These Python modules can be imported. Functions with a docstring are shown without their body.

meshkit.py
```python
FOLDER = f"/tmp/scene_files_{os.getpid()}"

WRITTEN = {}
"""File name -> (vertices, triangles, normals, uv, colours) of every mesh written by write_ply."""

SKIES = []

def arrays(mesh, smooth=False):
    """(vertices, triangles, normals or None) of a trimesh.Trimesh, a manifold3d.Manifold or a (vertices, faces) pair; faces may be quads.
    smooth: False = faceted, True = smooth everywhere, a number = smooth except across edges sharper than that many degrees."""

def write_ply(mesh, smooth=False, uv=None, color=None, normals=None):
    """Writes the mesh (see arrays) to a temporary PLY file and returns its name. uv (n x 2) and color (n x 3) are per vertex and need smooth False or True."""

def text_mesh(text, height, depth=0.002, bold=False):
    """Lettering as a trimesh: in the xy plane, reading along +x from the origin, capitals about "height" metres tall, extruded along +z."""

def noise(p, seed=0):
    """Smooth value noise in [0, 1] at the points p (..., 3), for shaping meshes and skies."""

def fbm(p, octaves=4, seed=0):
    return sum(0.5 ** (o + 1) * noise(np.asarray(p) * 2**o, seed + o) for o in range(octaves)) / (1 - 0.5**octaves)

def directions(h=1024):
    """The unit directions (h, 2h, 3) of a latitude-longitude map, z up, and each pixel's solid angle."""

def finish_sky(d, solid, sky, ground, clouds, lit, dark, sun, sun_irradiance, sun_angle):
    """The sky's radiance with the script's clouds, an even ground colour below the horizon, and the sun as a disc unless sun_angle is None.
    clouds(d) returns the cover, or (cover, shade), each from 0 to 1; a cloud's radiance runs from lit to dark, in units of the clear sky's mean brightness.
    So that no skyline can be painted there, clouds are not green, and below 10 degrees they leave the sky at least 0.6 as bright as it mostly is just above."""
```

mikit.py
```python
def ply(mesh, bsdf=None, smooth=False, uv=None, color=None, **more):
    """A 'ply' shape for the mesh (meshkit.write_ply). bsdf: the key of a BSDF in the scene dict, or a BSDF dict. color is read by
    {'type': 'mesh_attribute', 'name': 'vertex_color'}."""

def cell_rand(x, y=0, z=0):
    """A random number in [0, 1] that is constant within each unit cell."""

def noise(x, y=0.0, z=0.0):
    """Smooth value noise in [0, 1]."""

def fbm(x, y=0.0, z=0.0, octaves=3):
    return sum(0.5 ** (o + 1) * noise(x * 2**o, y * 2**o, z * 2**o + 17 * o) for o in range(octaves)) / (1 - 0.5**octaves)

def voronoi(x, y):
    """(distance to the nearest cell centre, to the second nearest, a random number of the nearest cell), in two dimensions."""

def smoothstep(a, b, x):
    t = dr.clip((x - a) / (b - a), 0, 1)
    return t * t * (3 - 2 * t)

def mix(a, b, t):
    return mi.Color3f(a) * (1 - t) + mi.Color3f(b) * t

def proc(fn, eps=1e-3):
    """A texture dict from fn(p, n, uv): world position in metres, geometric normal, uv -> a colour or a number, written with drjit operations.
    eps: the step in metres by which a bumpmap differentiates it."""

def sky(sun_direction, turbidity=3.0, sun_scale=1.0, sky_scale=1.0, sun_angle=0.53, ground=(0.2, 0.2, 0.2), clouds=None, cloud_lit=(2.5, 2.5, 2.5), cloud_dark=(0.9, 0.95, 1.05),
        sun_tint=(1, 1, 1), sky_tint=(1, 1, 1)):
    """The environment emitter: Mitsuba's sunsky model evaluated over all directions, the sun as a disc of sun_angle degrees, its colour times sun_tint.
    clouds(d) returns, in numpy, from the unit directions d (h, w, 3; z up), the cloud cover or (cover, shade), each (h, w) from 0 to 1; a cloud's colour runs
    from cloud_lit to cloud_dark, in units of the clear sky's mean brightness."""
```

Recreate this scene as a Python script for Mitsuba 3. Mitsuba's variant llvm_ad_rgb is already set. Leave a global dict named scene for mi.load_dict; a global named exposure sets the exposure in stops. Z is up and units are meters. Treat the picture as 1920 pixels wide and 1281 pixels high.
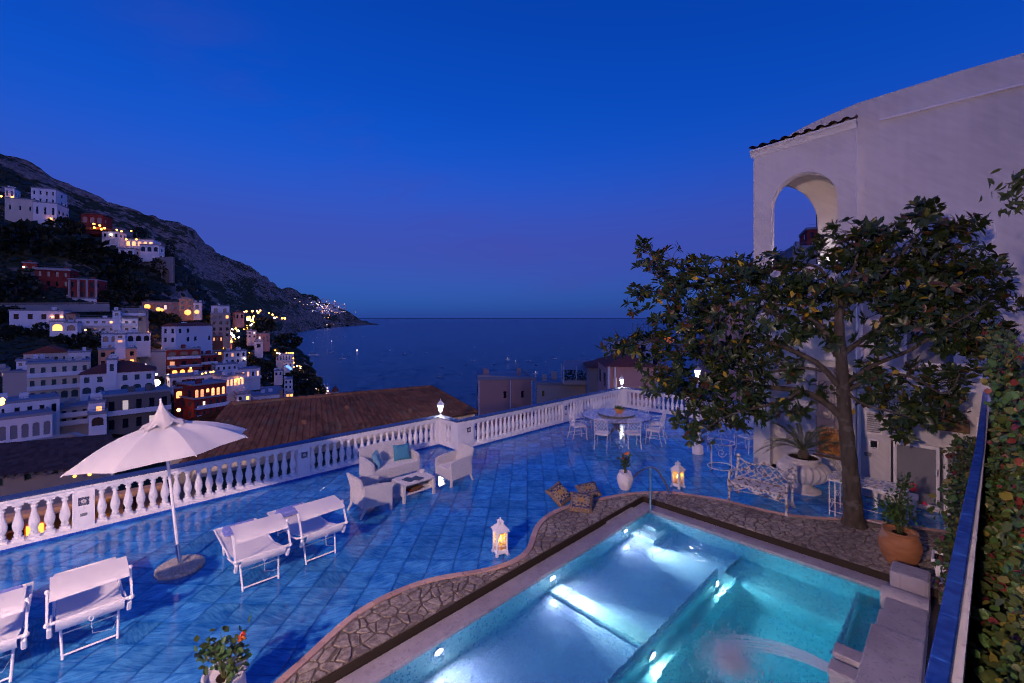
import math, random
import numpy as np, trimesh, shapely
import shapely.geometry as sg
import mitsuba as mi, drjit as dr, mikit, meshkit
from mikit import proc, noise, fbm, voronoi, cell_rand, smoothstep, mix

# ------------------------------------------------------------------ camera, sky, big lamps, exposure
H, F, U0, V0 = 4.2, 820.0, 960.0, 597.0          # eye height over the terrace; focal length and horizon in a 1920 px wide frame
T4 = mi.ScalarTransform4f
exposure = 0.0
scene, labels = {}, {}
scene['camera'] = {'type': 'perspective', 'fov': math.degrees(2 * math.atan(960 / F)), 'fov_axis': 'x', 'near_clip': 0.05, 'far_clip': 60000.0,
                   'principal_point_offset_x': 0.0, 'principal_point_offset_y': (640.5 - V0) / 1281.0,
                   'to_world': T4().look_at(origin=[0, 0, H], target=[0, 1, H], up=[0, 0, 1])}


def wisps(d):
    """the violet dusk veil low in the sky, the bluer haze right at the horizon, and one faint streak of cirrus"""
    el = np.degrees(np.arcsin(np.clip(d[..., 2], -1, 1)))
    az = np.degrees(np.arctan2(d[..., 0], d[..., 1]))
    n = meshkit.fbm(np.stack([az / 14 + el / 9, el / 2.5 - az / 9, np.zeros_like(el)], -1), 4, 3)
    streak = np.exp(-((el - 22 + 0.55 * (az + 25)) / 5.0) ** 2) * np.clip(n - 0.38, 0, 1) * 0.35
    glow = 0.62 * np.exp(-((el - 8.5) / 8.0) ** 2)
    low = 0.75 * np.exp(-np.maximum(el, 0) / 3.2)
    c = np.clip(1 - (1 - glow) * (1 - low) * (1 - streak), 0, 1)
    return c, np.clip(low / np.maximum(low + glow + streak, 1e-6), 0, 1)


az, el = math.radians(150), math.radians(5)
scene['sky'] = mikit.sky([math.sin(az) * math.cos(el), math.cos(az) * math.cos(el), math.sin(el)], turbidity=3, sun_scale=1.0, sun_angle=36, sun_tint=(0.52, 0.74, 10.5), sky_scale=1.0,
                         sky_tint=(0.10, 1.9, 12.0), ground=(0.02, 0.03, 0.05), clouds=wisps, cloud_lit=(0.46, 0.34, 2.0), cloud_dark=(0.05, 0.19, 1.7))
scene['sky']['sampling_weight'] = 3.5
labels['sky'] = {'kind': 'structure'}

FLOOD = dict(loc=(-5.5, -4.0, 6.2), aim=(-6.0, 5.0, 0.0), rgb=(1.0, 0.66, 0.58), I=600.0, size=(0.5, 0.36))
LANTERN_RGB, LANTERN_L = (1.0, 0.78, 0.68), 2400.0
POOL_RGB, POOL_L, POOL_BEAM = (0.86, 0.74, 1.0), 560.0, 52.0
DEEP_RGB, DEEP_L = (0.36, 0.80, 1.0), 680.0

# ------------------------------------------------------------------ helpers
random.seed(7)
rng = np.random.default_rng(7)
AX, BX = np.array([0.7133, 0.7009, 0.0]), np.array([0.7009, -0.7133, 0.0])   # the terrace's own two directions
ZX = np.array([0, 0, 1.0])


def G(u, v, z=0.0):
    k = (H - z) / (v - V0)
    return np.array([(u - U0) * k, F * k, z])


def A(u, v, d):
    return np.array([(u - U0) * d / F, d, H - (v - V0) * d / F])


def W(s, t, z=0.0):
    return AX * s + BX * t + np.array([0, 0, z])


def rotz(a):
    c, s = math.cos(a), math.sin(a)
    return np.array([[c, -s, 0], [s, c, 0], [0, 0, 1.0]])


def rotx(a):
    c, s = math.cos(a), math.sin(a)
    return np.array([[1, 0, 0], [0, c, -s], [0, s, c]])


def roty(a):
    c, s = math.cos(a), math.sin(a)
    return np.array([[c, 0, s], [0, 1, 0], [-s, 0, c]])


def frame(x, y, z=(0, 0, 1)):
    return np.array([x, y, z], float).T


FT = frame(AX, -BX)          # local x along a, local y = away (-b), z up  (right-handed)


def mat(o, R=np.eye(3), sc=1.0):
    m = np.eye(4)
    m[:3, :3] = np.asarray(R) * sc
    m[:3, 3] = o
    return m


CUBEV = np.array([[x, y, z] for x in (-.5, .5) for y in (-.5, .5) for z in (-.5, .5)])
CUBEF = np.array([[0, 1, 3], [0, 3, 2], [4, 6, 7], [4, 7, 5], [0, 4, 5], [0, 5, 1], [2, 3, 7], [2, 7, 6], [0, 2, 6], [0, 6, 4], [1, 5, 7], [1, 7, 3]])


class MB:
    """collects pieces of one mesh"""

    def __init__(self):
        self.V, self.Fc, self.n = [], [], 0

    def add(self, v, f):
        v, f = np.asarray(v, float), np.asarray(f, int)
        if f.shape[1] == 4:
            f = np.vstack([f[:, [0, 1, 2]], f[:, [0, 2, 3]]])
        self.V.append(v)
        self.Fc.append(f + self.n)
        self.n += len(v)
        return self

    def get(self):
        return np.vstack(self.V), np.vstack(self.Fc)

    def xf(self, R, o=(0, 0, 0)):
        self.V = [v @ np.asarray(R).T + np.asarray(o) for v in self.V]
        return self

    def join(self, other, R=np.eye(3), o=(0, 0, 0)):
        v, f = other.get()
        return self.add(v @ np.asarray(R).T + np.asarray(o), f)

    def box(self, c, size, R=np.eye(3), ch=0.0):
        if ch > 0:
            h = np.asarray(size, float) / 2
            pts = []
            for sx in (-1, 1):
                for sy in (-1, 1):
                    for sz in (-1, 1):
                        s = np.array([sx, sy, sz])
                        for k in range(3):
                            p = s * (h - ch)
                            p[k] = s[k] * h[k]
                            pts.append(p)
            pts = np.array(pts)
            hull = trimesh.convex.convex_hull(pts)
            v, f = np.array(hull.vertices), np.array(hull.faces)
        else:
            v, f = CUBEV * np.asarray(size, float), CUBEF
        return self.add(v @ np.asarray(R).T + np.asarray(c), f)

    def bar(self, p, q, w, h=None, up=(0, 0, 1)):
        """square bar from p to q"""
        p, q = np.asarray(p, float), np.asarray(q, float)
        d = q - p
        L = np.linalg.norm(d)
        d = d / L
        up = np.asarray(up, float)
        if abs(d @ up) > 0.95:
            up = np.array([1.0, 0, 0])
        x = np.cross(up, d)
        x /= np.linalg.norm(x)
        return self.box((p + q) / 2, (w, L, h or w), np.array([x, d, np.cross(x, d)]).T)

    def tube(self, pts, r, n=8, cap=True, closed=False):
        p = np.asarray(pts, float)
        m = len(p)
        r = np.broadcast_to(np.asarray(r, float), (m,))
        if closed:
            t = np.roll(p, -1, 0) - np.roll(p, 1, 0)
        else:
            t = np.gradient(p, axis=0)
        t /= np.linalg.norm(t, axis=1, keepdims=True) + 1e-12
        a = np.array([0, 0, 1.0]) if abs(t[0, 2]) < 0.9 else np.array([1.0, 0, 0])
        A_ = []
        for i in range(m):
            a = a - t[i] * (a @ t[i])
            a /= np.linalg.norm(a) + 1e-12
            A_.append(a)
        A_ = np.array(A_)
        B_ = np.cross(t, A_)
        ang = np.arange(n) * 2 * np.pi / n
        v = p[:, None] + r[:, None, None] * (np.cos(ang)[None, :, None] * A_[:, None] + np.sin(ang)[None, :, None] * B_[:, None])
        k = m if closed else m - 1
        i, j = np.meshgrid(np.arange(k), np.arange(n), indexing='ij')
        i2 = (i + 1) % m
        q = np.stack([i * n + j, i * n + (j + 1) % n, i2 * n + (j + 1) % n, i2 * n + j], -1).reshape(-1, 4)
        v = v.reshape(-1, 3)
        f = np.vstack([q[:, [0, 1, 2]], q[:, [0, 2, 3]]])
        if cap and not closed:
            c0, c1 = len(v), len(v) + 1
            v = np.vstack([v, p[0], p[-1]])
            jj = np.arange(n)
            f = np.vstack([f, np.stack([np.full(n, c0), (jj + 1) % n, jj], 1), np.stack([np.full(n, c1), (m - 1) * n + jj, (m - 1) * n + (jj + 1) % n], 1)])
        return self.add(v, f)

    def lathe(self, prof, n=24, o=(0, 0, 0), lobes=0, amp=0.0, square=False):
        pr = np.asarray(prof, float)
        ang = np.arange(n) * 2 * np.pi / n
        k = 1 + amp * np.abs(np.sin(ang * lobes / 2)) if lobes else np.ones(n)
        v = np.stack([pr[:, None, 0] * np.cos(ang) * k, pr[:, None, 0] * np.sin(ang) * k, np.broadcast_to(pr[:, None, 1], (len(pr), n))], -1).reshape(-1, 3)
        i, j = np.meshgrid(np.arange(len(pr) - 1), np.arange(n), indexing='ij')
        q = np.stack([i * n + j, i * n + (j + 1) % n, (i + 1) * n + (j + 1) % n, (i + 1) * n + j], -1).reshape(-1, 4)
        return self.add(v + np.asarray(o), q)

    def disc(self, c, r, n=20, R=np.eye(3)):
        ang = np.arange(n) * 2 * np.pi / n
        v = np.vstack([np.stack([r * np.cos(ang), r * np.sin(ang), 0 * ang], 1), [[0, 0, 0]]])
        j = np.arange(n)
        return self.add(v @ np.asarray(R).T + np.asarray(c), np.stack([j, (j + 1) % n, np.full(n, n)], 1))

    def ball(self, c, r, sub=1, sc=(1, 1, 1), R=np.eye(3)):
        m = trimesh.creation.icosphere(sub, 1.0)
        return self.add((np.array(m.vertices) * np.asarray(r) * np.asarray(sc)) @ np.asarray(R).T + np.asarray(c), np.array(m.faces))

    def poly(self, p, depth, R=np.eye(3), o=(0, 0, 0)):
        """a shapely polygon in local xy, extruded along local z"""
        for g in getattr(p, 'geoms', [p]):
            if g.is_empty or g.area < 1e-9:
                continue
            m = trimesh.creation.extrude_polygon(g, depth, engine='earcut')
            self.add(np.array(m.vertices) @ np.asarray(R).T + np.asarray(o), np.array(m.faces))
        return self

    def slab(self, p, z0, z1, ch=0.004):
        """a flat piece in world xy with a chamfered upper edge"""
        p = sg.polygon.orient(p, 1.0)
        ring = np.array(p.exterior.coords)[:-1]
        n = len(ring)
        c = ring.mean(0)
        d = np.linalg.norm(ring - c, axis=1, keepdims=True)
        ins = c + (ring - c) * np.maximum(1 - ch / np.maximum(d, 1e-6), 0.3)
        try:
            tv, tf = trimesh.creation.triangulate_polygon(sg.Polygon(ins), engine='earcut')
        except Exception:
            return self
        tv = np.asarray(tv)
        base = len(tv)
        v = np.vstack([np.c_[tv, np.full(len(tv), z1)], np.c_[ins, np.full(n, z1)], np.c_[ring, np.full(n, z1 - ch)], np.c_[ring, np.full(n, z0)]])
        j = np.arange(n)
        k = (j + 1) % n
        q = np.vstack([np.stack([base + n + j, base + n + k, base + k, base + j], 1), np.stack([base + 2 * n + j, base + 2 * n + k, base + n + k, base + n + j], 1)])
        return self.add(v, np.vstack([tf, q[:, [0, 1, 2]], q[:, [0, 2, 3]]]))


counts = {}


def uniq(key):
    n = counts.get(key)
    counts[key] = 0 if n is None else n + 1
    return key if n is None else f'{key}_{n + 1:03d}'


def thing(name, label=None, cat=None, group=None, kind=None):
    key = uniq(name)
    d = {}
    if label:
        d['label'] = label
    if cat:
        d['category'] = cat
    if group:
        d['group'] = group
    if kind:
        d['kind'] = kind
    if d:
        labels[key] = d
    return key


def part(parent, name, mb, bsdf, smooth=False, label=None, kind=None, to_world=None, emit=None, weight=None):
    key = uniq(f'{parent}__{name}')
    put(key, mb, bsdf, smooth, to_world, emit, weight)
    d = {}
    if label:
        d['label'] = label
    if kind:
        d['kind'] = kind
    if d:
        labels[key] = d
    return key


def put(key, mb, bsdf, smooth=False, to_world=None, emit=None, weight=None):
    if isinstance(mb, dict):
        d = dict(mb)
        if bsdf:
            d['bsdf'] = {'type': 'ref', 'id': bsdf}
    else:
        d = mikit.ply(mb.get() if isinstance(mb, MB) else mb, bsdf, smooth)
    if to_world is not None:
        d['to_world'] = T4(np.asarray(to_world).tolist())
    if emit is not None:
        d['emitter'] = {'type': 'area', 'radiance': {'type': 'rgb', 'value': [float(x) for x in emit]}}
        if weight is not None:
            d['emitter']['sampling_weight'] = float(weight)
    scene[key] = d
    return key


def single(name, mb, bsdf, label, cat, group=None, kind=None, smooth=False, **k):
    key = thing(name, label, cat, group, kind)
    return put(key, mb, bsdf, smooth, **k)


def struct(name, mb, bsdf, smooth=False):
    key = thing(name, kind='structure')
    return put(key, mb, bsdf, smooth)


def mesh(mb, smooth=False):
    return mikit.ply(mb.get(), None, smooth)


def spline(pts, n):
    from scipy.interpolate import CubicSpline
    p = np.asarray(pts, float)
    t = np.r_[0, np.cumsum(np.linalg.norm(np.diff(p, axis=0), axis=1))]
    return CubicSpline(t, p)(np.linspace(0, t[-1], n))


# ------------------------------------------------------------------ materials
def PB(color, rough=0.5, spec=0.5, **k):
    c = color if isinstance(color, dict) else {'type': 'rgb', 'value': [float(x) for x in color]}
    return {'type': 'principled', 'base_color': c, 'roughness': rough, 'specular': spec, **k}


def two(b):
    return {'type': 'twosided', 'bsdf': b}


def bump(b, fn, scale, eps=1e-3):
    return {'type': 'bumpmap', 'texture': proc(fn, eps), 'scale': scale, 'bsdf': b}


def mtl(name, color, rough=0.5, spec=0.5, **k):
    scene[name] = two(PB(color, rough, spec, **k))
    return name


TA = math.radians(-2.0)      # the terrace tiles lie diagonally to the balustrade
TS = 0.42


def tile_xy(p):
    c, s = math.cos(TA), math.sin(TA)
    return (p.x * c + p.y * s) / TS, (-p.x * s + p.y * c) / TS


def f_tile(p, n, uv):
    x, y = tile_xy(p)
    ix, iy = dr.floor(x), dr.floor(y)
    fx, fy = x - ix, y - iy
    r = cell_rand(ix, iy, 3)
    r2 = cell_rand(ix, iy, 5)
    ang = (r - 0.5) * 1.6
    bx, by = fx * dr.cos(ang) + fy * dr.sin(ang), -fx * dr.sin(ang) + fy * dr.cos(ang)
    brush = fbm(bx * 3.0 + r * 91, by * 26.0 + r2 * 57, 0.0, 3)
    cloud = fbm(fx * 2.6 + r2 * 33, fy * 2.6 + r * 71, 2.0, 3)
    rim = dr.minimum(dr.minimum(fx, 1 - fx), dr.minimum(fy, 1 - fy)) + (cloud - 0.5) * 0.12
    k = dr.clip(0.26 + 0.95 * (brush - 0.36) + 0.8 * (cloud - 0.42), 0, 1) * (0.35 + 0.65 * smoothstep(-0.04, 0.13, rim))
    c = mix((0.004, 0.105, 0.38), (0.085, 0.36, 0.68), k)
    return c * (0.8 + 0.4 * r)


def f_tile_bump(p, n, uv):
    return noise(p.x * 7, p.y * 7) * 0.7 + noise(p.x * 23, p.y * 23, 3.0) * 0.3


def f_plaster(p, n, uv):
    s = fbm(p.x * 1.1 + p.y * 1.3, p.z * 0.5, p.y * 0.7, 4)
    st = fbm((p.x - p.y) * 6.0, p.z * 0.35, 1.0, 3)
    sc = fbm(p.x * 9 + p.z * 5, p.y * 9 - p.z * 8, p.z * 3, 3)
    k = dr.clip(0.3 + 1.3 * (s - 0.5) + 0.3 * (st - 0.5) + 0.6 * (sc - 0.5), 0, 1)
    return mix((0.68, 0.65, 0.62), (0.47, 0.445, 0.425), k)


def f_plaster_bump(p, n, uv):
    return fbm(p.x * 5 + p.z, p.y * 5, p.z * 5, 3) + 0.3 * noise(p.x * 40, p.y * 40, p.z * 40)


def f_white(p, n, uv):
    s = fbm(p.x * 4, p.y * 4, p.z * 3, 3)
    d = fbm(p.x * 21, p.y * 21, p.z * 9, 3)
    k = dr.clip((s - 0.45) * 0.9 + smoothstep(0.62, 0.8, d) * 0.6, 0, 1)
    return mix((0.81, 0.79, 0.77), (0.56, 0.53, 0.5), k)


def f_stone(p, n, uv):
    a = fbm(p.x * 1.7, p.y * 1.7, 0.0, 2)
    b = fbm(p.x * 16, p.y * 22, 0.0, 4)
    c = fbm(p.x * 60, p.y * 60, 5.0, 2)
    k = dr.clip(0.35 + 0.8 * (a - 0.5) + 1.5 * (b - 0.5) + 0.5 * (c - 0.5), 0, 1)
    return mix((0.16, 0.125, 0.10), (0.42, 0.36, 0.29), k)


def f_stone_bump(p, n, uv):
    return fbm(p.x * 14, p.y * 18, p.z * 9, 4)


def f_mosaic(p, n, uv):
    sx, ty = p.x * 0.7133 + p.y * 0.7009, p.x * 0.7009 - p.y * 0.7133
    q = 0.025
    a = dr.select(dr.abs(n.z) > 0.5, sx, dr.select(dr.abs(n.x * 0.7133 + n.y * 0.7009) > 0.5, ty, sx)) / q
    b = dr.select(dr.abs(n.z) > 0.5, ty, p.z) / q
    r = cell_rand(dr.floor(a), dr.floor(b), 7)
    g = dr.minimum(dr.minimum(a - dr.floor(a), 1 - a + dr.floor(a)), dr.minimum(b - dr.floor(b), 1 - b + dr.floor(b)))
    c = mix((0.48, 0.70, 0.68), (0.70, 0.83, 0.79), r)
    c = mix(c, mi.Color3f(0.12, 0.42, 0.52), smoothstep(0.86, 0.9, r))
    return mix(mi.Color3f(0.62, 0.66, 0.62), c, smoothstep(0.03, 0.08, g))


def f_sea(p, n, uv):
    d = dr.sqrt(p.x * p.x + p.y * p.y)
    return fbm(p.x * 0.11, p.y * 0.3, 0.0, 3) + 1.5 * noise(p.x * 0.021, p.y * 0.05, 4.0)


def f_hill(p, n, uv):
    up = dr.abs(n.z)
    a = fbm(p.x * 0.012, p.y * 0.012, p.z * 0.03, 4)
    b = fbm(p.x * 0.07, p.y * 0.07, p.z * 0.16, 4)
    c = fbm(p.x * 0.3, p.y * 0.3, p.z * 0.5, 2)
    band = noise(p.z * 0.055 + a * 3.0, p.x * 0.002, p.y * 0.002)
    rock = smoothstep(0.50, 0.62, 0.55 * a + 0.35 * b + 0.26 * band + 0.55 * (0.62 - up) - 0.05)
    veg = mix((0.030, 0.036, 0.018), (0.085, 0.085, 0.045), dr.clip(b * 1.2 + c * 0.5 - 0.35, 0, 1))
    stone = mix((0.17, 0.12, 0.10), (0.55, 0.37, 0.30), dr.clip(0.3 + 1.6 * (b - 0.5) + 0.9 * (c - 0.5), 0, 1))
    return mix(veg, stone, rock)


def f_wicker(p, n, uv):
    x = (p.x * 0.7133 + p.y * 0.7009) - (p.x * 0.7009 - p.y * 0.7133) * 0.97
    z = p.z
    k = dr.floor(z / 0.012)
    return dr.abs(dr.sin(x / 0.022 * 3.14159 + k * 1.5708)) * dr.abs(dr.sin(z / 0.012 * 3.14159))


def f_wicker_col(p, n, uv):
    return mix((0.50, 0.48, 0.46), (0.80, 0.78, 0.75), f_wicker(p, n, uv))


def f_cushion(p, n, uv):
    u, v = dr.abs(uv.x - 0.5) * 2, dr.abs(uv.y - 0.5) * 2
    m = dr.maximum(u, v)
    r = dr.sqrt(u * u + v * v)
    th = dr.atan2(uv.y - 0.5, uv.x - 0.5)
    ftl = fbm(u * 9, v * 9, 1.0, 3)
    petal = dr.sin(th * 8) * 0.09
    ring = smoothstep(0.03, 0.0, dr.abs(r - 0.5 - petal) - 0.03)
    core = smoothstep(0.04, 0.0, r - 0.28 - 0.06 * dr.sin(th * 6))
    scroll = smoothstep(0.50, 0.56, fbm(u * 7 + 3, v * 7 + 9, 4.0, 2))
    navy, gold, buff = mi.Color3f(0.025, 0.04, 0.12), mi.Color3f(0.48, 0.29, 0.08), mi.Color3f(0.42, 0.33, 0.2)
    c = mix(navy, gold, dr.maximum(ring, core * 0.8))
    c = mix(c, buff, scroll * 0.7 * (1 - core))
    border = smoothstep(0.74, 0.78, m)
    lace = smoothstep(0.4, 0.6, dr.abs(dr.sin(th * 30)) * 0.5 + ftl * 0.6)
    return mix(c, mix(gold, navy, lace * 0.75), border)


def f_table(p, n, uv):
    a, b, w = voronoi(p.x * 9.0, p.y * 9.0)
    motif = smoothstep(0.16, 0.30, a)
    cols = mix((0.62, 0.33, 0.05), (0.06, 0.12, 0.36), smoothstep(0.45, 0.5, w))
    cols = mix(cols, mi.Color3f(0.45, 0.12, 0.05), smoothstep(0.8, 0.83, w))
    cols = mix(cols, mi.Color3f(0.16, 0.25, 0.08), smoothstep(0.25, 0.28, w) * (1 - smoothstep(0.4, 0.42, w)))
    leaf = smoothstep(0.55, 0.62, fbm(p.x * 17, p.y * 17, 2.0, 3))
    c = mix(cols, mi.Color3f(0.74, 0.71, 0.64), motif)
    return mix(c, mi.Color3f(0.22, 0.3, 0.42), leaf * motif * 0.8)


def f_bark(p, n, uv):
    k = fbm(p.x * 18, p.y * 18, p.z * 5, 4)
    l = smoothstep(0.6, 0.7, fbm(p.x * 6, p.y * 6, p.z * 6, 3))
    return mix(mix((0.035, 0.028, 0.022), (0.13, 0.105, 0.08), k), (0.2, 0.19, 0.165), l * 0.35)


def f_bark_bump(p, n, uv):
    return fbm(p.x * 22, p.y * 22, p.z * 7, 3)


def f_worn(p, n, uv):
    k = fbm(p.x * 22, p.y * 22, p.z * 22, 4)
    r = smoothstep(0.53, 0.64, k)
    return mix(mix((0.74, 0.71, 0.68), (0.52, 0.49, 0.46), fbm(p.x * 60, p.y * 60, p.z * 60, 2)), (0.15, 0.085, 0.05), r)


def f_terracotta(p, n, uv):
    k = fbm(p.x * 7, p.y * 7, p.z * 16, 4)
    s = smoothstep(0.55, 0.75, fbm(p.x * 3, p.y * 3, p.z * 4, 3))
    return mix(mix((0.28, 0.105, 0.04), (0.46, 0.20, 0.085), k), (0.42, 0.33, 0.25), s * 0.5)


def f_roof(p, n, uv):
    s, t = p.x * 0.7133 + p.y * 0.7009, p.x * 0.7009 - p.y * 0.7133
    r = cell_rand(dr.floor(s / 0.23), dr.floor(t / 0.36), 2)
    r2 = cell_rand(dr.floor(s / 0.9), dr.floor(t / 0.36), 9)
    k = fbm(p.x * 5, p.y * 5, p.z * 5, 3)
    c = mix((0.075, 0.036, 0.026), (0.19, 0.09, 0.065), 0.55 * r + 0.3 * r2 + 0.3 * (k - 0.4))
    return mix(c, mi.Color3f(0.10, 0.085, 0.07), smoothstep(0.56, 0.7, k) * 0.7)


def f_terrazzo(p, n, uv):
    a, b, w = voronoi(p.x * 45, p.y * 45 + p.z * 45)
    return mix(mix((0.40, 0.33, 0.26), (0.66, 0.6, 0.52), w), (0.14, 0.12, 0.1), smoothstep(0.02, 0.0, b - a - 0.09))


def f_rail(p, n, uv):
    k = fbm(p.x * 26, p.y * 26, p.z * 26, 3)
    j = fbm(p.x * 7, p.y * 7, 2.0, 3)
    return mix((0.008, 0.05, 0.30), (0.03, 0.14, 0.52), dr.clip(0.4 + 1.4 * (k - 0.5) + 0.8 * (j - 0.5), 0, 1))


def f_coping(p, n, uv):
    k = fbm(p.x * 8, p.y * 8, p.z * 4, 4)
    j = fbm(p.x * 1.4, p.y * 1.4, 1.0, 3)
    d = smoothstep(0.62, 0.75, fbm(p.x * 30, p.y * 30, 1.0, 3))
    return mix(mix((0.28, 0.25, 0.27), (0.42, 0.385, 0.40), dr.clip(k + (j - 0.5), 0, 1)), (0.2, 0.18, 0.19), d * 0.4)


scene['m_tile'] = two(bump(PB(proc(f_tile), 0.13, 0.5), f_tile_bump, 0.0016, 4e-3))
mtl('m_grout', (0.24, 0.14, 0.15), 0.8, 0.2)
scene['m_plaster'] = two(bump(PB(proc(f_plaster), 0.85, 0.2), f_plaster_bump, 0.004, 4e-3))
scene['m_white'] = two(PB(proc(f_white), 0.6, 0.3))
scene['m_stone'] = two(bump(PB(proc(f_stone), 0.6, 0.35), f_stone_bump, 0.006, 3e-3))
mtl('m_mortar', (0.13, 0.105, 0.085), 0.9, 0.1)
mtl('m_shaded_riser', (0.045, 0.034, 0.026), 0.95, 0.05)  # near black, with the shade of the paving riser in it


def f_mosaic_floor(p, n, uv):
    a, b = (p.x * 0.7133 + p.y * 0.7009) / 0.025, (p.x * 0.7009 - p.y * 0.7133) / 0.025
    r = cell_rand(dr.floor(a), dr.floor(b), 7)
    big = fbm(p.x * 0.9, p.y * 0.9, 3.0, 3)
    g = dr.minimum(dr.minimum(a - dr.floor(a), 1 - a + dr.floor(a)), dr.minimum(b - dr.floor(b), 1 - b + dr.floor(b)))
    c = mix((0.34, 0.37, 0.60), (0.56, 0.57, 0.74), r)
    c = mix(c, mi.Color3f(0.40, 0.48, 0.40), smoothstep(0.52, 0.7, big) * 0.5)
    return mix(mi.Color3f(0.62, 0.62, 0.66), c, smoothstep(0.03, 0.08, g))


scene['m_mosaic_floor'] = two(PB(proc(f_mosaic_floor), 0.3, 0.5))
scene['m_mosaic'] = two(PB(proc(f_mosaic), 0.3, 0.5))
scene['m_sea'] = two(bump(PB((0.004, 0.022, 0.06), 0.22, 0.45), f_sea, 1.1, 0.3))
scene['m_hill'] = two(PB(proc(f_hill), 0.95, 0.1))
scene['m_wicker'] = two(bump(PB(proc(f_wicker_col), 0.5, 0.4), f_wicker, 0.004, 1e-3))
scene['m_cushion'] = two(PB(proc(f_cushion), 0.8, 0.2))
scene['m_majolica'] = two(PB(proc(f_table), 0.18, 0.5))
scene['m_bark'] = two(bump(PB(proc(f_bark), 0.9, 0.1), f_bark_bump, 0.02, 4e-3))
scene['m_worn'] = two(PB(proc(f_worn), 0.6, 0.3))
scene['m_terracotta'] = two(PB(proc(f_terracotta), 0.75, 0.2))
scene['m_roof'] = two(PB(proc(f_roof), 0.8, 0.2))
scene['m_terrazzo'] = two(PB(proc(f_terrazzo), 0.5, 0.4))
scene['m_rail'] = two(PB(proc(f_rail), 0.3, 0.5))
scene['m_coping'] = two(PB(proc(f_coping), 0.5, 0.4))
mtl('m_border', (0.52, 0.34, 0.27), 0.5, 0.4)
mtl('m_border_dark', (0.43, 0.27, 0.22), 0.5, 0.4)
mtl('m_navy', (0.045, 0.075, 0.17), 0.45, 0.4)
mtl('m_paint', (0.78, 0.76, 0.74), 0.4, 0.5)
mtl('m_sling', (0.72, 0.70, 0.70), 0.8, 0.2)
scene['m_canvas'] = {'type': 'principledthin', 'base_color': {'type': 'rgb', 'value': [0.78, 0.75, 0.72]}, 'roughness': 0.8, 'diff_trans': 0.35}
mtl('m_canvas_cap', (0.60, 0.56, 0.53), 0.85, 0.2)
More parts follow.
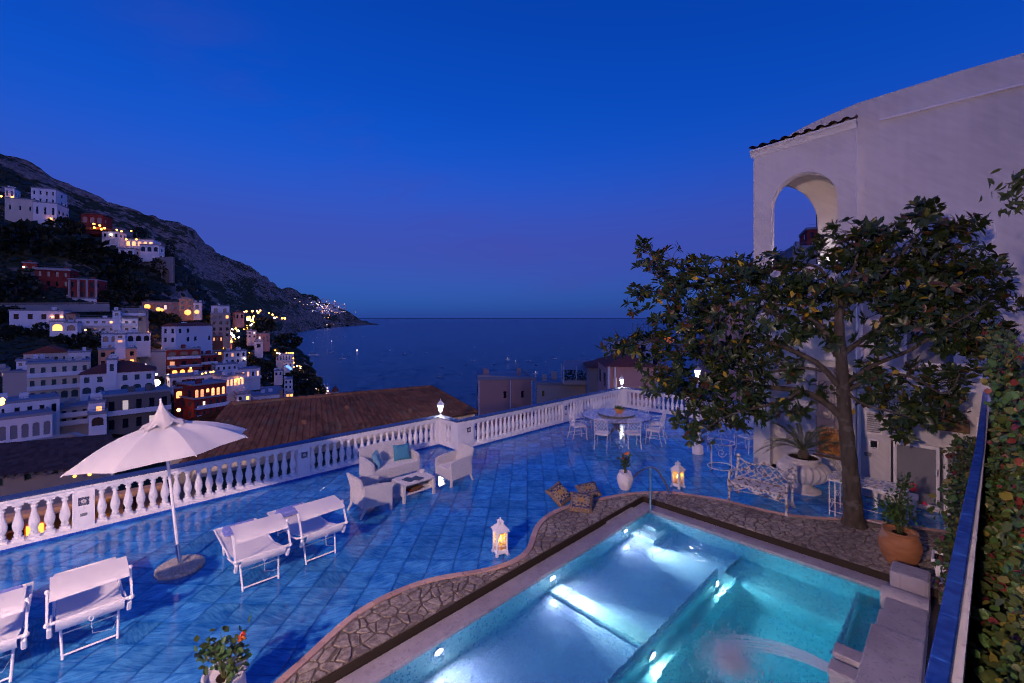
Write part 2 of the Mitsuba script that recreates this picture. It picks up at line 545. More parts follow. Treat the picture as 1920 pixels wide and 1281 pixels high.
mtl('m_towel', (0.22, 0.27, 0.62), 0.95, 0.1)
mtl('m_teal', (0.06, 0.24, 0.36), 0.7, 0.2)
mtl('m_pale_teal', (0.17, 0.37, 0.47), 0.7, 0.2)
mtl('m_chrome', (0.72, 0.72, 0.72), 0.12, 0.5, metallic=1.0)
mtl('m_iron', (0.10, 0.10, 0.10), 0.5, 0.5)
mtl('m_black', (0.012, 0.012, 0.014), 0.5, 0.4)
mtl('m_urn', (0.58, 0.55, 0.53), 0.75, 0.25)
mtl('m_wood', (0.16, 0.085, 0.04), 0.6, 0.3)
mtl('m_board', (0.14, 0.12, 0.105), 0.85, 0.15)
mtl('m_dark_stone', (0.05, 0.045, 0.045), 0.4, 0.5)
mtl('m_ceramic', (0.74, 0.70, 0.68), 0.15, 0.5)
mtl('m_soil', (0.022, 0.016, 0.011), 0.95, 0.05)
mtl('m_glass_dark', (0.012, 0.014, 0.02), 0.08, 0.6)
mtl('m_screen', (0.20, 0.20, 0.22), 0.6, 0.3)
mtl('m_orange', (0.62, 0.26, 0.05), 0.4, 0.4)
mtl('m_paper', (0.65, 0.62, 0.58), 0.6, 0.3)
mtl('m_print', (0.05, 0.06, 0.06), 0.3, 0.5)
mtl('m_red_print', (0.35, 0.06, 0.03), 0.4, 0.4)
for nm, c in dict(magnolia=(0.0216, 0.0396, 0.0101), magnolia_light=(0.0396, 0.0612, 0.0144), magnolia_brown=(0.0864, 0.0396, 0.0144), magnolia_yellow=(0.42, 0.27, 0.02),
                  magnolia_olive=(0.1152, 0.108, 0.0144), pot_green=(0.045, 0.10, 0.022), palm=(0.075, 0.085, 0.03), ivy=(0.045, 0.065, 0.014), ivy_red=(0.12, 0.025, 0.02), ivy_yellow=(0.12, 0.11, 0.02),
                  scrub=(0.022, 0.030, 0.014), far_tree=(0.018, 0.027, 0.012)).items():
    scene['m_leaf_' + nm] = two(PB(c, 0.38 if 'magnolia' in nm else 0.55, 0.4))
mtl('m_flower', (0.55, 0.06, 0.03), 0.6, 0.3)
mtl('m_flower_orange', (0.75, 0.22, 0.05), 0.6, 0.3)
mtl('m_flower_magenta', (0.45, 0.02, 0.08), 0.6, 0.3)
scene['m_lantern_pane'] = {'type': 'principledthin', 'base_color': {'type': 'rgb', 'value': [0.95, 0.66, 0.34]}, 'roughness': 0.1, 'diff_trans': 1.0, 'spec_trans': 0.7, 'eta': 1.3}
mtl('m_candle', (0.75, 0.55, 0.3), 0.6, 0.3)
mtl('m_lamp', (0.6, 0.6, 0.6), 0.6, 0.2)
# ------------------------------------------------------------------ leaves
LT = np.array([[0, 0, 0], [0, .33, .02], [0, .68, .02], [0, 1, -.06], [-.5, .33, .07], [-.42, .68, .06], [.5, .33, .07], [.42, .68, .06]])
LF = np.array([[0, 4, 1], [0, 1, 6], [4, 5, 2], [4, 2, 1], [1, 2, 7], [1, 7, 6], [5, 3, 2], [2, 3, 7]])
LT2 = np.array([[0, 0, 0], [-.5, .45, .05], [.5, .45, .05], [0, 1, -.05]])
LF2 = np.array([[0, 2, 1], [1, 2, 3]])


def leaf_arrays(pos, dirs, nrm, ln, wd, cheap=False):
    """(n,k,3) vertices of n leaves"""
    T, Fx = (LT2, LF2) if cheap else (LT, LF)
    d = dirs / np.linalg.norm(dirs, axis=1, keepdims=True)
    x = np.cross(d, nrm)
    x /= np.linalg.norm(x, axis=1, keepdims=True) + 1e-9
    z = np.cross(x, d)
    ln, wd = np.asarray(ln)[:, None, None], np.asarray(wd)[:, None, None]
    v = pos[:, None] + x[:, None] * (T[None, :, :1] * wd) + d[:, None] * (T[None, :, 1:2] * ln) + z[:, None] * (T[None, :, 2:] * ln)
    return v, Fx


def leaf_mesh(pos, dirs, nrm, ln, wd, cheap=False):
    v, Fx = leaf_arrays(np.asarray(pos), np.asarray(dirs), np.asarray(nrm), ln, wd, cheap)
    n, k = v.shape[:2]
    f = (Fx[None] + (np.arange(n) * k)[:, None, None]).reshape(-1, 3)
    return MB().add(v.reshape(-1, 3), f)


def rand_dirs(n, r=rng):
    d = r.normal(size=(n, 3))
    return d / np.linalg.norm(d, axis=1, keepdims=True)


def whorl(c, axis, n, ln, r=rng, spread=(50, 80)):
    axis = axis / np.linalg.norm(axis)
    a = np.cross(axis, [0.3, 0.9, 0.2])
    a /= np.linalg.norm(a)
    b = np.cross(axis, a)
    ph = r.uniform(0, 6.28) + np.arange(n) * 2.4 + r.uniform(-.3, .3, n)
    sp = np.radians(r.uniform(*spread, n))
    side = np.cos(ph)[:, None] * a + np.sin(ph)[:, None] * b
    d = axis * np.cos(sp)[:, None] + side * np.sin(sp)[:, None]
    d[:, 2] -= 0.12
    nn = axis * np.sin(sp)[:, None] - side * np.cos(sp)[:, None] + r.normal(size=(n, 3)) * .2
    L = ln * r.uniform(.75, 1.15, n)
    return c + side * .01 + axis * r.uniform(-.05, .03, n)[:, None], d, nn, L, L * r.uniform(.36, .46, n)


# ------------------------------------------------------------------ sea and mountains
SEA = -51.0
mb = MB()
rr = np.r_[np.linspace(60, 1500, 30), np.geomspace(1700, 40000, 14)]
aa = np.linspace(-1.25, 1.25, 60)
v = np.array([[r * math.sin(a), r * math.cos(a), SEA] for r in rr for a in aa])
i, j = np.meshgrid(np.arange(len(rr) - 1), np.arange(len(aa) - 1), indexing='ij')
q = np.stack([i * len(aa) + j, i * len(aa) + j + 1, (i + 1) * len(aa) + j + 1, (i + 1) * len(aa) + j], -1).reshape(-1, 4)
mb.add(v, q)
struct('sea', mb, 'm_sea')


def interp_curves(us, cols, u):
    """cols: per control column a list of (v, depth); the same number of points each; returns the points at u"""
    c = np.array(cols, float)
    return np.stack([[np.interp(u, us, c[:, k, 0]) for k in range(c.shape[1])], [np.interp(u, us, c[:, k, 1]) for k in range(c.shape[1])]], 1)


def hill_mesh(us, cols, u_range, nu, nd, amp, fr, seed):
    U = np.linspace(*u_range, nu)
    rows = []
    for u in U:
        p = interp_curves(us, cols, u)
        zz = H - (p[:, 0] - V0) * p[:, 1] / F
        t = np.linspace(0, len(p) - 1, nd)
        d = np.interp(t, np.arange(len(p)), p[:, 1])
        z = np.interp(t, np.arange(len(p)), zz)
        rows.append(np.stack([(u - U0) * d / F, d, z], 1))
    P = np.array(rows)
    n1 = meshkit.fbm(P * fr, 5, seed) - 0.5
    n2 = meshkit.fbm(P * fr * 3.1 + 7, 4, seed + 9) - 0.5
    w = np.clip(P[..., 1] / 400, 0.05, 4)
    P[..., 2] += (n1 * 2.0 + n2 * 0.9) * amp * w
    P[..., 1] += n1 * amp * w * 1.2
    i, j = np.meshgrid(np.arange(nu - 1), np.arange(nd - 1), indexing='ij')
    q = np.stack([i * nd + j, (i + 1) * nd + j, (i + 1) * nd + j + 1, i * nd + j + 1], -1).reshape(-1, 4)
    m = MB()
    m.add(P.reshape(-1, 3), q)
    return m, P


def sea_v(d):
    return V0 + F * (H - SEA + 2.0) / d


# the long mountain beyond the bay: foot at the sea, cliffs half way, ridge line
us = [-260, 0, 130, 280, 350, 400, 480, 530, 600, 650, 700, 716]
ridge = [165, 280, 338, 398, 430, 472, 507, 541, 562, 585, 607, 611.5]
dr_ = [820, 960, 1120, 1350, 1500, 1700, 2100, 2500, 3100, 3500, 3750, 3750]
foot = [420, 470, 520, 600, 680, 760, 900, 1050, 2350, 3000, 3650, 3720]
cols = []
for u, rv, rd, fd in zip(us, ridge, dr_, foot):
    fv = sea_v(fd)
    c = [(fv, fd)]
    for k, sft in ((0.25, 0.06), (0.5, 0.05), (0.72, -0.02), (0.88, -0.03)):
        c.append((fv + (rv - fv) * (k + sft), fd + (rd - fd) * k))
    c.append((rv, rd))
    c.append((rv + 60 * 1500 / rd, rd * 1.25))
    cols.append(c)
mbm, FAR = hill_mesh(us, cols, (-260, 716), 420, 130, 9.0, 0.006, 3)
struct('mountain', mbm, 'm_hill')

# the near slope that carries the town: (row in the frame, depth) up each column
us2 = [-320, 0, 120, 200, 300, 340, 400, 450, 520, 570, 605, 640]
cols2 = [
    [(1300, 34), (900, 62), (760, 85), (600, 125), (520, 150), (400, 182), (330, 235), (360, 330)],
    [(1300, 34), (900, 62), (760, 85), (610, 125), (525, 150), (408, 182), (318, 240), (345, 330)],
    [(1250, 36), (880, 70), (760, 92), (612, 130), (540, 152), (430, 186), (385, 235), (410, 330)],
    [(1200, 38), (870, 76), (750, 100), (620, 140), (560, 160), (475, 196), (432, 235), (460, 330)],
    [(1150, 40), (860, 84), (740, 118), (640, 156), (590, 178), (505, 206), (470, 236), (500, 330)],
    [(1100, 42), (850, 90), (740, 126), (650, 168), (600, 190), (530, 216), (492, 244), (530, 330)],
    [(1080, 46), (850, 96), (745, 138), (670, 186), (630, 214), (590, 250), (578, 290), (600, 400)],
    [(1050, 50), (850, 104), (752, 152), (690, 206), (655, 246), (625, 300), (612, 340), (625, 440)],
    [(1030, 56), (850, 114), (768, 172), (725, 226), (695, 262), (655, 330), (638, 378), (648, 460)],
    [(1020, 62), (850, 122), (785, 186), (757, 236), (735, 268), (690, 316), (672, 352), (690, 430)],
    [(1010, 66), (850, 128), (797, 196), (776, 240), (763, 264), (742, 290), (733, 312), (742, 340)],
    [(1010, 66), (850, 128), (802, 198), (786, 238), (776, 260), (768, 276), (766, 285), (772, 300)],
]
mbn, NEAR = hill_mesh(us2, cols2, (-320, 640), 300, 170, 6.0, 0.03, 5)
struct('hillside', mbn, 'm_hill')


def hill_point(u, v):
    """the point of the near slope seen at (u, v), as depth"""
    p = interp_curves(us2, cols2, u)[:7]
    o = np.argsort(p[:, 0])
    return float(np.interp(v, p[o, 0], p[o, 1]))


def ST2(*pts):
    return [tuple(W(s, t)[:2]) for s, t in pts]


# ground under the terrace, down to the town
base = sg.Polygon(ST2((-11, -12.2), (8.6, -12.2), (8.6, -11.2), (18.3, -11.2), (18.3, 6), (-11, 6))).difference(sg.Polygon(ST2((.55, -4.92), (9.17, -4.92), (9.17, -.67), (.55, -.67))))
mb = MB().poly(base, 13.8, np.eye(3), (0, 0, -14.0))
struct('terrace_base', mb, 'm_dark_stone')

# ------------------------------------------------------------------ the pool terrace
curve_px = [(380, 1400), (510, 1283), (580, 1221), (655, 1155), (752, 1102), (820, 1081), (885, 1070), (935, 1059), (977, 1039), (996, 1003), (1010, 977.5), (1032, 961), (1075, 944),
            (1135, 931.5), (1177, 924.5), (1216, 921.5), (1264, 922.5), (1306, 928), (1340, 933), (1364, 938), (1468, 962), (1549, 970), (1622, 973.5), (1730, 988.6), (1800, 998)]
curve = spline([G(u, v)[:2] for u, v in curve_px], 220)
curve_in_n = np.gradient(curve, axis=0)
curve_in_n = np.stack([curve_in_n[:, 1], -curve_in_n[:, 0]], 1) / np.linalg.norm(curve_in_n, axis=1, keepdims=True)   # towards the pool
inner = curve + curve_in_n * 0.105
TB, TR, SC, SB = -12.1, -11.1, 8.52, 18.2        # balustrade lines
HS, DS = 13.92, 13.2                              # front of the arch tower, front of the low door wall


def ST(*pts):
    return [tuple(W(s, t)[:2]) for s, t in pts]


outer = ST((-5, -6.2), (-5, TB + .1), (SC - .1, TB + .1), (SC - .1, TR + .1), (SB - .1, TR + .1), (SB - .1, -1.8), (14.3, -1.8), (14.3, -2.6), (14.3, -4.1), (DS + .7, -4.1), (DS + .7, -1.6), (DS, -1.6), (DS, 1.2), (12.3, 0.1))
terrace_poly = sg.Polygon(outer + [tuple(p) for p in curve[::-1]]).buffer(0)
mb = MB()
tv, tf = trimesh.creation.triangulate_polygon(terrace_poly.buffer(0.05), engine='earcut')
mb.add(np.c_[tv, np.full(len(tv), -0.012)], tf)
ter = thing('terrace', kind='structure')
part(ter, 'grout_bed', mb, 'm_grout')
c_, s_ = math.cos(TA), math.sin(TA)
tiles = []
prep = shapely.prepared.prep(terrace_poly)
for ix in range(-30, 50):
    for iy in range(2, 62):
        g = 0.0035
        q = [((ix + a) * TS + da, (iy + b) * TS + db) for a, b, da, db in ((0, 0, g, g), (1, 0, -g, g), (1, 1, -g, -g), (0, 1, g, -g))]
        q = sg.Polygon([(x * c_ - y * s_, x * s_ + y * c_) for x, y in q])
        if not prep.intersects(q):
            continue
        if not prep.contains(q):
            q = q.intersection(terrace_poly)
            if q.area < 0.003:
                continue
            if hasattr(q, 'geoms'):
                q = max(q.geoms, key=lambda g_: g_.area)
            if q.geom_type != 'Polygon':
                continue
        c = q.centroid
        if c.y < 2.5:
            continue
        vis = abs(c.x / c.y) < 1.25 and 820 * H / c.y + V0 < 1330
        tiles.append((c.y if vis else 1e3 + c.y, q))
tiles.sort(key=lambda x: x[0])
rest = MB()
for k, (d, q) in enumerate(tiles):
    dz = random.uniform(-0.0006, 0.0006)
    m = (MB() if k < 300 else rest).slab(q, -0.011, dz, 0.0025)
    if k < 300:
        part(ter, 'tile', m, 'm_tile')
part(ter, 'tile_field', rest, 'm_tile', kind='stuff')

# the curved edging of the tiles, one piece after the other
seg = np.r_[0, np.cumsum(np.linalg.norm(np.diff(curve, axis=0), axis=1))]
npc = int(seg[-1] / 0.30)
for k in range(npc):
    a, b = seg[-1] * k / npc + 0.002, seg[-1] * (k + 1) / npc - 0.002
    ss = np.linspace(a, b, 4)
    o = np.stack([np.interp(ss, seg, curve[:, n_]) for n_ in (0, 1)], 1)
    i_ = np.stack([np.interp(ss, seg, inner[:, n_]) for n_ in (0, 1)], 1)
    pg = sg.Polygon(np.vstack([o, i_[::-1]]))
    if pg.is_valid and pg.area > 0.001 and pg.centroid.y > 3.5:
        part(ter, 'edging', MB().slab(pg, -0.02, 0.008 + random.uniform(-.001, .001), 0.004), 'm_border' if random.random() < 0.6 else 'm_border_dark')

# crazy paving between the edging and the pool
PL, PR, PF, PN = -4.87, -0.72, 9.12, 0.6         # pool: left, right, far, near
ZC, ZW = -0.12, -0.17
CW = 0.31
pave_out = [tuple(p) for p in inner] + ST((12.6, 2.0), (9.0, 2.2), (9.0, -0.2), (PF + CW + .03, -0.2), (PF + CW + .03, PL - CW - .03), (8.95, PL - CW - .03), (-1, PL - CW - .03))
pave_poly = sg.Polygon(pave_out).buffer(0)
if hasattr(pave_poly, 'geoms'):
    pave_poly = max(pave_poly.geoms, key=lambda g_: g_.area)
mb = MB()
tv, tf = trimesh.creation.triangulate_polygon(pave_poly, engine='earcut')
mb.add(np.c_[tv, np.full(len(tv), -0.012)], tf)
pav = thing('paving', kind='structure')
part(pav, 'mortar_bed', mb, 'm_mortar')
from scipy.spatial import Voronoi
prg = np.random.default_rng(21)
bx0, by0, bx1, by1 = pave_poly.bounds
pts = []
cell = 0.172
for x in np.arange(bx0 - 1, bx1 + 1, cell):
    for y in np.arange(max(by0, 3) - 1, by1 + 1, cell):
        if prg.random() < 0.80:
            pts.append((x + prg.uniform(-.10, .10), y + prg.uniform(-.10, .10)))
vor = Voronoi(np.array(pts))
stones = []
pp = shapely.prepared.prep(pave_poly)
for reg in vor.point_region:
    r = vor.regions[reg]
    if -1 in r or len(r) < 3:
        continue
    q = sg.Polygon(vor.vertices[r])
    if not q.is_valid or not pp.intersects(q):
        continue
    q = q.intersection(pave_poly)
    if hasattr(q, 'geoms'):
        q = max(q.geoms, key=lambda g_: g_.area)
    q = q.buffer(-0.009 - prg.random() * 0.008)
    if q.is_empty or q.area < 0.0035:
        continue
    if hasattr(q, 'geoms'):
        q = max(q.geoms, key=lambda g_: g_.area)
    q = q.buffer(-0.018).buffer(0.018, quad_segs=2) if q.area > 0.012 else q
    if q.is_empty or hasattr(q, 'geoms'):
        continue
    q = q.simplify(0.004)
    # a ragged outline
    co = np.array(q.exterior.segmentize(0.05).coords)[:-1]
    co += (meshkit.noise(np.c_[co * 22, np.zeros(len(co))], 4)[:, None] - 0.5) * 0.014
    q = sg.Polygon(co)
    if not q.is_valid or q.geom_type != 'Polygon' or q.area < 0.003:
        continue
    stones.append((q.centroid.y ** 2 / q.area, q))
stones.sort(key=lambda x: x[0])
rest = MB()
for k, (d, q) in enumerate(stones):
    m = MB() if k < 300 else rest
    m.slab(q, -0.014, random.uniform(-0.002, 0.005), 0.006)
    if k < 300:
        part(pav, 'stone', m, 'm_stone')
if rest.n:
    part(pav, 'small_stones', rest, 'm_stone', kind='stuff')

# ------------------------------------------------------------------ the pool
pool = thing('swimming_pool', 'lit swimming pool with pale coping, shallow shelf and deep turquoise half', 'swimming pool')
# the riser under the ragged paving edge, its shade put into a dark colour
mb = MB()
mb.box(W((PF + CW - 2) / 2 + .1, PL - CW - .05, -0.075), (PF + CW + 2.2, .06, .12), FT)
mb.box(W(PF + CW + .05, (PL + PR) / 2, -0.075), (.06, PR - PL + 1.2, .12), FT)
part(pav, 'riser', mb, 'm_shaded_riser')
# coping
mb = MB()
mb.box(W((PF - 1.4) / 2, PL - CW / 2, ZC - .045), (PF + 1.4, CW, .09), FT, 0.008)
part(pool, 'coping', mb, 'm_coping')
mb = MB()
mb.box(W(PF + CW / 2, (PL + PR) / 2 - CW / 2 + 0.1, ZC - .046), (CW, PR - PL + CW + .2, .09), FT, 0.008)
part(pool, 'coping', mb, 'm_coping')
part(pool, 'step_block', MB().box(W(8.42, PL - CW - .075, ZC - .03), (1.05, .17, .10), FT, 0.008), 'm_coping')
# shell
ZS, ZD, DV = -0.72, -1.45, -2.95                 # shelf, deep floor, divider


def quad(*p):
    return MB().add(np.array(p), np.array([[0, 1, 2], [0, 2, 3]]))


wall_top = ZC - .05
part(pool, 'left_wall', quad(W(PN, PL, wall_top), W(PF, PL, wall_top), W(PF, PL, ZD), W(PN, PL, ZD)), 'm_mosaic')
part(pool, 'far_wall', quad(W(PF, PL, wall_top), W(PF, PR, wall_top), W(PF, PR, ZD), W(PF, PL, ZD)), 'm_mosaic')
part(pool, 'right_wall', quad(W(PF, PR, wall_top), W(PN, PR, wall_top), W(PN, PR, ZD), W(PF, PR, ZD)), 'm_mosaic')
part(pool, 'near_wall', quad(W(PN, PL, wall_top), W(PN, PR, wall_top), W(PN, PR, ZD), W(PN, PL, ZD)), 'm_mosaic')
part(pool, 'shelf_floor', quad(W(PN, PL, ZS), W(PF, PL, ZS), W(PF, DV, ZS), W(PN, DV, ZS)), 'm_mosaic_floor')
part(pool, 'shelf_face', quad(W(PN, DV + .2, ZS), W(8.3, DV + .2, ZS), W(8.3, DV + .2, ZD), W(PN, DV + .2, ZD)), 'm_mosaic')
part(pool, 'shelf_edge', quad(W(PN, DV, ZS - .002), W(8.3, DV, ZS - .002), W(8.3, DV + .2, ZS - .002), W(PN, DV + .2, ZS - .002)), 'm_mosaic')
part(pool, 'deep_floor', quad(W(PN, DV, ZD), W(PF, DV, ZD), W(PF, PR, ZD), W(PN, PR, ZD)), 'm_mosaic')
part(pool, 'far_bench', MB().box(W(8.72, (DV + PR) / 2 + .1, (ZS + ZD) / 2 - .1), (.84, PR - DV + .2, ZS - ZD), FT), 'm_mosaic')
part(pool, 'divider', MB().box(W(3.9, DV, ZS + .20), (8.0, .09, .40), FT, .01), 'm_paint')
part(pool, 'cross_ridge', MB().box(W(5.78, (PL + DV) / 2 - .02, ZS + .05), (.30, DV - PL - .06, .10), FT, .01), 'm_mosaic')
part(pool, 'corner_step', MB().box(W(8.70, PL + .27, ZS + .09), (.84, .54, .18), FT), 'm_mosaic')
part(pool, 'corner_step', MB().box(W(8.91, PL + .19, ZS + .24), (.42, .38, .12), FT), 'm_mosaic')
part(pool, 'right_ledge', MB().box(W(8.0, -.93, -1.10), (2.2, .42, .70), FT, .01), 'm_mosaic')
part(pool, 'ledge_nosing', MB().box(W(8.0, -1.12, -.62), (2.2, .05, .26), FT, .01), 'm_paint')  # white strip added to give the bright line along the ledge
# underwater lamps: three in the left wall, three in the face of the shelf, two in the near wall
lamp_at = [(8.1, PL, -.33, 1), (5.75, PL, -.33, 1), (3.4, PL, -.33, 1), (7.75, DV + .047, -.52, 1), (5.5, DV + .047, -.52, 1), (3.3, DV + .047, -.52, 1)]
for s, t, z, sg_ in lamp_at:
    R = frame(AX, ZX, BX * sg_)
    fx = part(pool, 'light_fitting', MB().lathe([(.098, 0), (.098, .012), (.09, .022), (.075, .024), (.068, .012), (.0, .010)], 24).xf(R, W(s, t, z)), 'm_chrome', 40)
    part(fx, 'lens', MB().disc((0, 0, .018), .062, 20).xf(R, W(s, t, z)), 'm_lamp', emit=np.array(POOL_RGB if t < -4 else DEEP_RGB) * (POOL_L if t < -4 else DEEP_L), weight=2.6)

    if t < -4:
        q_ = W(s, t, z) + BX * .03
        scene[f'{fx}__beam'] = {'type': 'spot', 'intensity': {'type': 'uniform', 'value': POOL_BEAM}, 'cutoff_angle': 25.0, 'beam_width': 4.0, 'sampling_weight': 2.4,
                                'to_world': T4().look_at(origin=q_.tolist(), target=(q_ + BX - ZX * .27).tolist(), up=[0, 0, 1])}
# water: one closed body with a rippled surface
nx, ny = 210, 120
S_, T_ = np.meshgrid(np.linspace(PN - .02, PF + .02, nx), np.linspace(PL - .02, PR + .02, ny), indexing='ij')
P3 = AX[None, None] * S_[..., None] + BX[None, None] * T_[..., None]
amp = 0.005 + 0.020 * np.exp(-(((S_ - 6.9) / 1.5) ** 2 + ((T_ + 3.2) / .9) ** 2)) + 0.022 * np.exp(-(((S_ - 4.6) / .9) ** 2 + ((T_ + 1.7) / .8) ** 2))
hh = (meshkit.fbm(P3 * 5.5, 3, 2) - .5) * 2 * amp + (meshkit.fbm(P3 * 1.3, 2, 8) - .5) * 0.010
rr_ = np.hypot(S_ - 4.75, T_ + 1.75)
hh += np.exp(-rr_ * 1.3) * 0.012 * np.sin(rr_ * 16)
P3[..., 2] = ZW + hh
top = P3.reshape(-1, 3)
i, j = np.meshgrid(np.arange(nx - 1), np.arange(ny - 1), indexing='ij')
q = np.stack([i * ny + j, i * ny + j + 1, (i + 1) * ny + j + 1, (i + 1) * ny + j], -1).reshape(-1, 4)
wm = MB().add(top, q)
edge = np.r_[np.arange(nx) * ny, (nx - 1) * ny + np.arange(1, ny), (np.arange(nx - 2, -1, -1)) * ny + ny - 1, np.arange(ny - 2, 0, -1)]
eb = top[edge].copy()
eb[:, 2] = ZD - .03
nE = len(edge)
k0 = len(top)
jj = np.arange(nE)
v = np.vstack([top, eb, [W((PN + PF) / 2, (PL + PR) / 2, ZD - .03)]])
side = np.stack([edge[jj], edge[(jj + 1) % nE], k0 + (jj + 1) % nE, k0 + jj], 1)
fcs = np.vstack([q[:, [0, 1, 2]], q[:, [0, 2, 3]], side[:, [0, 1, 2]], side[:, [0, 2, 3]], np.stack([k0 + jj, k0 + (jj + 1) % nE, np.full(nE, k0 + nE)], 1)])
assert trimesh.Trimesh(v, fcs, process=False).volume > 0
scene['water_medium'] = {'type': 'homogeneous', 'albedo': {'type': 'rgb', 'value': [0.12, 0.5, 0.7]}, 'sigma_t': {'type': 'rgb', 'value': [0.50, 0.15, 0.10]}}
scene['m_water'] = {'type': 'dielectric', 'int_ior': 1.33, 'ext_ior': 1.0}
kw = thing('pool_water', kind='structure')
scene[kw] = {**mikit.ply((v, fcs), 'm_water', 35), 'interior': {'type': 'ref', 'id': 'water_medium'}}

# froth where the water spills over the divider and over the ledge
rq = np.random.default_rng(17)


def froth(s0, s1, t, w0, w1, n):
    m = MB()
    oc_2 = trimesh.creation.icosphere(1, 1.0)
    V_, F_ = np.array(oc_2.vertices), np.array(oc_2.faces)
    for q in range(n):
        f = rq.random()
        w = w0 + (w1 - w0) * f
        r = rq.uniform(.2, .6) * w
        p = W(s0 + (s1 - s0) * f, t + rq.normal(0, w * .4), ZW - .03 - abs(rq.normal(0, .04)))
        m.add((V_ * (1 + .3 * (rq.random((len(V_), 1)) - .5))) * np.array([r, r, r * .6]) * rq.uniform(.6, 1.3) + p, F_)
    return m


# the stepped white wall along the right side of the pool
cas = thing('fountain_wall', 'stepped white masonry fountain wall along the right edge of the pool', 'fountain wall')
part(cas, 'corner_post', MB().box(W(8.98, -.5, .05), (.42, .44, .62), FT, .02), 'm_coping')
part(cas, 'roll', MB().tube([W(8.6, -.80, .02), W(8.6, -.28, .02)], .17, 20), 'm_coping', 40)
for k, (s0, s1, z1, t0) in enumerate(((8.42, 7.95, .12, -.74), (7.95, 7.4, .16, -.76), (7.4, 5.2, .21, -.79), (5.2, 2.0, .25, -.79))):
    part(cas, 'step', MB().box(W((s0 + s1) / 2, (t0 - .28) / 2, z1 - .35), (s0 - s1 - .004, -.28 - t0, .7), FT, .015), 'm_coping')
for k, (s, z) in enumerate(((6.72, .06), (6.42, .02))):
    part(cas, 'spout', MB().box(W(s, -.93, z), (.24, .30, .07), FT, .012).box(W(s, -.93, z - .11), (.20, .28, .15), FT, .012), 'm_coping')

single('foam_line', froth(7.95, 2.2, DV, .022, .045, 2200), 'm_foam', 'long white line of froth over the divider in the middle of the pool', 'foam', kind='stuff', smooth=True)
single('foam_line', froth(8.9, 6.95, -1.12, .02, .045, 800), 'm_foam', 'short white line of froth along the ledge at the right end of the pool', 'foam', kind='stuff', smooth=True)

# ------------------------------------------------------------------ balustrades
bal_prof = [(.075, 0), (.075, .05), (.055, .055), (.05, .075), (.062, .09), (.066, .11), (.055, .135), (.05, .15), (.075, .21), (.086, .26), (.083, .31), (.062, .40), (.042, .48), (.036, .53), (.04, .555), (.056, .565), (.056, .585), (.044, .595), (.05, .62), (.072, .645), (.072, .68)]
bm_ = MB().lathe([(r * .9, z) for r, z in bal_prof], 20)
bm_.box((0, 0, .025), (.15, .15, .05))
bm_.box((0, 0, .665), (.145, .145, .035))
BAL = mesh(bm_, 40)
PLQ = MB()
motif = MB()


def f_plaque(p, n, uv):
    r = dr.sqrt(dr.square(uv.x - .5) + dr.square(uv.y - .5)) * 2
    th = dr.atan2(uv.y - .5, uv.x - .5)
    c = mix((.02, .025, .07), (.60, .56, .52), smoothstep(.05, -.05, r - .52 - .08 * dr.cos(th * 8)))
    c = mix(c, mi.Color3f(.10, .10, .14), smoothstep(.05, -.05, r - .16))
    return mix(c, mi.Color3f(.5, .47, .45), smoothstep(.06, .0, dr.abs(r - .84)))


scene['m_plaque'] = two(PB(proc(f_plaque), 0.2, 0.5))


def plaque_ply(o, X, Z, w):
    v = np.array([o - X * w / 2 - Z * w / 2, o + X * w / 2 - Z * w / 2, o + X * w / 2 + Z * w / 2, o - X * w / 2 + Z * w / 2])
    return mikit.ply((v, np.array([[0, 1, 2], [0, 2, 3]])), None, False, uv=np.array([[0, 0], [1, 0], [1, 1], [0, 1.0]]))


def balustrade(label, P0, D, L, pillars, inward, group='white balustrades round the terrace', wide=(), bal=True, blue_step=True):
    """P0: start, D: unit direction, L: length, pillars: (from, to, plaque) along it, inward: unit normal to the terrace"""
    b = thing('balustrade', label, 'balustrade', group)
    R = frame(D, np.cross(ZX, D))
    P0, D, inward = map(lambda x: np.asarray(x, float), (P0, D, inward))
    mid = P0 + D * L / 2
    part(b, 'plinth', MB().box(mid + ZX * .055, (L, .24, .13), R, .01), 'm_white')
    part(b, 'skirting', MB().box(mid + inward * .126 + ZX * .028, (L, .016, .05), R), 'm_rail')
    part(b, 'rail', MB().box(mid + ZX * .835, (L, .20, .07), R, .012).box(mid + ZX * .895, (L, .27, .055), R, .014), 'm_white')
    part(b, 'coping', MB().box(mid + ZX * .935, (L, .30, .024), R, .006), 'm_navy')
    last = 0.0
    spans = []
    for a, c, plq in pillars:
        part(b, 'pillar', MB().box(P0 + D * (a + c) / 2 + ZX * .46, (c - a, .23, .69), R, .006), 'm_white')
        if plq:
            w = .155
            o = P0 + D * (a + c) / 2 + inward * .119 + ZX * .62
            Xd = np.cross(inward, ZX) * -1
            part(b, 'plaque', MB().box(P0 + D * (a + c) / 2 + inward * .114 + ZX * .62, (.17, .01, .17), R), 'm_paint')
            k = uniq(f'{b}__majolica_tile')
            scene[k] = {**plaque_ply(o + inward * .002, Xd, ZX, w), 'bsdf': {'type': 'ref', 'id': 'm_plaque'}}
            if plq == 2:
                part(b, 'socket', MB().box(P0 + D * (a + c) / 2 + inward * .118 + ZX * .36, (.10, .012, .06), R, .004).box(P0 + D * (a + c) / 2 + inward * .123 + ZX * .36, (.07, .012, .034), R, .003), 'm_screen')
        spans.append((last, a))
        last = c
    spans.append((last, L))
    for a, c in spans:
        n = int(round((c - a) / .2))
        if n < 2 or not bal:
            continue
        st = (c - a) / n
        for k in range(n):
            o = P0 + D * (a + st * (k + .5)) + ZX * .12
            part(b, 'baluster', BAL, 'm_white', to_world=mat(o, R))
    return b


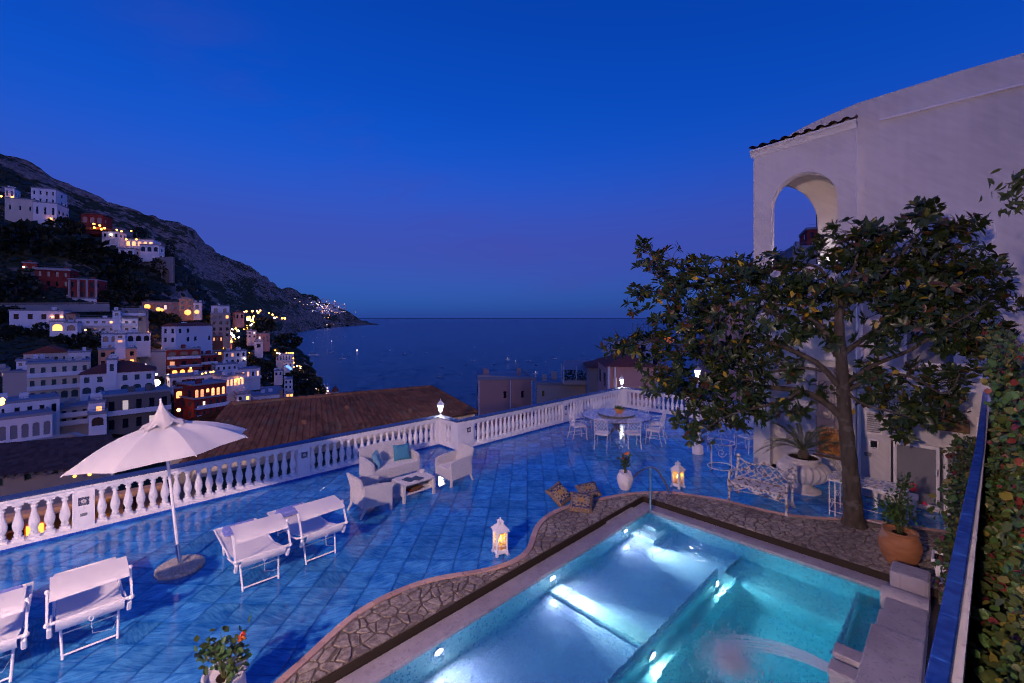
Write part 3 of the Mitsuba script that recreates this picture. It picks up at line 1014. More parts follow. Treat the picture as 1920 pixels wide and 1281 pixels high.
A0 = W(-4.0, TB)
balustrade('long white balustrade on the left, behind the parasol and loungers', A0, AX, SC + 4.0 + .12, [(.75, 1.05, 0), (3.86, 4.18, 2), (8.0, 8.3, 1), (12.28, 12.64, 0)], BX)
balustrade('short white return of the balustrade under the lit corner lantern', W(SC, TB + .12), BX, TR - TB - .12 + .12, [(0, .10, 0), (.62, 1.0, 0)], -AX, None)
E0 = W(SC + .12, TR)
balustrade('white balustrade facing the sea, from the corner lantern to the far corner', E0, AX, SB - SC - .0, [(0, .42, 1), (5.0, 5.34, 2), (9.35, 9.68, 0)], BX)
balustrade('far white balustrade behind the dining table, running into the tree', W(SB, TR + .12), BX, 9.6, [(0, .2, 0), (3.9, 4.2, 0), (5.6, 9.6, 0)], -AX)
# ------------------------------------------------------------------ the white house on the right
hs = thing('white_house', 'tall white plastered house with an arched loggia and low service doors on the right', 'house')
RH = frame(BX, ZX, AX * -1)          # local x along the front (b), local y up, local z out towards the pool (-a)... extrusions run to -z below


def front(poly, s_front, depth):
    """polygon in (t, z) extruded from s_front back by depth"""
    m = MB().poly(poly, depth)
    v, f = m.get()
    return MB().add(np.array([W(s_front + z, x, y) for x, y, z in v]), f)


def arch(x0, x1, z0, zs, n=20, k=1.0):
    r = (x1 - x0) / 2
    c = (x0 + x1) / 2
    return sg.Polygon([(x0, z0), (x1, z0)] + [(c + r * math.cos(a), zs + k * r * math.sin(a)) for a in np.linspace(0, math.pi, n)])


TL, TRT = -4.15, -1.79
tower = sg.Polygon([(TL, 0), (TRT, 0), (TRT, 9.12), (TL, 9.0)])
tower = tower.difference(arch(-3.69, -2.17, 5.64, 7.3, 28, 1.12)).difference(sg.box(-3.72, -.4, -1.85, 3.1))
part(hs, 'tower_front', front(tower, HS, .30), 'm_plaster')
# recessed ground floor wall with the grille opening
low = sg.box(-3.74, 0, -1.7, 3.12).difference(sg.box(-2.70, .52, -1.86, 2.9))
part(hs, 'ground_wall', front(low, 14.24, .22), 'm_plaster')
part(hs, 'window_sill', MB().box(W(14.30, -2.3, .505), (.36, .9, .03), FT), 'm_wood')
# loggia: floor, right wall, quarter arch at the back, vault
part(hs, 'loggia_floor', MB().box(W(14.9, -2.97, 5.50), (1.7, 2.3, .2), FT), 'm_plaster')
part(hs, 'loggia_side', MB().box(W(14.85, -2.02, 7.1), (1.3, .22, 3.4), FT), 'm_plaster')
back = sg.Polygon([(-4.15, 9.0), (-1.9, 9.0), (-1.9, 5.5), (-2.87, 5.5)] + [(-4.2 + 1.33 * math.cos(a), 6.95 + 1.45 * math.sin(a)) for a in np.linspace(0, math.pi / 2, 18)] + [(-4.25, 8.4)])
part(hs, 'loggia_back', front(back.buffer(0), 15.42, .25), 'm_plaster')
vault = MB()
n = 14
vv, ff = [], []
for k, a in enumerate(np.linspace(0, math.pi, n)):
    for s in (14.2, 15.45):
        vv.append(W(s, -3.02 + 1.0 * math.cos(a), 7.75 + .72 * math.sin(a)))
for k in range(n - 1):
    ff.append([2 * k, 2 * k + 1, 2 * k + 3, 2 * k + 2])
part(hs, 'vault', vault.add(vv, ff), 'm_plaster', True)
part(hs, 'loggia_roof', MB().box(W(14.85, -2.97, 8.92), (1.6, 2.36, .12), FT), 'm_plaster')
part(hs, 'left_pier', MB().box(W(15.05, -4.0, 2.7), (.9, .3, 5.4), FT), 'm_plaster')
part(hs, 'loggia_lamp', MB().ball(W(14.75, -2.55, 5.85), .09, 2), 'm_lamp', True, emit=np.array([1.0, .66, .55]) * 110, weight=.5)
# cornice and roof tiles
cor = MB()
e0, e1 = W(HS, TL - .06, 9.02), W(HS, TRT + .02, 9.16)
cr = [(0, -.16), (-.03, -.15), (-.05, -.10), (-.09, -.04), (-.15, -.01), (-.15, .03), (0.1, .03)]
vv = []
for e in (e0, e1):
    for s, z in cr:
        vv.append(e + AX * s + ZX * z)
m_ = len(cr)
ff = [[k, (k + 1) % m_, m_ + (k + 1) % m_, m_ + k] for k in range(m_)]
part(hs, 'cornice', cor.add(vv, ff), 'm_paint')
ed = (e1 - e0) / np.linalg.norm(e1 - e0)
nt = 18
for k in range(nt):
    o = e0 + (e1 - e0) * (k + .5) / nt + ZX * .05
    up = k % 2 == 0
    ang = np.linspace(0, math.pi, 7) if up else np.linspace(math.pi, 2 * math.pi, 7)
    vv = []
    for s, z0, r in ((-.2, 0, .08), (.5, .16, .07)):
        for a in ang:
            vv.append(o + AX * s + ed * r * math.cos(a) + ZX * (z0 + (.03 if up else .06) + r * .62 * math.sin(a)))
    ff = [[j, j + 1, 7 + j + 1, 7 + j] for j in range(6)]
    part(hs, 'roof_tile', MB().add(vv, ff), 'm_roof', True)
# the tall wall behind, with its rounded shoulder
prof = [(-3.9, 8.95), (-3.55, 9.2), (-3.17, 9.38), (-2.8, 9.49), (-2.4, 9.58), (-2.0, 9.66), (-1.76, 9.70), (0, 9.78), (7, 9.8)]
tall = sg.Polygon([(7, -1), (7, 9.8)] + prof[::-1][1:] + [(-3.9, 8.98), (TRT - .1, 8.98), (TRT - .1, -1)])
tall = tall.buffer(0)
part(hs, 'main_wall', front(tall, 14.12, .4), 'm_plaster')
led = MB()
for k in range(9):
    t0 = -1.35 + k * .75
    led.box(W(14.09, t0 + .37, 9.10 + .004 * (k % 3)), (.09, .735, .035), FT)
part(hs, 'ledge', led, 'm_paint')
# down pipe
part(hs, 'down_pipe', MB().tube([W(13.84, -1.70, z) for z in np.linspace(0, 4.6, 5)], .055, 14).tube([W(13.84, -1.70, 2.0), W(13.84, -1.70, 2.06)], .068, 14).tube([W(13.84, -1.70, 4.0), W(13.84, -1.70, 4.06)], .068, 14), 'm_paint', 40)
# low service wall with cupboard doors
ext = sg.box(-1.60, 0, 1.9, 2.92).difference(sg.box(-1.06, .06, 1.25, 1.42)).difference(sg.box(-1.52, 1.50, -1.22, 2.02)).difference(sg.box(-1.12, 1.52, -.74, 2.02)).difference(sg.box(.28, 1.45, .70, 2.15)).difference(sg.box(.92, 1.45, 1.62, 2.3))
part(hs, 'service_wall', front(ext, DS, .16), 'm_plaster')
part(hs, 'service_roof', MB().box(W(DS + .42, .15, 2.95), (.95, 3.55, .07), FT, .01), 'm_plaster')
part(hs, 'service_end', MB().box(W(DS + .52, -1.52, 1.45), (.72, .12, 2.9), FT), 'm_plaster')
for k, (t0, t1) in enumerate(((-1.02, -.26), (-.20, .52), (.58, 1.22))):
    d = part(hs, 'cupboard_door', MB().box(W(DS + .03, (t0 + t1) / 2, .74), (.04, t1 - t0, 1.34), FT), 'm_screen')
    fr = MB()
    for a, b, c, e in ((t0, t0 + .06, .06, 1.41), (t1 - .06, t1, .06, 1.41)):
        fr.box(W(DS - .005, (a + b) / 2, (c + e) / 2), (.05, b - a, e - c), FT, .005)
    for z in (.10, 1.38):
        fr.box(W(DS - .005, (t0 + t1) / 2, z), (.05, t1 - t0 - .124, .07), FT, .005)
    part(d, 'frame', fr, 'm_paint')
    if k == 0:
        part(d, 'handle', MB().box(W(DS - .045, t1 - .03, .86), (.03, .025, .15), FT, .004), 'm_chrome')
for t0, t1 in ((-1.51, -1.23), (-1.11, -.75)):
    v_ = part(hs, 'vent', MB().box(W(DS + .06, (t0 + t1) / 2, 1.77), (.03, t1 - t0, .48), FT), 'm_screen')
    fr = MB()
    for z in (1.515, 2.005):
        fr.box(W(DS - .004, (t0 + t1) / 2, z), (.03, t1 - t0 + .04, .03), FT)
    for t in (t0, t1):
        fr.box(W(DS - .004, t, 1.76), (.03, .03, .46), FT)
    for z in np.linspace(1.56, 1.96, 9):
        fr.box(W(DS + .035, (t0 + t1) / 2, z), (.02, t1 - t0 - .03, .012), FT @ rotx(.0))
    part(v_, 'frame', fr, 'm_paint')
mt = part(hs, 'meter_box', MB().box(W(DS - .02, -1.36, 1.27), (.05, .17, .21), FT, .006), 'm_paint')
part(mt, 'window', MB().box(W(DS - .047, -1.36, 1.27), (.006, .12, .15), FT), 'm_glass_dark')
part(hs, 'light_switch', MB().box(W(DS - .012, -1.47, 1.0), (.03, .13, .09), FT, .005).box(W(DS - .03, -1.47, 1.0), (.012, .04, .05), FT), 'm_screen')
part(hs, 'light_switch', MB().box(W(14.22, -3.32, .86), (.03, .13, .09), FT, .005), 'm_screen')
# pierced lattice panels
def lattice(t0, t1, z0, z1, s):
    w, h = t1 - t0, z1 - z0
    panel = sg.box(t0, z0, t1, z1)
    holes = []
    cx, cz = (t0 + t1) / 2, (z0 + z1) / 2
    for k in range(20):
        a = 2 * math.pi * k / 20
        c, s_2 = math.cos(a), math.sin(a)
        p = [(cx + r * c - o * s_2, cz + r * s_2 + o * c) for r, o in ((.055, -.006), (.055, .006), (.135, .014), (.135, -.014))]
        holes.append(sg.Polygon(p))
    for ring, nn, rad in ((.185, 16, .026), (.25, 20, .030), (.32, 24, .034), (.40, 30, .034), (.47, 34, .036), (.54, 40, .034)):
        for k in range(nn):
            a = 2 * math.pi * (k + .5 * (nn % 4 > 0)) / nn
            holes.append(sg.Point(cx + ring * math.cos(a), cz + ring * math.sin(a)).buffer(rad, 3))
    holes.append(sg.Point(cx, cz).buffer(.03, 4))
    pan = panel.difference(shapely.union_all(holes).intersection(panel.buffer(-.03)))
    return front(pan, s, .02)


part(hs, 'lattice_panel', lattice(.28, .70, 1.45, 2.15, DS + .05), 'm_paint')
part(hs, 'lattice_panel', lattice(.92, 1.62, 1.45, 2.3, DS + .05), 'm_paint')
part(hs, 'back_light', MB().ball(W(DS + .6, 1.25, 2.1), .06, 1), 'm_lamp', True, emit=np.array([1.0, .85, .8]) * 130, weight=.3)
# upstairs window with a closed shutter, half hidden by the tree
wn = part(hs, 'window', MB().box(W(14.10, -.45, 3.5), (.05, .8, .7), FT), 'm_screen')
part(wn, 'frame', MB().box(W(14.08, -.87, 3.5), (.08, .05, .76), FT).box(W(14.08, -.03, 3.5), (.08, .05, .76), FT).box(W(14.08, -.45, 3.13), (.08, .78, .05), FT), 'm_paint')
# the room behind the grille: floor, counter, back wall, warm lamp
rm = MB()
rm.box(W(15.9, -1.4, 1.5), (.1, 3.4, 3.1), FT)
rm.box(W(15.1, .2, 1.5), (1.6, .1, 3.1), FT)
part(hs, 'room_wall', rm, 'm_plaster')
part(hs, 'room_floor', MB().box(W(15.2, -1.5, .0), (1.6, 3.4, .04), FT), 'm_border')
part(hs, 'counter', MB().box(W(14.95, -1.95, .55), (.55, 1.5, 1.06), FT, .01), 'm_orange')
part(hs, 'room_lamp', MB().ball(W(14.8, -1.2, 2.5), .08, 1), 'm_lamp', True, emit=np.array([1.0, .62, .42]) * 100, weight=.5)
# curled iron grille
gr = MB()


def curl(c, r0, turns, sgn=1, ph=0.0, up=1):
    a = np.linspace(0, 2 * math.pi * turns, 26)
    r = r0 * (1 - a / a[-1] * .82)
    return np.stack([c[0] + sgn * r * np.cos(a + ph), c[1] + up * r * np.sin(a + ph)], 1)


def curl3(mb_, pts2, s, r, n=5):
    mb_.tube([W(s, x, z) for x, z in pts2], r, n)


for t in (-2.68, -2.28, -1.88):
    gr.tube([W(14.2, t, .53), W(14.2, t, 2.9)], .008, 6)
for z in np.arange(.75, 2.8, .42):
    for t, sgn in ((-2.52, 1), (-2.44, -1), (-2.12, 1), (-2.04, -1)):
        curl3(gr, curl((t, z), .13, 1.6, sgn, .4 * z, 1 if int(z * 5) % 2 else -1), 14.2, .006)
part(hs, 'grille', gr, 'm_iron', 40)
# sun-shaped wire ornament high on the wall
om = MB()
for ring in (.30, .19):
    for k in range(9):
        a = 2 * math.pi * k / 9
        cc = (.16 + ring * math.cos(a), 6.05 + ring * 1.0 * math.sin(a))
        curl3(om, curl(cc, .075, 1.3, 1 if k % 2 else -1, a), 14.07, .009)
circ = [W(14.07, .16 + .42 * math.cos(a), 6.05 + .42 * math.sin(a)) for a in np.linspace(0, 2 * math.pi, 40)[:-1]]
om.tube(circ, .010, 6, closed=True)
single('wall_ornament', om, 'm_paint', 'round wire scroll ornament hanging on the white wall above the tree', 'wall ornament', smooth=40)

# ------------------------------------------------------------------ blue-topped parapet of the walkway on the right, the walkway, the ivy fence
R0, R1, R2 = np.array([.60, .78, 0]), np.array([5.41, 5.06, 0]), np.array([10.2, 9.42, 0])
pp_ = thing('parapet', 'white parapet wall with a glossy blue tiled top, at the right edge', 'parapet')
for a, b in ((R0, R1), (R1, R2)):
    d = (b - a) / np.linalg.norm(b - a)
    L = np.linalg.norm(b - a)
    n_ = max(1, int(L / .42))
    Rr = frame(d, np.cross(ZX, d))
    for k in range(n_):
        part(pp_, 'coping_tile', MB().box(a + d * L * (k + .5) / n_ + ZX * 2.685, (L / n_ - .004, .07, .03), Rr, .006), 'm_rail')
    part(pp_, 'wall', MB().box((a + b) / 2 + ZX * 1.33, (L, .058, 2.68), Rr), 'm_white')
d = (R2 - R0) / np.linalg.norm(R2 - R0)
nr = np.array([d[1], -d[0], 0])
wk = MB().box((R0 + R2) / 2 + nr * .18 + ZX * 1.2, (np.linalg.norm(R2 - R0), .27, 2.2), frame(d, np.cross(ZX, d)))
struct('planting_strip', wk, 'm_soil')
hr = thing('handrail_board', 'narrow white rail added to brighten the far side of the blue topped parapet', 'rail')
put(hr, MB().bar(R0 + nr * .062 + ZX * 2.64, R2 - d * .3 + nr * .062 + ZX * 2.64, .034, .06), 'm_white')  # rail added in place of light on the far side of the parapet
fc = thing('board_fence', 'weathered grey board fence overgrown with ivy at the right edge', 'fence')
Lf = 9.4
for k in range(34):
    o = R0 + d * (1.0 + k * Lf / 34 + .12) + nr * .33
    part(fc, 'board', MB().box(o + ZX * (2.1 + .05 * math.sin(k * 2.1)), (Lf / 34 - .025, .03, 3.6), frame(d, np.cross(ZX, d))), 'm_board')
for z in (1.6, 3.4):
    part(fc, 'rail', MB().bar(R0 + d + nr * .37 + ZX * z, R0 + d * 10.4 + nr * .37 + ZX * z, .05, .08), 'm_board')

# flood lamp on its bracket behind the camera, which lights the terrace
fl = np.array(FLOOD['loc'])
ax = np.array(FLOOD['aim']) - fl
ax /= np.linalg.norm(ax)
sx = np.cross(ax, ZX)
sx /= np.linalg.norm(sx)
Rf = frame(sx, np.cross(ax, sx) * -1, ax)
if np.linalg.det(Rf) < 0:
    Rf = frame(-sx, np.cross(ax, sx) * -1, ax)
fk = thing('floodlight', 'floodlight on a pole behind the terrace', 'floodlight')
w_, h_ = FLOOD['size']
part(fk, 'housing', MB().box(fl - ax * .09, (w_ + .06, h_ + .06, .14), Rf, .02), 'm_black')
part(fk, 'pole', MB().tube([fl - ax * .1 - ZX * 6.2, fl - ax * .1], .04, 10), 'm_black')
q4 = np.array([[-w_ / 2, -h_ / 2, 0], [w_ / 2, -h_ / 2, 0], [w_ / 2, h_ / 2, 0], [-w_ / 2, h_ / 2, 0]]) @ Rf.T + fl
part(fk, 'lens', MB().add(q4, np.array([[0, 1, 2], [0, 2, 3]])), 'm_lamp', emit=np.array(FLOOD['rgb']) * FLOOD['I'] / (w_ * h_), weight=3.0)
# ------------------------------------------------------------------ the town
for nm, c in dict(white=(.78, .75, .73), cream=(.66, .57, .46), peach=(.58, .33, .20), pink=(.50, .29, .24), red=(.27, .045, .035), grey=(.30, .28, .27), stucco=(.48, .41, .36), rust=(.32, .12, .06), stone=(.17, .145, .125)).items():
    mtl('m_house_' + nm, c, 0.85, 0.15)
mtl('m_flat_roof', (.27, .28, .31), 0.7, 0.2)
mtl('m_red_roof', (.23, .07, .05), 0.85, 0.15)
mtl('m_teal_shutter', (.03, .07, .08), 0.6, 0.3)
mtl('m_brown_shutter', (.07, .035, .022), 0.7, 0.3)
WARM, AMBER, COOL, BLUE = np.array([2.6, .95, .22]), np.array([3.2, 1.15, .10]), np.array([2.2, 1.7, 1.5]), np.array([.25, .75, 2.6])
WT = .003


def hframe(uL, uR, vT, vB, d, yaw):
    """origin, unit vectors, width and height of a front seen in the frame between uL and uR"""
    o = A(uL, vB, d)
    c, s = math.cos(yaw), math.sin(yaw)
    k = (uR - U0) / F
    w = (k * o[1] - o[0]) / (c - k * s)
    return o, np.array([c, s, 0.0]), w, (vB - vT) * d / F


def house(label, uL, uR, vT, vB, d=None, yaw=0.0, mat_='white', rows=2, cols=3, depth=8.0, roof='flat', win='m_glass_dark', lit=(), arch_rows=(), balcony=(), into=None, name='house', lamps=(), glow=WARM, wsize=(.42, .52), below=4.0, cat='house', group=None, skip=(), shutters=False):
    if d is None:
        d = hill_point((uL + uR) / 2, vB)
    if uR < 640:      # the town's fronts look towards the bay and the terrace
        yaw += .8 * math.degrees(math.atan((U0 - (uL + uR) / 2) / F))
    o, X, w, h = hframe(uL, uR, vT, vB, d, math.radians(yaw))
    Y = np.array([-X[1], X[0], 0])
    R = np.array([X, Y, ZX]).T
    k = into or thing(name, label, cat, group)

    def P(nm, m, b, par=None, **kw):
        return part(par or k, nm, m.xf(R, o), b, **kw)
    face = sg.box(0, -below, w, h)
    holes = []
    wins = []
    if rows and cols:
        rh, cw_ = h / rows, w / cols
        for r in range(rows):
            for c in range(cols):
                if (r, c) in skip:
                    continue
                ww, wh = cw_ * wsize[0], rh * wsize[1]
                x0, z0 = cw_ * (c + .5) - ww / 2, h - rh * (r + 1) + rh * .2
                if r in arch_rows:
                    ww = cw_ * .66
                    x0 = cw_ * (c + .5) - ww / 2
                    hole = arch(x0, x0 + ww, z0, z0 + max(.1, wh - ww * .25), 8, .8)
                else:
                    hole = sg.box(x0, z0, x0 + ww, z0 + wh)
                holes.append(hole)
                wins.append((r, c, x0, z0, ww, wh))
        face = face.difference(shapely.union_all(holes))
    RX = np.array([[1, 0, 0], [0, 0, -1], [0, 1, 0]])
    wl = MB().poly(face, .3, RX, (0, .3, 0))
    wl.box((.15, depth / 2 + .15, (h - below) / 2), (.3, depth - .3, h + below)).box((w - .15, depth / 2 + .15, (h - below) / 2), (.3, depth - .3, h + below))
    wl.box((w / 2, depth - .15, (h - below) / 2), (w - .62, .3, h + below))
    P('wall', wl, 'm_house_' + mat_)
    if rows:
        hsd = random.Random(int(uL * 7 + vT))
        for sx in (0, 1):
            for r in range(rows):
                for c in range(max(1, int(depth / 3))):
                    if hsd.random() < .65:
                        y = depth * (c + .5) / max(1, int(depth / 3))
                        P('side_window', MB().box((sx * w + (.03 if sx else -.03), y, h - h / rows * (r + .55)), (.08, .9, min(1.3, h / rows * .5))), win)
    if roof == 'flat' and rows:
        for q in range(hsd.randint(1, 3)):
            P('chimney', MB().box((w * hsd.uniform(.1, .9), depth * hsd.uniform(.15, .8), h + .5), (.5 + .6 * hsd.random(), .6, .9 + .7 * hsd.random())), 'm_house_' + mat_)
        P('rooftop_railing', MB().bar((.1, .0, h + .85), (w - .1, .0, h + .85), .05).bar((w * .5, 0, h + .4), (w * .5, 0, h + .85), .04), 'm_screen')
    for r, c, x0, z0, ww, wh in wins:
        L = (r, c) in lit
        m = MB().box((x0 + ww / 2, .26, z0 + wh / 2 + (.1 * ww if r in arch_rows else 0)), (ww + .1, .06, wh + (.3 * ww if r in arch_rows else .1)))
        P('window', m, 'm_lamp' if L else win, emit=glow * (.55 + .5 * random.random()) if L else None, weight=WT if L else None)
        if shutters and not L:
            P('shutter', MB().box((x0 - ww * .22, -.03, z0 + wh / 2), (ww * .4, .05, wh)).box((x0 + ww * 1.22, -.03, z0 + wh / 2), (ww * .4, .05, wh)), 'm_brown_shutter', kind='stuff')
    if roof == 'flat':
        P('roof', MB().box((w / 2, depth / 2, h + .06), (w + .3, depth + .3, .12)).box((w / 2, -.05, h + .25), (w + .3, .2, .3)).box((-.05, depth / 2, h + .25), (.2, depth - .2, .3)).box((w + .05, depth / 2, h + .25), (.2, depth - .2, .3)), 'm_flat_roof')
    elif roof in ('hip', 'gable'):
        e = .35
        rz_ = min(w, depth) * .22
        i_ = min(w, depth) * .45 if roof == 'hip' else -.0
        if w >= depth:
            v = [(-e, -e, h), (w + e, -e, h), (w + e, depth + e, h), (-e, depth + e, h), (i_ - e * (roof == 'gable'), depth / 2, h + rz_), (w - i_ + e * (roof == 'gable'), depth / 2, h + rz_)]
            f = [[0, 1, 5], [0, 5, 4], [1, 2, 5], [2, 3, 4], [2, 4, 5], [3, 0, 4]]
        else:
            v = [(-e, -e, h), (w + e, -e, h), (w + e, depth + e, h), (-e, depth + e, h), (w / 2, i_ - e * (roof == 'gable'), h + rz_), (w / 2, depth - i_, h + rz_)]
            f = [[0, 1, 4], [1, 2, 5], [1, 5, 4], [2, 3, 5], [3, 0, 4], [3, 4, 5]]
        P('roof', MB().add(v, f), 'm_red_roof')
        if roof == 'gable' and w < depth:
            P('gable', MB().add([(0, .02, h), (w, .02, h), (w / 2, .02, h + rz_ * .96)], [[0, 1, 2]]), 'm_house_' + mat_)
    for r in balcony:
        z = h - h / max(rows, 1) * (r + 1)
        b = P('balcony', MB().box((w / 2, -.6, z + .06), (w * .98, 1.2, .14)).box((w / 2, -1.15, z + .45), (w * .98, .1, .75)), 'm_house_white')
    for x, z, L, rad in lamps:
        P('lamp', MB().ball((x * w, -.35, z * h), rad, 1), 'm_lamp', emit=L, weight=WT)
    return k


def lampball(k, u, v, d, rad, L, nm='lamp'):
    part(k, nm, MB().ball(A(u, v, d), rad, 1), 'm_lamp', emit=L, weight=WT)


# high on the left
k = house('white two-winged house high on the slope at the left edge', 62, 107, 379, 406, 176, -14, 'white', 1, 3, 9, wsize=(.3, .5), lamps=[(.72, -.12, AMBER * 4, .45)])
house(None, 58, 105, 352, 381, 184, -14, 'white', 2, 4, 9, into=k, wsize=(.3, .5))
house(None, 9, 66, 371, 397, 178, -14, 'cream', 1, 3, 8, into=k, wsize=(.2, .3))
house('small white house with a lamp, uppermost left on the slope', 9, 27, 352, 370, 190, -8, 'white', 1, 2, 6, lamps=[(.8, .1, AMBER * 4, .35), (-.35, .05, AMBER * 4, .4)])
k = house('dark red house with three pale arches high on the slope', 152, 193, 401, 421, 192, -16, 'red', 1, 3, 8, roof='hip', win='m_house_pink', arch_rows=(0,))
part(k, 'terrace', MB().box(A(186, 430, 188), (8, 4, 1.0)), 'm_house_rust')
for u, v in ((176, 420), (187, 423), (177, 427), (196, 428), (190, 430)):
    lampball(k, u, v, 185, .42, AMBER * 3.2)
house('long low white house under the dark red one, with one lamp', 191, 223, 434, 446, 194, -18, 'white', 1, 3, 6, lamps=[(.55, .55, COOL * 3, .4), (.9, 1.35, AMBER * 3, .35)])
k = house('white restaurant house with a row of warm lit arches high on the slope', 224, 288, 448, 463, 202, -17, 'white', 1, 6, 7, lit=[(0, 0), (0, 1), (0, 2), (0, 3), (0, 4), (0, 5)], arch_rows=(0,), glow=WARM * .8)
house(None, 262, 298, 459, 474, 200, -17, 'white', 1, 3, 5, into=k, arch_rows=(0,))
house(None, 222, 252, 466, 478, 196, -17, 'white', 1, 2, 5, into=k)
for u, v in ((228, 434), (246, 433), (237, 449), (256, 449)):
    lampball(k, u, v, 198, .36, AMBER * 3)
rw = thing('retaining_wall', 'grey stone retaining wall with blind arches on the upper slope', 'wall')
o, X, w, h = hframe(252, 322, 484, 508, 204, math.radians(-12))
Y = np.array([-X[1], X[0], 0])
RR = np.array([X, Y, ZX]).T
fc_ = sg.box(0, -6, w, h)
for q in range(3):
    fc_ = fc_.difference(arch(w * (.12 + .3 * q), w * (.34 + .3 * q), -6, -1.5, 8))
part(rw, 'face', MB().poly(fc_, .8, np.array([[1, 0, 0], [0, 0, -1], [0, 1, 0]]), (0, .8, 0)).xf(RR, o), 'm_house_grey')
part(rw, 'back', MB().box((w / 2, 1.2, -3 + h / 2), (w, .5, h + 6)).xf(RR, o), 'm_house_stone')
lampball(rw, 308, 485, 203, .3, COOL * 3)
# red palazzo
k = house('dark red palazzo with pale corner strips and an amber lit ground floor', 66, 131, 503, 557, 148, -6, 'red', 3, 4, 10, wsize=(.34, .5), win='m_glass_dark', shutters=False)
house(None, 127, 181, 524, 560, 146, -10, 'red', 2, 3, 9, into=k, wsize=(.28, .55))
house(None, 82, 181, 559, 574, 143, -8, 'white', 1, 6, 9, into=k, wsize=(.25, .5), lit=[(0, 2), (0, 5)], glow=AMBER)
for u in (67, 130, 147, 163, 180):
    a, b = A(u, 525 + (u > 126) * 0, 145.6), A(u, 558, 145.6)
    part(k, 'pilaster', MB().bar(a, b, .5, .3, (1, 0, 0)), 'm_house_stucco')
part(k, 'cornice', MB().bar(A(65, 503.5, 147.5), A(132, 507, 146.8), .4, .5), 'm_house_stucco')
house('low dark red house left of the palazzo with a small white lamp', 42, 69, 493, 512, 156, -4, 'red', 1, 2, 7, lamps=[(.1, .6, COOL * 3, .25)])
rd = thing('road_wall', 'long grey road wall below the red palazzo', 'wall')
part(rd, 'face', MB().bar(A(-40, 580, 128), A(205, 577, 142), .8, 2.4), 'm_house_grey')
part(rd, 'parapet', MB().bar(A(-40, 570, 127.9), A(205, 568, 141.9), .5, .5), 'm_house_stone')
# first row under the road
k = house('white house with brown shutters, two wall lamps and an arched lit door', 17, 119, 583, 622, 121, -3, 'white', 2, 4, 9, wsize=(.38, .5), win='m_brown_shutter', lamps=[(.79, .72, WARM * 4, .22), (.97, .72, WARM * 4, .22)], skip=[(1, 0), (1, 1), (1, 2)])
house(None, 93, 122, 604, 625, 119, -3, 'white', 1, 1, 4, into=k, lit=[(0, 0)], arch_rows=(0,), glow=AMBER)
house(None, 121, 145, 606, 624, 119.5, -3, 'white', 1, 1, 4, into=k, lit=[], arch_rows=(0,))
lampball(k, 160, 619, 119, .25, WARM * 3)
house('small peach gabled house between two white houses under the road', 124, 142, 589, 606, 126, 0, 'peach', 1, 1, 6, roof='gable')
k = house('long white modern house with balconies, right of the shuttered house', 142, 258, 598, 626, 125, 4, 'white', 2, 8, 9, wsize=(.45, .5), balcony=(0, 1), lit=[(0, 4)], lamps=[(.8, .55, COOL * 3.5, .25)])
house(None, 190, 282, 627, 645, 118, 6, 'white', 1, 6, 8, into=k, arch_rows=(0,))
house(None, 211, 226, 584, 594, 128, 4, 'white', 1, 1, 4, into=k)
house('white cube house with a balcony above the long modern house', 228, 274, 580, 604, 134, 2, 'grey', 2, 2, 7, balcony=(0,))
house('white house with a terrace hedge in front and one warm window', 215, 235, 628, 644, 110, 4, 'white', 2, 1, 6, lit=[(1, 0)], glow=WARM * .6)
house('white gabled house with a red roof and a blank side wall', 303, 330, 612, 645, 130, -30, 'white', 2, 2, 16, roof='gable', win='m_glass_dark')
k = house('row of pinkish houses with bushes made to glow amber high above the village', 266, 352, 567, 583, 172, 3, 'pink', 1, 7, 7, lit=[(0, 3)], glow=COOL * .6)
house(None, 336, 362, 561, 582, 175, 3, 'peach', 2, 2, 7, into=k)
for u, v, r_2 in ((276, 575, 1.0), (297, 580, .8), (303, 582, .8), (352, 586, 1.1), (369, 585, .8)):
    lampball(k, u, v, 168, r_2, AMBER * .75, 'lit_bush')  # lamp light on the bushes is given as their own glow
house('small white blue-lit cube right of the pinkish row', 362, 377, 568, 582, 178, 3, 'white', 1, 1, 6)
house('pale house with a red hip roof beside the tall grey block', 340, 398, 613, 636, 150, 6, 'stucco', 2, 5, 9, roof='hip', lit=[(1, 4)], glow=COOL * .6)
house('white flat house with railings, left of the red hip roof', 334, 366, 610, 634, 146, 4, 'white', 1, 3, 8)
k = house('tall grey block with a roof terrace above the lit road', 395, 432, 588, 634, 172, 8, 'grey', 4, 3, 10, lit=[(0, 2)], glow=AMBER * .7)
house(None, 396, 430, 574, 589, 178, 8, 'white', 1, 2, 8, into=k)
house('pink house with a red roof at the top of the lit road', 441, 458, 586, 600, 232, 15, 'pink', 1, 2, 8, roof='gable')
house('small pale house right of the lit road, among trees', 464, 481, 621, 634, 226, 10, 'white', 2, 2, 7, lit=[(0, 1)], glow=COOL * .6)
house('reddish house with a white terrace right of the lit road', 483, 506, 626, 645, 226, 8, 'pink', 1, 3, 7, lit=[(0, 0)], glow=COOL * .5)
house('small white house under the reddish house, by the dark trees', 477, 493, 641, 655, 206, 5, 'white', 1, 1, 6)
house('low white shop front with awnings along the lit road', 356, 398, 634, 648, 148, 12, 'cream', 1, 4, 6, lit=[(0, 2), (0, 3)], glow=WARM * .7)
house('orange shop front beside the string lights', 398, 418, 630, 642, 160, 12, 'rust', 1, 3, 6, lit=[(0, 0), (0, 2)], glow=WARM * .8)
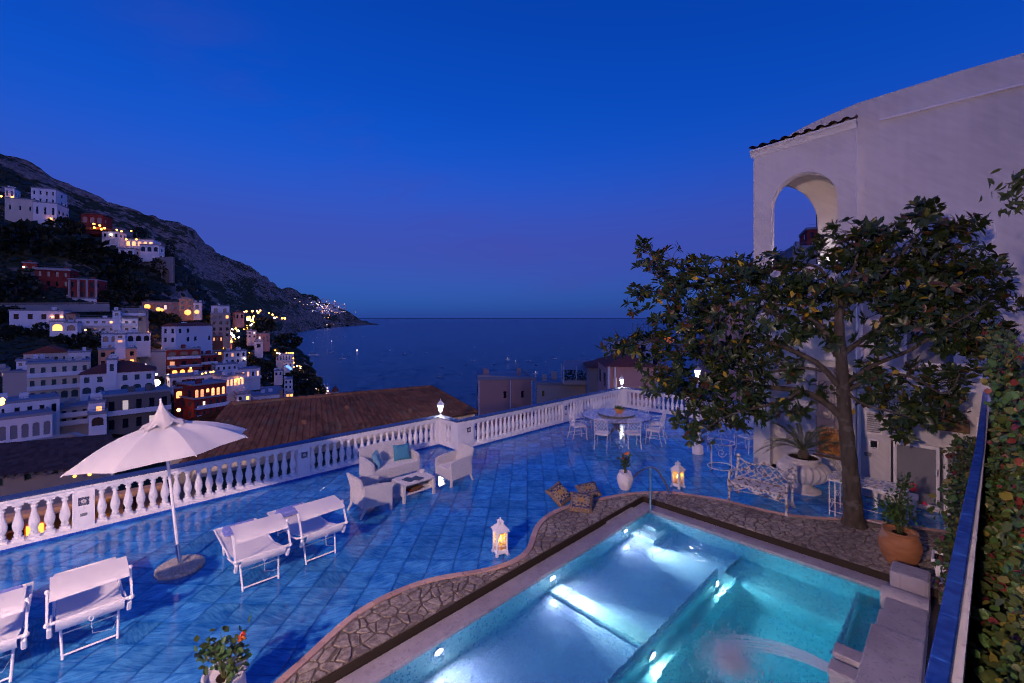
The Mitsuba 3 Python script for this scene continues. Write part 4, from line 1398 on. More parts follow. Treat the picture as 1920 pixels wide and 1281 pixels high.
# second row
house('cream house with a red gable roof in the second row at the left', 44, 130, 664, 690, 104, 4, 'cream', 1, 5, 8, roof='gable', win='m_brown_shutter')
house('low grey house at the left edge in the second row', -8, 27, 672, 696, 108, 2, 'stucco', 1, 2, 8)
k = house('peach building lit from below, right of the red gable roof', 184, 256, 657, 689, 108, 10, 'peach', 2, 4, 9, lit=[(1, 3)], win='m_glass_dark', glow=AMBER, lamps=[(1.02, .02, AMBER * 3, .3), (.6, .05, WARM * 2, .2)])
house('white flat roofed house with a teal lit window, second row', 128, 170, 662, 690, 106, 8, 'white', 1, 3, 8, lit=[(0, 1)], glow=np.array([.5, 1.2, 1.3]))
# hotel
k = house('large white and red hotel with lit arcades and curved terraces', 262, 316, 661, 716, 128, -20, 'white', 0, 0, 12)
house(None, 312, 376, 657, 691, 126, 10, 'red', 2, 3, 10, into=k, arch_rows=(0,), win='m_glass_dark', lit=[(1, 0)], glow=WARM * .5, balcony=(0, 1))
house(None, 320, 378, 691, 708, 122, 12, 'red', 1, 4, 8, into=k, lit=[(0, 0), (0, 1), (0, 2)], arch_rows=(0,), glow=AMBER, balcony=(0,))
house(None, 376, 408, 667, 700, 134, 14, 'red', 2, 3, 9, into=k, lit=[(1, 2)], glow=WARM, balcony=(0, 1))
house(None, 318, 420, 709, 728, 112, 16, 'white', 1, 6, 10, into=k, win='m_brown_shutter')
house(None, 326, 368, 729, 752, 96, -6, 'red', 1, 2, 9, into=k, lit=[(0, 0), (0, 1)], arch_rows=(0,), glow=WARM * 1.1)
house(None, 364, 424, 724, 752, 94, 32, 'red', 1, 6, 8, into=k, lit=[(0, q) for q in range(6)], arch_rows=(0,), glow=WARM * .9, wsize=(.6, .5))
house(None, 424, 458, 707, 729, 110, 36, 'white', 1, 5, 6, into=k, lit=[(0, q) for q in range(5)], arch_rows=(0,), glow=WARM * .8)
house(None, 364, 425, 750, 786, 93.5, 32, 'red', 2, 5, 7, into=k, lit=[(0, 1)], glow=COOL * .6, win='m_teal_shutter', balcony=(0, 1))
for u, v in ((395, 698), (379, 701), (386, 699), (400, 697), (358, 690), (441, 714), (447, 711), (452, 709), (436, 716)):
    lampball(k, u, v, 112, .24, AMBER * 3)
lampball(k, 335, 769, 92, .35, WARM * 6)
lampball(k, 293, 702, 120, .35, COOL * 2)
lampball(k, 315, 703, 118, .28, COOL * 2)
house('white stepped terraces with red walls right of the hotel', 405, 445, 685, 712, 132, 20, 'white', 2, 4, 8, lit=[(1, 3)], win='m_brown_shutter', balcony=(0, 1), glow=WARM)
house('white terraced house with a small lamp under the lit road', 420, 462, 660, 684, 156, 14, 'white', 2, 4, 8, lit=[(0, 1)], glow=AMBER * .5, lamps=[(.9, .4, COOL * 2.5, .3)], balcony=(1,))
house('amber lit pavilion beside the string lights', 400, 416, 659, 668, 148, 12, 'rust', 1, 2, 5, lit=[(0, 0), (0, 1)], glow=AMBER, wsize=(.7, .6))
house('white warm lit terrace restaurant right of the hotel arcades', 442, 488, 694, 712, 140, 24, 'white', 1, 5, 7, lit=[(0, 0), (0, 1), (0, 2), (0, 4)], glow=WARM * .8, balcony=(0,))
# third row
k = house('big cream four-storey building with teal doors and balconies at the left', 5, 57, 700, 757, 88, -24, 'stucco', 0, 0, 9)
house(None, 50, 168, 684, 757, 84, 8, 'cream', 3, 6, 9, into=k, win='m_teal_shutter', balcony=(0, 1), arch_rows=(2,))
house(None, 30, 95, 678, 689, 92, 6, 'white', 1, 4, 6, into=k)
k = house('white house with dark teal shutters and a red roof in the third row', 150, 290, 703, 744, 84, 6, 'white', 2, 6, 9, roof='hip', win='m_teal_shutter', arch_rows=(1,))
house(None, 200, 219, 676, 702, 86, 6, 'white', 1, 1, 3.5, into=k, win='m_teal_shutter')
k = house('white house with deep arches at the lower left edge', -30, 98, 792, 842, 62, 14, 'white', 1, 6, 8, arch_rows=(0,), win='m_screen')
house(None, -30, 112, 762, 794, 66, 14, 'white', 1, 6, 8, into=k, win='m_glass_dark')
k = house('white house with a lit window and an arched porch, lower left', 166, 197, 757, 780, 72, 8, 'white', 1, 1, 7, lit=[(0, 0)], glow=WARM * .65, wsize=(.62, .5))
house(None, 166, 200, 779, 806, 70, 8, 'white', 1, 1, 6, into=k, arch_rows=(0,), win='m_brown_shutter')
house(None, 110, 168, 768, 798, 75, 10, 'stucco', 2, 3, 7, into=k, balcony=(0, 1))
k = house('creeper covered dark building with a pergola left of the parasol tip', 196, 320, 745, 815, 74, 14, 'stone', 2, 5, 8, lit=[(0, 1), (1, 3)], glow=COOL * .25, balcony=(0,))
lampball(k, 90, 840, 60, .22, WARM * 6)
lampball(k, 4, 750, 60, .3, AMBER * 5)
lampball(k, 3, 756, 60, .3, AMBER * 5)
# right side of the town
house('white gabled house near the beach, its warm light put into peach walls', 492, 530, 735, 742, 148, 10, 'peach', 0, 0, 12, roof='flat', lamps=[(.1, .4, AMBER * 2, .3)])  # warm light on the white end wall is put into its peach colour
house('low white house with a blue-grey roof below the peach walled one', 474, 524, 744, 765, 128, 8, 'white', 1, 3, 9, lit=[], win='m_glass_dark')
house('white house with a lit porch beside the hotel', 444, 471, 741, 768, 108, 14, 'white', 2, 2, 6, lit=[(0, 1)], glow=AMBER, lamps=[(-.2, .2, WARM * 3, .3), (.0, .5, COOL * 2, .2)])
house('tall white house right of the peach walled gabled one', 533, 548, 712, 740, 172, 4, 'white', 3, 2, 8)
house('small white house under the trees with a blue awning', 514, 530, 696, 706, 196, 6, 'white', 1, 2, 6)
house('amber lit veranda by a garden near the beach', 536, 550, 738, 746, 150, 6, 'cream', 1, 2, 4, lit=[(0, 0), (0, 1)], glow=AMBER * .8, wsize=(.8, .6))
k = house('white villa with a lamp-lit roof terrace and blue lit garden on the point', 518, 551, 665, 679, 246, 8, 'white', 1, 6, 8, wsize=(.35, .6))
house(None, 532, 549, 680, 690, 244, 8, 'white', 1, 2, 7, into=k)
for u, v, L in ((520, 662, COOL * 3), (524, 663, COOL * 3), (545, 662, AMBER * 3), (549, 662, AMBER * 3), (537, 662, WARM * 1.5), (541, 662, WARM * 1.5), (516, 657, AMBER * 1.5), (550, 672, AMBER * 2), (551, 680, AMBER * 2), (551, 688, AMBER * 1.5), (557, 686, COOL * 3)):
    lampball(k, u, v, 240, .42, L)
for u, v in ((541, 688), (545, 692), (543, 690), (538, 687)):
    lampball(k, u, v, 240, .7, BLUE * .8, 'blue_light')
k = house('cluster of brightly lit beach restaurants at the foot of the slope', 604, 620, 737, 748, 268, 0, 'peach', 2, 4, 8, lit=[(0, 0), (0, 1), (0, 2), (0, 3), (1, 0), (1, 1), (1, 2), (1, 3)], glow=WARM * 1.2)
house(None, 598, 616, 725, 737, 275, 0, 'white', 2, 4, 8, into=k, lit=[(0, 1), (0, 3), (1, 2)], glow=COOL)
rl = np.random.default_rng(9)
for q in range(16):
    lampball(k, rl.uniform(590, 619), rl.uniform(727, 749), 262, rl.uniform(.25, .5), (COOL if rl.random() < .6 else WARM) * rl.uniform(1, 3))
ch = thing('church_dome', 'church tower with a small tiled dome standing dark against the sea', 'church')
oc_ = A(628.5, 745, 240)
part(ch, 'tower', MB().box(oc_ + ZX * .5, (3.2, 3.2, 5.5)), 'm_house_stucco')
part(ch, 'window', MB().box(oc_ + np.array([.5, -1.62, .8]), (.8, .1, 2.2)), 'm_glass_dark')
part(ch, 'dome', MB().lathe([(1.75, 3.2), (1.7, 3.7), (1.35, 4.8), (.7, 5.6), (.2, 5.9), (.2, 6.6), (0, 6.7)], 14).xf(np.eye(3), oc_), 'm_red_roof', 40)

rh_ = random.Random(5)
for q, (u, v, wp, hp_) in enumerate(((272, 618, 18, 14), (290, 598, 22, 10), (312, 600, 18, 10), (300, 655, 22, 12), (285, 646, 18, 10), (330, 652, 22, 9), (352, 648, 20, 9), (376, 642, 16, 8), (425, 655, 20, 10), (440, 672, 22, 9), (470, 680, 16, 9), (452, 690, 20, 8), (480, 668, 14, 8), (495, 712, 18, 9),
                                     (470, 722, 22, 11), (505, 728, 20, 9), (485, 738, 16, 8), (455, 730, 18, 10), (260, 636, 22, 9), (245, 652, 24, 9), (130, 648, 24, 10), (100, 640, 26, 10), (64, 642, 26, 9), (10, 650, 22, 12), (10, 720, 16, 26), (205, 720, 26, 9), (128, 742, 26, 12), (240, 758, 26, 14), (285, 770, 26, 14),
                                     (60, 628, 16, 8), (190, 652, 20, 8), (300, 690, 14, 14), (410, 612, 16, 8), (425, 640, 18, 9), (500, 655, 14, 8), (520, 715, 14, 8), (470, 752, 26, 10), (520, 752, 22, 9), (416, 700, 18, 12), (398, 690, 18, 10))):
    house('small house squeezed between the bigger houses of the village', u - wp / 2, u + wp / 2, v - hp_, v, None, rh_.uniform(-8, 22), rh_.choice(['white', 'white', 'cream', 'stucco', 'pink']), 1 if hp_ < 11 else 2, rh_.randint(2, 4), 6, roof=rh_.choice(['flat', 'flat', 'hip']),
          lit=[(0, rh_.randint(0, 2))] if rh_.random() < .5 else (), glow=rh_.choice([WARM * .8, AMBER * .8, COOL * .7]), arch_rows=(0,) if rh_.random() < .3 else (), group='small houses between the bigger ones of the village', name='small_house',
          lamps=[(rh_.random(), .3, rh_.choice([AMBER, COOL, WARM]) * 2.5, .22)] if rh_.random() < .6 else ())

# street lamps and string lights of the lit road
spots = [(458, 585), (462, 584), (473, 583.5), (482, 583), (488, 582.5), (484, 586), (504, 587), (511, 590), (515, 596), (519, 595), (529, 597), (534, 597), (466, 600), (470, 601), (464, 599), (473, 607), (470, 610),
         (451, 607), (447, 611), (440, 613), (452, 614), (449, 617), (463, 615), (439, 616), (443, 621), (459, 627), (431, 625), (437, 630), (441, 628), (446, 632), (433, 637), (441, 636), (413, 632), (393, 645), (405, 643), (421, 648), (426, 646), (417, 651), (384, 655), (388, 657), (382, 660),
         (485, 627), (497, 648), (466, 663), (561, 688), (563, 691), (564, 694), (565, 698), (566, 702), (567, 706), (575, 713), (565, 688)]
SLM = {}
for q, (u, v) in enumerate(spots):
    d = hill_point(u, v + 4) - 2.0
    L = (AMBER if (u * 7 + v * 3) % 3 < 1.6 else COOL) * (2.2 + (q % 4))
    o = A(u, v, d)
    k = thing('street_lamp', 'glowing street lamp among the houses of the village', 'street lamp', 'street lamps glowing in the village')
    part(k, 'pole', MB().tube([o - ZX * 3.5, o], .06, 5), 'm_iron')
    part(k, 'bulb', MB().ball(o, .55 + .18 * (q % 3), 1), 'm_lamp', emit=L, weight=WT)
for lb, pts in (('upper zigzag of amber string lights over the lit road', [(440, 624), (453, 611), (442, 610), (450, 606), (438, 612)]), ('middle zigzag of amber string lights beside the orange shop', [(418, 629), (431, 634), (405, 636), (432, 628)]), ('lower curve of amber string lights over the white awnings', [(403, 643), (383, 648), (384, 654)])):
    k = thing('string_lights', lb, 'string lights')
    pp3 = [A(u, v, hill_point(u, v + 3) - 3) for u, v in pts]
    dd = np.concatenate([np.linspace(pp3[i], pp3[i + 1], 9)[:-1] for i in range(len(pp3) - 1)])
    part(k, 'cable', MB().tube(dd, .03, 4), 'm_iron')
    bl = MB()
    for p in dd:
        bl.ball(p - ZX * .1, .24, 0)
    part(k, 'bulbs', bl, 'm_lamp', kind='stuff', emit=AMBER * 1.6, weight=WT * 3)

rv_ = random.Random(12)
for q in range(84):
    t = rv_.random()
    u = 384 + 92 * t + rv_.uniform(-7, 7)
    v = 660 - 66 * t + rv_.uniform(-9, 9)
    if q > 62:
        u, v = rv_.uniform(240, 470), rv_.uniform(612, 735)
    o = A(u, v, hill_point(u, v + 3) - 13)
    k = thing('street_lamp', 'glowing street lamp among the houses of the village', 'street lamp', 'street lamps glowing in the village')
    part(k, 'pole', MB().tube([o - ZX * 3.5, o], .06, 5), 'm_iron')
    part(k, 'bulb', MB().ball(o, rv_.uniform(.5, .95), 1), 'm_lamp', emit=(AMBER if rv_.random() < .7 else COOL) * rv_.uniform(2, 5), weight=WT)

# far village on the headland
fus = us


def far_depth(u, v):
    p = interp_curves(us, cols, u)[:6]
    o = np.argsort(p[:, 0])
    return float(np.interp(v, p[o, 0], p[o, 1]))


rf = np.random.default_rng(77)
nh = 0
while nh < 135:
    u, v = rf.normal(612, 21), rf.normal(577, 8)
    if not (578 < u < 660 and 558 < v < 600) or v < 556 + (u - 600) * .34 or abs(v - (574 + (u - 612) * .16)) > 15:
        continue
    d = far_depth(u, v) * .985
    o = A(u, v, d)
    w, h, dp = rf.uniform(9, 20), rf.uniform(6, 11), 10
    k = thing('far_house', 'tiny pale house in the far village on the headland', 'house', 'tiny pale houses of the far headland village')
    put(k, MB().box(o, (w, dp, h), rotz(rf.uniform(-.3, .3))), 'm_house_white')
    nh += 1
for u, v in [(rf.normal(612, 19), rf.normal(577, 7)) for q in range(34)] + [(613, 609.5), (625, 609.5), (588, 576), (562, 566), (543, 569), (569, 572), (604, 584), (641, 585), (628, 566), (596, 571), (616, 585), (622, 584), (608, 582.5), (632, 587), (636, 588), (612, 583)]:
    d = far_depth(u, v) * .975
    k = thing('far_lamp', 'pinpoint lamp in the far village on the headland', 'street lamp', 'pinpoint lamps of the far headland village')
    put(k, MB().ball(A(u, v - .5, d), rf.uniform(1.6, 3.2), 0), 'm_lamp', emit=(COOL if rf.random() < .65 else WARM) * rf.uniform(1.0, 2.4), weight=WT * .5)

# trees of the town slope, one by one
rt = np.random.default_rng(41)
ico2 = trimesh.creation.icosphere(2, 1.0)


def far_tree(label, u, v, wpx, hpx, mat_='m_leaf_far_tree', group='dark trees between the houses', d=None):
    d = d or hill_point(u, v + hpx / 2)
    d -= 1.5
    s = d / F
    o = A(u, v, d)
    k = thing('tree', label, 'tree', group)
    rx, rz = wpx * s / 2, hpx * s / 2
    n = 420
    dirs = rand_dirs(n, rt)
    rad = rt.uniform(.62, 1.06, n) * (1 + .35 * (meshkit.noise(dirs * 2.2 + u, 3) - .5))
    pos = o + dirs * rad[:, None] * np.array([rx, rx, rz])
    m = leaf_mesh(pos, dirs + rand_dirs(n, rt) * .8, rand_dirs(n, rt), np.full(n, max(.28, rx * .34)), np.full(n, max(.22, rx * .28)), True)
    part(k, 'crown', m, mat_)
    part(k, 'trunk', MB().tube([o - ZX * rz * 1.7, o], .12 + rx * .05, 6), 'm_bark')


tl = 'dark tree between the houses of the town slope'
for u, v, w_, h_ in ((300, 600, 50, 22), (360, 595, 60, 20), (420, 668, 24, 14), (467, 645, 36, 22), (490, 610, 40, 22), (455, 610, 16, 20), (470, 690, 40, 40), (500, 700, 34, 40), (520, 685, 26, 26), (560, 720, 50, 46), (585, 735, 40, 34), (545, 705, 30, 24), (575, 700, 26, 26), (510, 665, 30, 16),
                    (82, 620, 30, 26), (170, 630, 60, 18), (240, 640, 50, 10), (20, 625, 40, 26), (140, 640, 60, 16), (330, 765, 40, 50), (300, 790, 44, 46), (225, 735, 40, 18), (262, 735, 40, 14), (145, 815, 50, 26), (230, 795, 30, 40), (330, 640, 26, 10), (430, 600, 20, 24), (300, 500, 26, 30), (262, 440, 18, 26), (318, 470, 16, 34),
                    (215, 520, 60, 40), (250, 545, 50, 36), (200, 560, 40, 24), (30, 540, 60, 50), (60, 450, 90, 50), (150, 470, 80, 40), (120, 425, 50, 24), (235, 490, 40, 26), (20, 590, 50, 22), (540, 640, 40, 22), (530, 660, 20, 14), (452, 650, 20, 16), (345, 800, 30, 30)):
    far_tree(tl, u, v, w_, h_)
far_tree('yellowish tree at the foot of the slope above the beach restaurants', 594, 716, 20, 16, 'm_leaf_ivy_yellow', None)
far_tree('lamp-lit yellow-green tree beside the villa on the point', 517, 661, 12, 14, 'm_leaf_ivy_yellow', None, 244)
# scrub over the slopes
gx = rt.integers(4, NEAR.shape[0] - 2, 5200)
gy = rt.integers(25, NEAR.shape[1] - 22, 5200)
P_ = NEAR[gx, gy]
ic0 = trimesh.creation.icosphere(0, 1.0)
V0_, F0_ = np.array(ic0.vertices), np.array(ic0.faces)
sz = rt.uniform(.45, 1.7, len(P_)) * np.clip(P_[:, 1] / 150, .5, 1.6)
jit = 1 + .5 * (rt.random((len(P_), len(V0_), 1)) - .5)
vv = (V0_[None] * jit * sz[:, None, None] * np.array([1.2, 1.2, .9])) + P_[:, None]
single('scrub', MB().add(vv.reshape(-1, 3), (F0_[None] + (np.arange(len(P_)) * len(V0_))[:, None, None]).reshape(-1, 3)), 'm_leaf_scrub', 'dark scrub covering the near town slope', 'scrub', kind='stuff')

# boats at anchor
def boat(label, u, v, L, mast=0, cabin=True, lamp=0, yaw=0.0, group='small boats moored in the bay', b='m_paint'):
    d = F * (H - SEA) / (v - V0)
    o = np.array([(u - U0) * d / F, d, SEA])
    R = rotz(yaw)
    k = thing('sailing_boat' if mast else 'motor_boat', label, 'boat', group)
    n = 9
    xs = np.linspace(-.5, .5, n)
    wd = .17 * np.clip(1 - (np.maximum(xs, 0) * 2) ** 2.2, 0.02, 1) * (1 - .25 * (np.minimum(xs, 0) * 2) ** 2)
    vv = []
    for x, w_ in zip(xs, wd):
        sh = .10 + .05 * max(x, 0) * 2
        for y, z in ((-w_, sh), (-w_ * .6, -.03), (w_ * .6, -.03), (w_, sh)):
            vv.append((x * L, y * L, z * L))
    ff = [[4 * i + j, 4 * i + 4 + j, 4 * i + 5 + j, 4 * i + j + 1] for i in range(n - 1) for j in range(3)] + [[4 * i + 3, 4 * i + 7, 4 * i + 4, 4 * i] for i in range(n - 1)]
    part(k, 'hull', MB().add(vv, ff).xf(R, o), b)
    if cabin:
        part(k, 'cabin', MB().box((-.02 * L, 0, .15 * L), (.34 * L, .2 * L, .12 * L), np.eye(3), .02 * L).xf(R, o), 'm_paint' if b != 'm_paint' else 'm_screen')
    if mast:
        part(k, 'mast', MB().tube([(0, 0, .1 * L), (0, 0, mast)], .09, 5).tube([(0, 0, .28 * L), (-.42 * L, 0, .27 * L)], .08, 5).xf(R, o), 'm_paint')
    if lamp:
        part(k, 'lamp', MB().ball(o + ZX * (mast + .2 if mast else .32 * L), lamp, 1), 'm_lamp', emit=COOL * 2.5, weight=WT)


boat('big white catamaran with a tall lamp-topped mast, left in the bay', 587, 666.5, 15, 19, lamp=.5, yaw=.1, group=None)
boat('white sailing yacht with a tall mast, right of the catamaran', 622, 660.5, 8, 18, lamp=.45, yaw=1.2, group=None)
boat('small sailing boat with a thin mast, nearest of the three sailing boats', 641.5, 673.5, 8, 10, yaw=.2, group=None)
boat('motor boat with one bright lamp right of the sailing boats', 669.5, 658, 4, lamp=.8, yaw=1.0, group=None)
bm = 'small motor boat moored in the bay'
for q, (u, v) in enumerate(((680, 631), (646, 632.5), (569, 634), (594, 633), (653, 668), (717, 664.5), (731, 657), (759, 665), (770, 660), (799, 661), (829, 690), (822, 707), (862, 703), (874, 684), (887, 676), (907, 661), (927, 683), (952, 674), (955, 667), (967, 678), (968, 688), (991, 677), (1005, 685), (1023, 679), (1040, 672.5), (1091, 666), (1130, 641), (1004, 701), (775, 620), (850, 640), (890, 652), (1050, 655), (940, 640), (714, 677))):
    boat(bm, u, v, 3.8 + (q * 37 % 10) * .24, lamp=.35 if q in (17, 19, 27) else 0, yaw=(q * 53 % 31) / 10, b='m_iron' if q % 3 == 1 else 'm_paint', cabin=q % 4 != 2)

# ------------------------------------------------------------------ houses below the balustrade
# terracotta roof behind the balustrade
tr_ = thing('tiled_roof_house', 'house below the balustrade with a wide terracotta tile roof', 'house')


def roof_pt(a, b):
    """a along the eave 0..1, b from eave to ridge 0..1"""
    e = W(1.75 + a * 9.95, -14.0, .25 + 0 * a)
    r = W(3.6 + a * 8.1, -17.3, 1.22 - .30 * a)
    return e + (r - e) * b


mb = MB()
ncol, nrow = 46, 15
rt2 = np.random.default_rng(15)
ang = np.linspace(0, math.pi, 6)
for r in range(nrow):
    for c in range(ncol):
        p0, p1 = roof_pt((c + .5) / ncol, r / nrow), roof_pt((c + .5) / ncol, (r + 1.25) / nrow)
        nx_ = roof_pt((c + 1) / ncol, r / nrow) - roof_pt(c / ncol, r / nrow)
        hw = np.linalg.norm(nx_) * .5
        nx_ /= np.linalg.norm(nx_)
        up = np.cross(nx_, (p1 - p0) / np.linalg.norm(p1 - p0))
        up *= np.sign(up[2])
        j = rt2.uniform(-.006, .012)
        vv = []
        for p, lift in ((p0, .05 + j), (p1, .012 + j)):
            for a in ang:
                vv.append(p + nx_ * hw * .98 * math.cos(a) + up * (lift + .05 * math.sin(a)))
        vv += [p0 + nx_ * hw * .98 * math.cos(a) + up * (.03 + j + .05 * math.sin(a)) for a in ang]
        mb.add(vv, [[i, i + 1, 7 + i, 6 + i] for i in range(5)] + [[12 + i, 13 + i, i + 1, i] for i in range(5)])
part(tr_, 'roof_tiles', mb, 'm_roof', True, kind='stuff')
part(tr_, 'roof_deck', MB().add([roof_pt(0, 0), roof_pt(1, 0), roof_pt(1, 1.0), roof_pt(0, 1.0), W(12, -21, -.2), W(1.0, -21, -.2)], [[0, 1, 2, 3], [3, 2, 4, 5]]), 'm_roof')
for a_, b_, nm in ((0, 0, 'verge'), (1, 0, 'verge')):
    vt = MB()
    for q in range(16):
        p0, p1 = roof_pt(a_, q / 16), roof_pt(a_, (q + 1.2) / 16)
        vt.tube([p0 + ZX * .07, p1 + ZX * .045], [.09, .075], 8)
    part(tr_, 'verge', vt, 'm_roof', True)
rg = MB()
for q in range(26):
    p0, p1 = roof_pt(q / 26, 1.0), roof_pt((q + 1.15) / 26, 1.0)
    rg.tube([p0 + ZX * .06, p1 + ZX * .045], [.1, .085], 8)
part(tr_, 'ridge', rg, 'm_roof', True)
for a_, b_ in ((.30, .42), (.47, .62), (.72, .30)):
    o = roof_pt(a_, b_)
    part(tr_, 'roof_vent', MB().tube([o + ZX * .06, o + ZX * .12 - BX * .0 + BX * .12], [.07, .085], 8), 'm_roof')
part(tr_, 'upper_wall', MB().box(W(6.9, -14.22, .11), (9.6, .2, .30), FT), 'm_house_cream')
part(tr_, 'wall', MB().box(W(6.9, -14.3, -4.2), (9.7, .3, 6.6), FT), 'm_house_stucco')
# dark roofed house with a pedimented front at the lower left
k = house('pale house front with pediments, one amber lit window and a dark roof, lower left', -160, 215, 905, 960, 26, 24, 'stucco', 1, 7, 7, lit=[(0, 5)], glow=AMBER * .8, below=9, win='m_teal_shutter', roof='none', wsize=(.3, .62))
o, X, w, h = hframe(-160, 215, 905, 960, 26, math.radians(24))
Y = np.array([-X[1], X[0], 0])
RR = np.array([X, Y, ZX]).T
part(k, 'roof', MB().add([(-1, -.5, h), (w + .6, -.5, h), (w - 1.5, 4.0, h + 1.1), (-1, 4.0, h + 1.1), (-1, 9, h - .3), (w - 1.0, 9, h - .3)], [[0, 1, 2, 3], [3, 2, 5, 4]]).xf(RR, o), 'm_roof')
for q in range(7):
    x = w / 7 * (q + .5)
    pts = [(x + .62 * math.cos(a), -.06, h * .80 + .30 * math.sin(a)) for a in np.linspace(.25, math.pi - .25, 9)]
    part(k, 'pediment', MB().tube(pts, .06, 6).xf(RR, o), 'm_house_stone')
br = MB()
for q in range(20):
    br.box((w / 20 * (q + .5), -.25, h - .1), (.14, .4, .16))
part(k, 'eave_bracket', br.xf(RR, o), 'm_house_stone', kind='stuff')
for u, v, L in ((140, 893, AMBER * 2), (168, 890, AMBER * 2), (228, 936, AMBER * 1.2)):
    lampball(k, u, v, 30, .10, L)
# the street wall glowing orange below the left end of the balustrade
k = thing('street_house', 'orange lamp-lit house front seen between the left balusters', 'house')
part(k, 'wall', MB().box(W(-.6, -15.5, -2.2), (4.4, .3, 3.6), FT), 'm_house_peach')
part(k, 'door', MB().box(W(.25, -15.33, -1.1), (.5, .06, 1.3), FT), 'm_orange')
part(k, 'lamp', MB().ball(W(.1, -14.7, -1.5), .09, 1), 'm_lamp', emit=AMBER * 40, weight=.12)
part(k, 'lamp', MB().ball(W(-1.4, -14.7, -1.7), .09, 1), 'm_lamp', emit=AMBER * 40, weight=.12)
for s_ in (-2.3, -1.75, -1.1, -.5, .9):
    part(k, 'shutter', MB().box(W(s_, -15.32, -1.0), (.26, .08, .9), FT), 'm_brown_shutter')
part(k, 'window', MB().box(W(-.8, -15.33, -.95), (.28, .05, .5), FT), 'm_lamp', emit=AMBER * .9, weight=.02)
part(k, 'awning', MB().box(W(-1.6, -15.0, -.62), (1.3, .8, .05), FT @ rotx(-.3)), 'm_house_rust')
for q, (s_, z_) in enumerate(((-2.0, -1.5), (-1.0, -1.55), (.6, -1.5), (1.3, -1.45))):
    k2 = thing('street_bush', 'dark bush standing against the orange house below the left balusters', 'bush', 'dark bushes before the orange house below')
    pb = W(s_, -14.9, z_)
    rb2 = np.random.default_rng(q)
    dd_ = rand_dirs(160, rb2)
    part(k2, 'foliage', leaf_mesh(pb + dd_ * .3 * rb2.uniform(.5, 1, (160, 1)), dd_, rand_dirs(160, rb2), np.full(160, .12), np.full(160, .07), True), 'm_leaf_far_tree', kind='stuff')
    part(k2, 'stem', MB().tube([pb - ZX * .8, pb], .03, 5), 'm_bark')
k = thing('grey_house', 'grey-blue house front seen between the balusters left of the parasol pole', 'house')
part(k, 'wall', MB().box(W(2.05, -15.2, -1.6), (.62, .3, 4.2), FT), 'm_house_grey')
part(k, 'roof', MB().box(W(2.0, -15.3, .5), (.9, .7, .06), FT), 'm_flat_roof')

# ------------------------------------------------------------------ houses beyond the far balustrade
k = house('pink house with white corner strips and a flat roof against the sea', 897, 996, 713, 800, 62, 6, 'pink', 2, 3, 9, below=8, wsize=(.16, .3), skip=[(0, 0), (1, 0), (1, 1)])
for u in (898, 957, 997):
    part(k, 'corner_strip', MB().bar(A(u, 713, 61.9), A(u, 800, 61.9), .3, .12, (1, 0, 0)), 'm_house_white')
part(k, 'parapet', MB().bar(A(896, 707, 62.5), A(1006, 712, 63), .3, .55), 'm_house_stucco')
part(k, 'satellite_dish', MB().ball(A(978, 768, 61), .35, 1, (1, .25, 1)).bar(A(962, 766, 61), A(972, 768, 61), .05), 'm_screen', True)
ra = MB()
for u in (960, 972, 985, 1001):
    ra.bar(A(u, 710, 64), A(u, 694, 64), .05)
ra.bar(A(960, 695, 64), A(1002, 695, 64), .05)
part(k, 'roof_railing', ra, 'm_screen')
house('stained rough wall house right of the pink one, with one green window', 1006, 1108, 722, 800, 58, -4, 'stucco', 3, 4, 8, below=8, lit=[], wsize=(.18, .4), skip=[(r, c) for r in range(3) for c in range(4) if (r, c) not in ((1, 2), (0, 0))], win='m_leaf_ivy_yellow')
k = thing('glazed_pergola', 'pergola with glazed sides full of plants on a flat roof', 'pergola')
o, X, w, h = hframe(1057, 1104, 686, 720, 56, 0)
pg_ = MB()
for x in (0, .5, 1):
    for y in (0, 2.5):
        pg_.box((w * x, y, h / 2), (.1, .1, h))
part(k, 'post', pg_.xf(np.eye(3), o), 'm_house_white', kind='stuff')
part(k, 'roof', MB().add([(-.2, -.2, h * .78), (w + .2, -.2, h * .78), (w + .5, 3, h * 1.2), (.4, 3, h * 1.2)], [[0, 1, 2, 3]]).xf(np.eye(3), o), 'm_flat_roof')
part(k, 'base', MB().box((w / 2, 1.2, .15), (w, 2.6, .5)).xf(np.eye(3), o), 'm_house_stucco')
hd_ = rt.uniform(0, 1, (260, 3)) * np.array([w * .9, 1.8, h * .62]) + np.array([.1, .3, .3]) + o
part(k, 'plants', leaf_mesh(hd_, rand_dirs(260, rt), rand_dirs(260, rt), np.full(260, .35), np.full(260, .2), True), 'm_leaf_far_tree', kind='stuff')
house('grey panelled house with a pitched pale roof right of the pergola', 1104, 1140, 690, 745, 52, -6, 'grey', 0, 0, 6, below=6, roof='hip')
k = house('pink house with white corner and a low tiled roof behind the far lantern', 1139, 1230, 687, 740, 42, -4, 'pink', 1, 3, 7, below=6, roof='hip', wsize=(.2, .4), skip=[(0, 1), (0, 2)], lit=[(0, 0)], glow=COOL * .3)
part(k, 'corner_strip', MB().bar(A(1141, 687, 41.8), A(1141, 740, 41.8), .35, .12, (1, 0, 0)).bar(A(1153, 687, 41.8), A(1153, 740, 41.8), .25, .12, (1, 0, 0)), 'm_house_white')
k = house('white house with a roof railing behind the left branches of the tree', 1150, 1240, 640, 690, 90, 4, 'white', 2, 4, 8, below=8)
ra = MB()
for u in (1186, 1196, 1206, 1216):
    ra.bar(A(u, 625, 88), A(u, 606, 88), .08)
ra.bar(A(1186, 608, 88), A(1220, 608, 88), .08).bar(A(1186, 615, 88), A(1220, 615, 88), .05)
part(k, 'roof_railing', ra, 'm_screen')
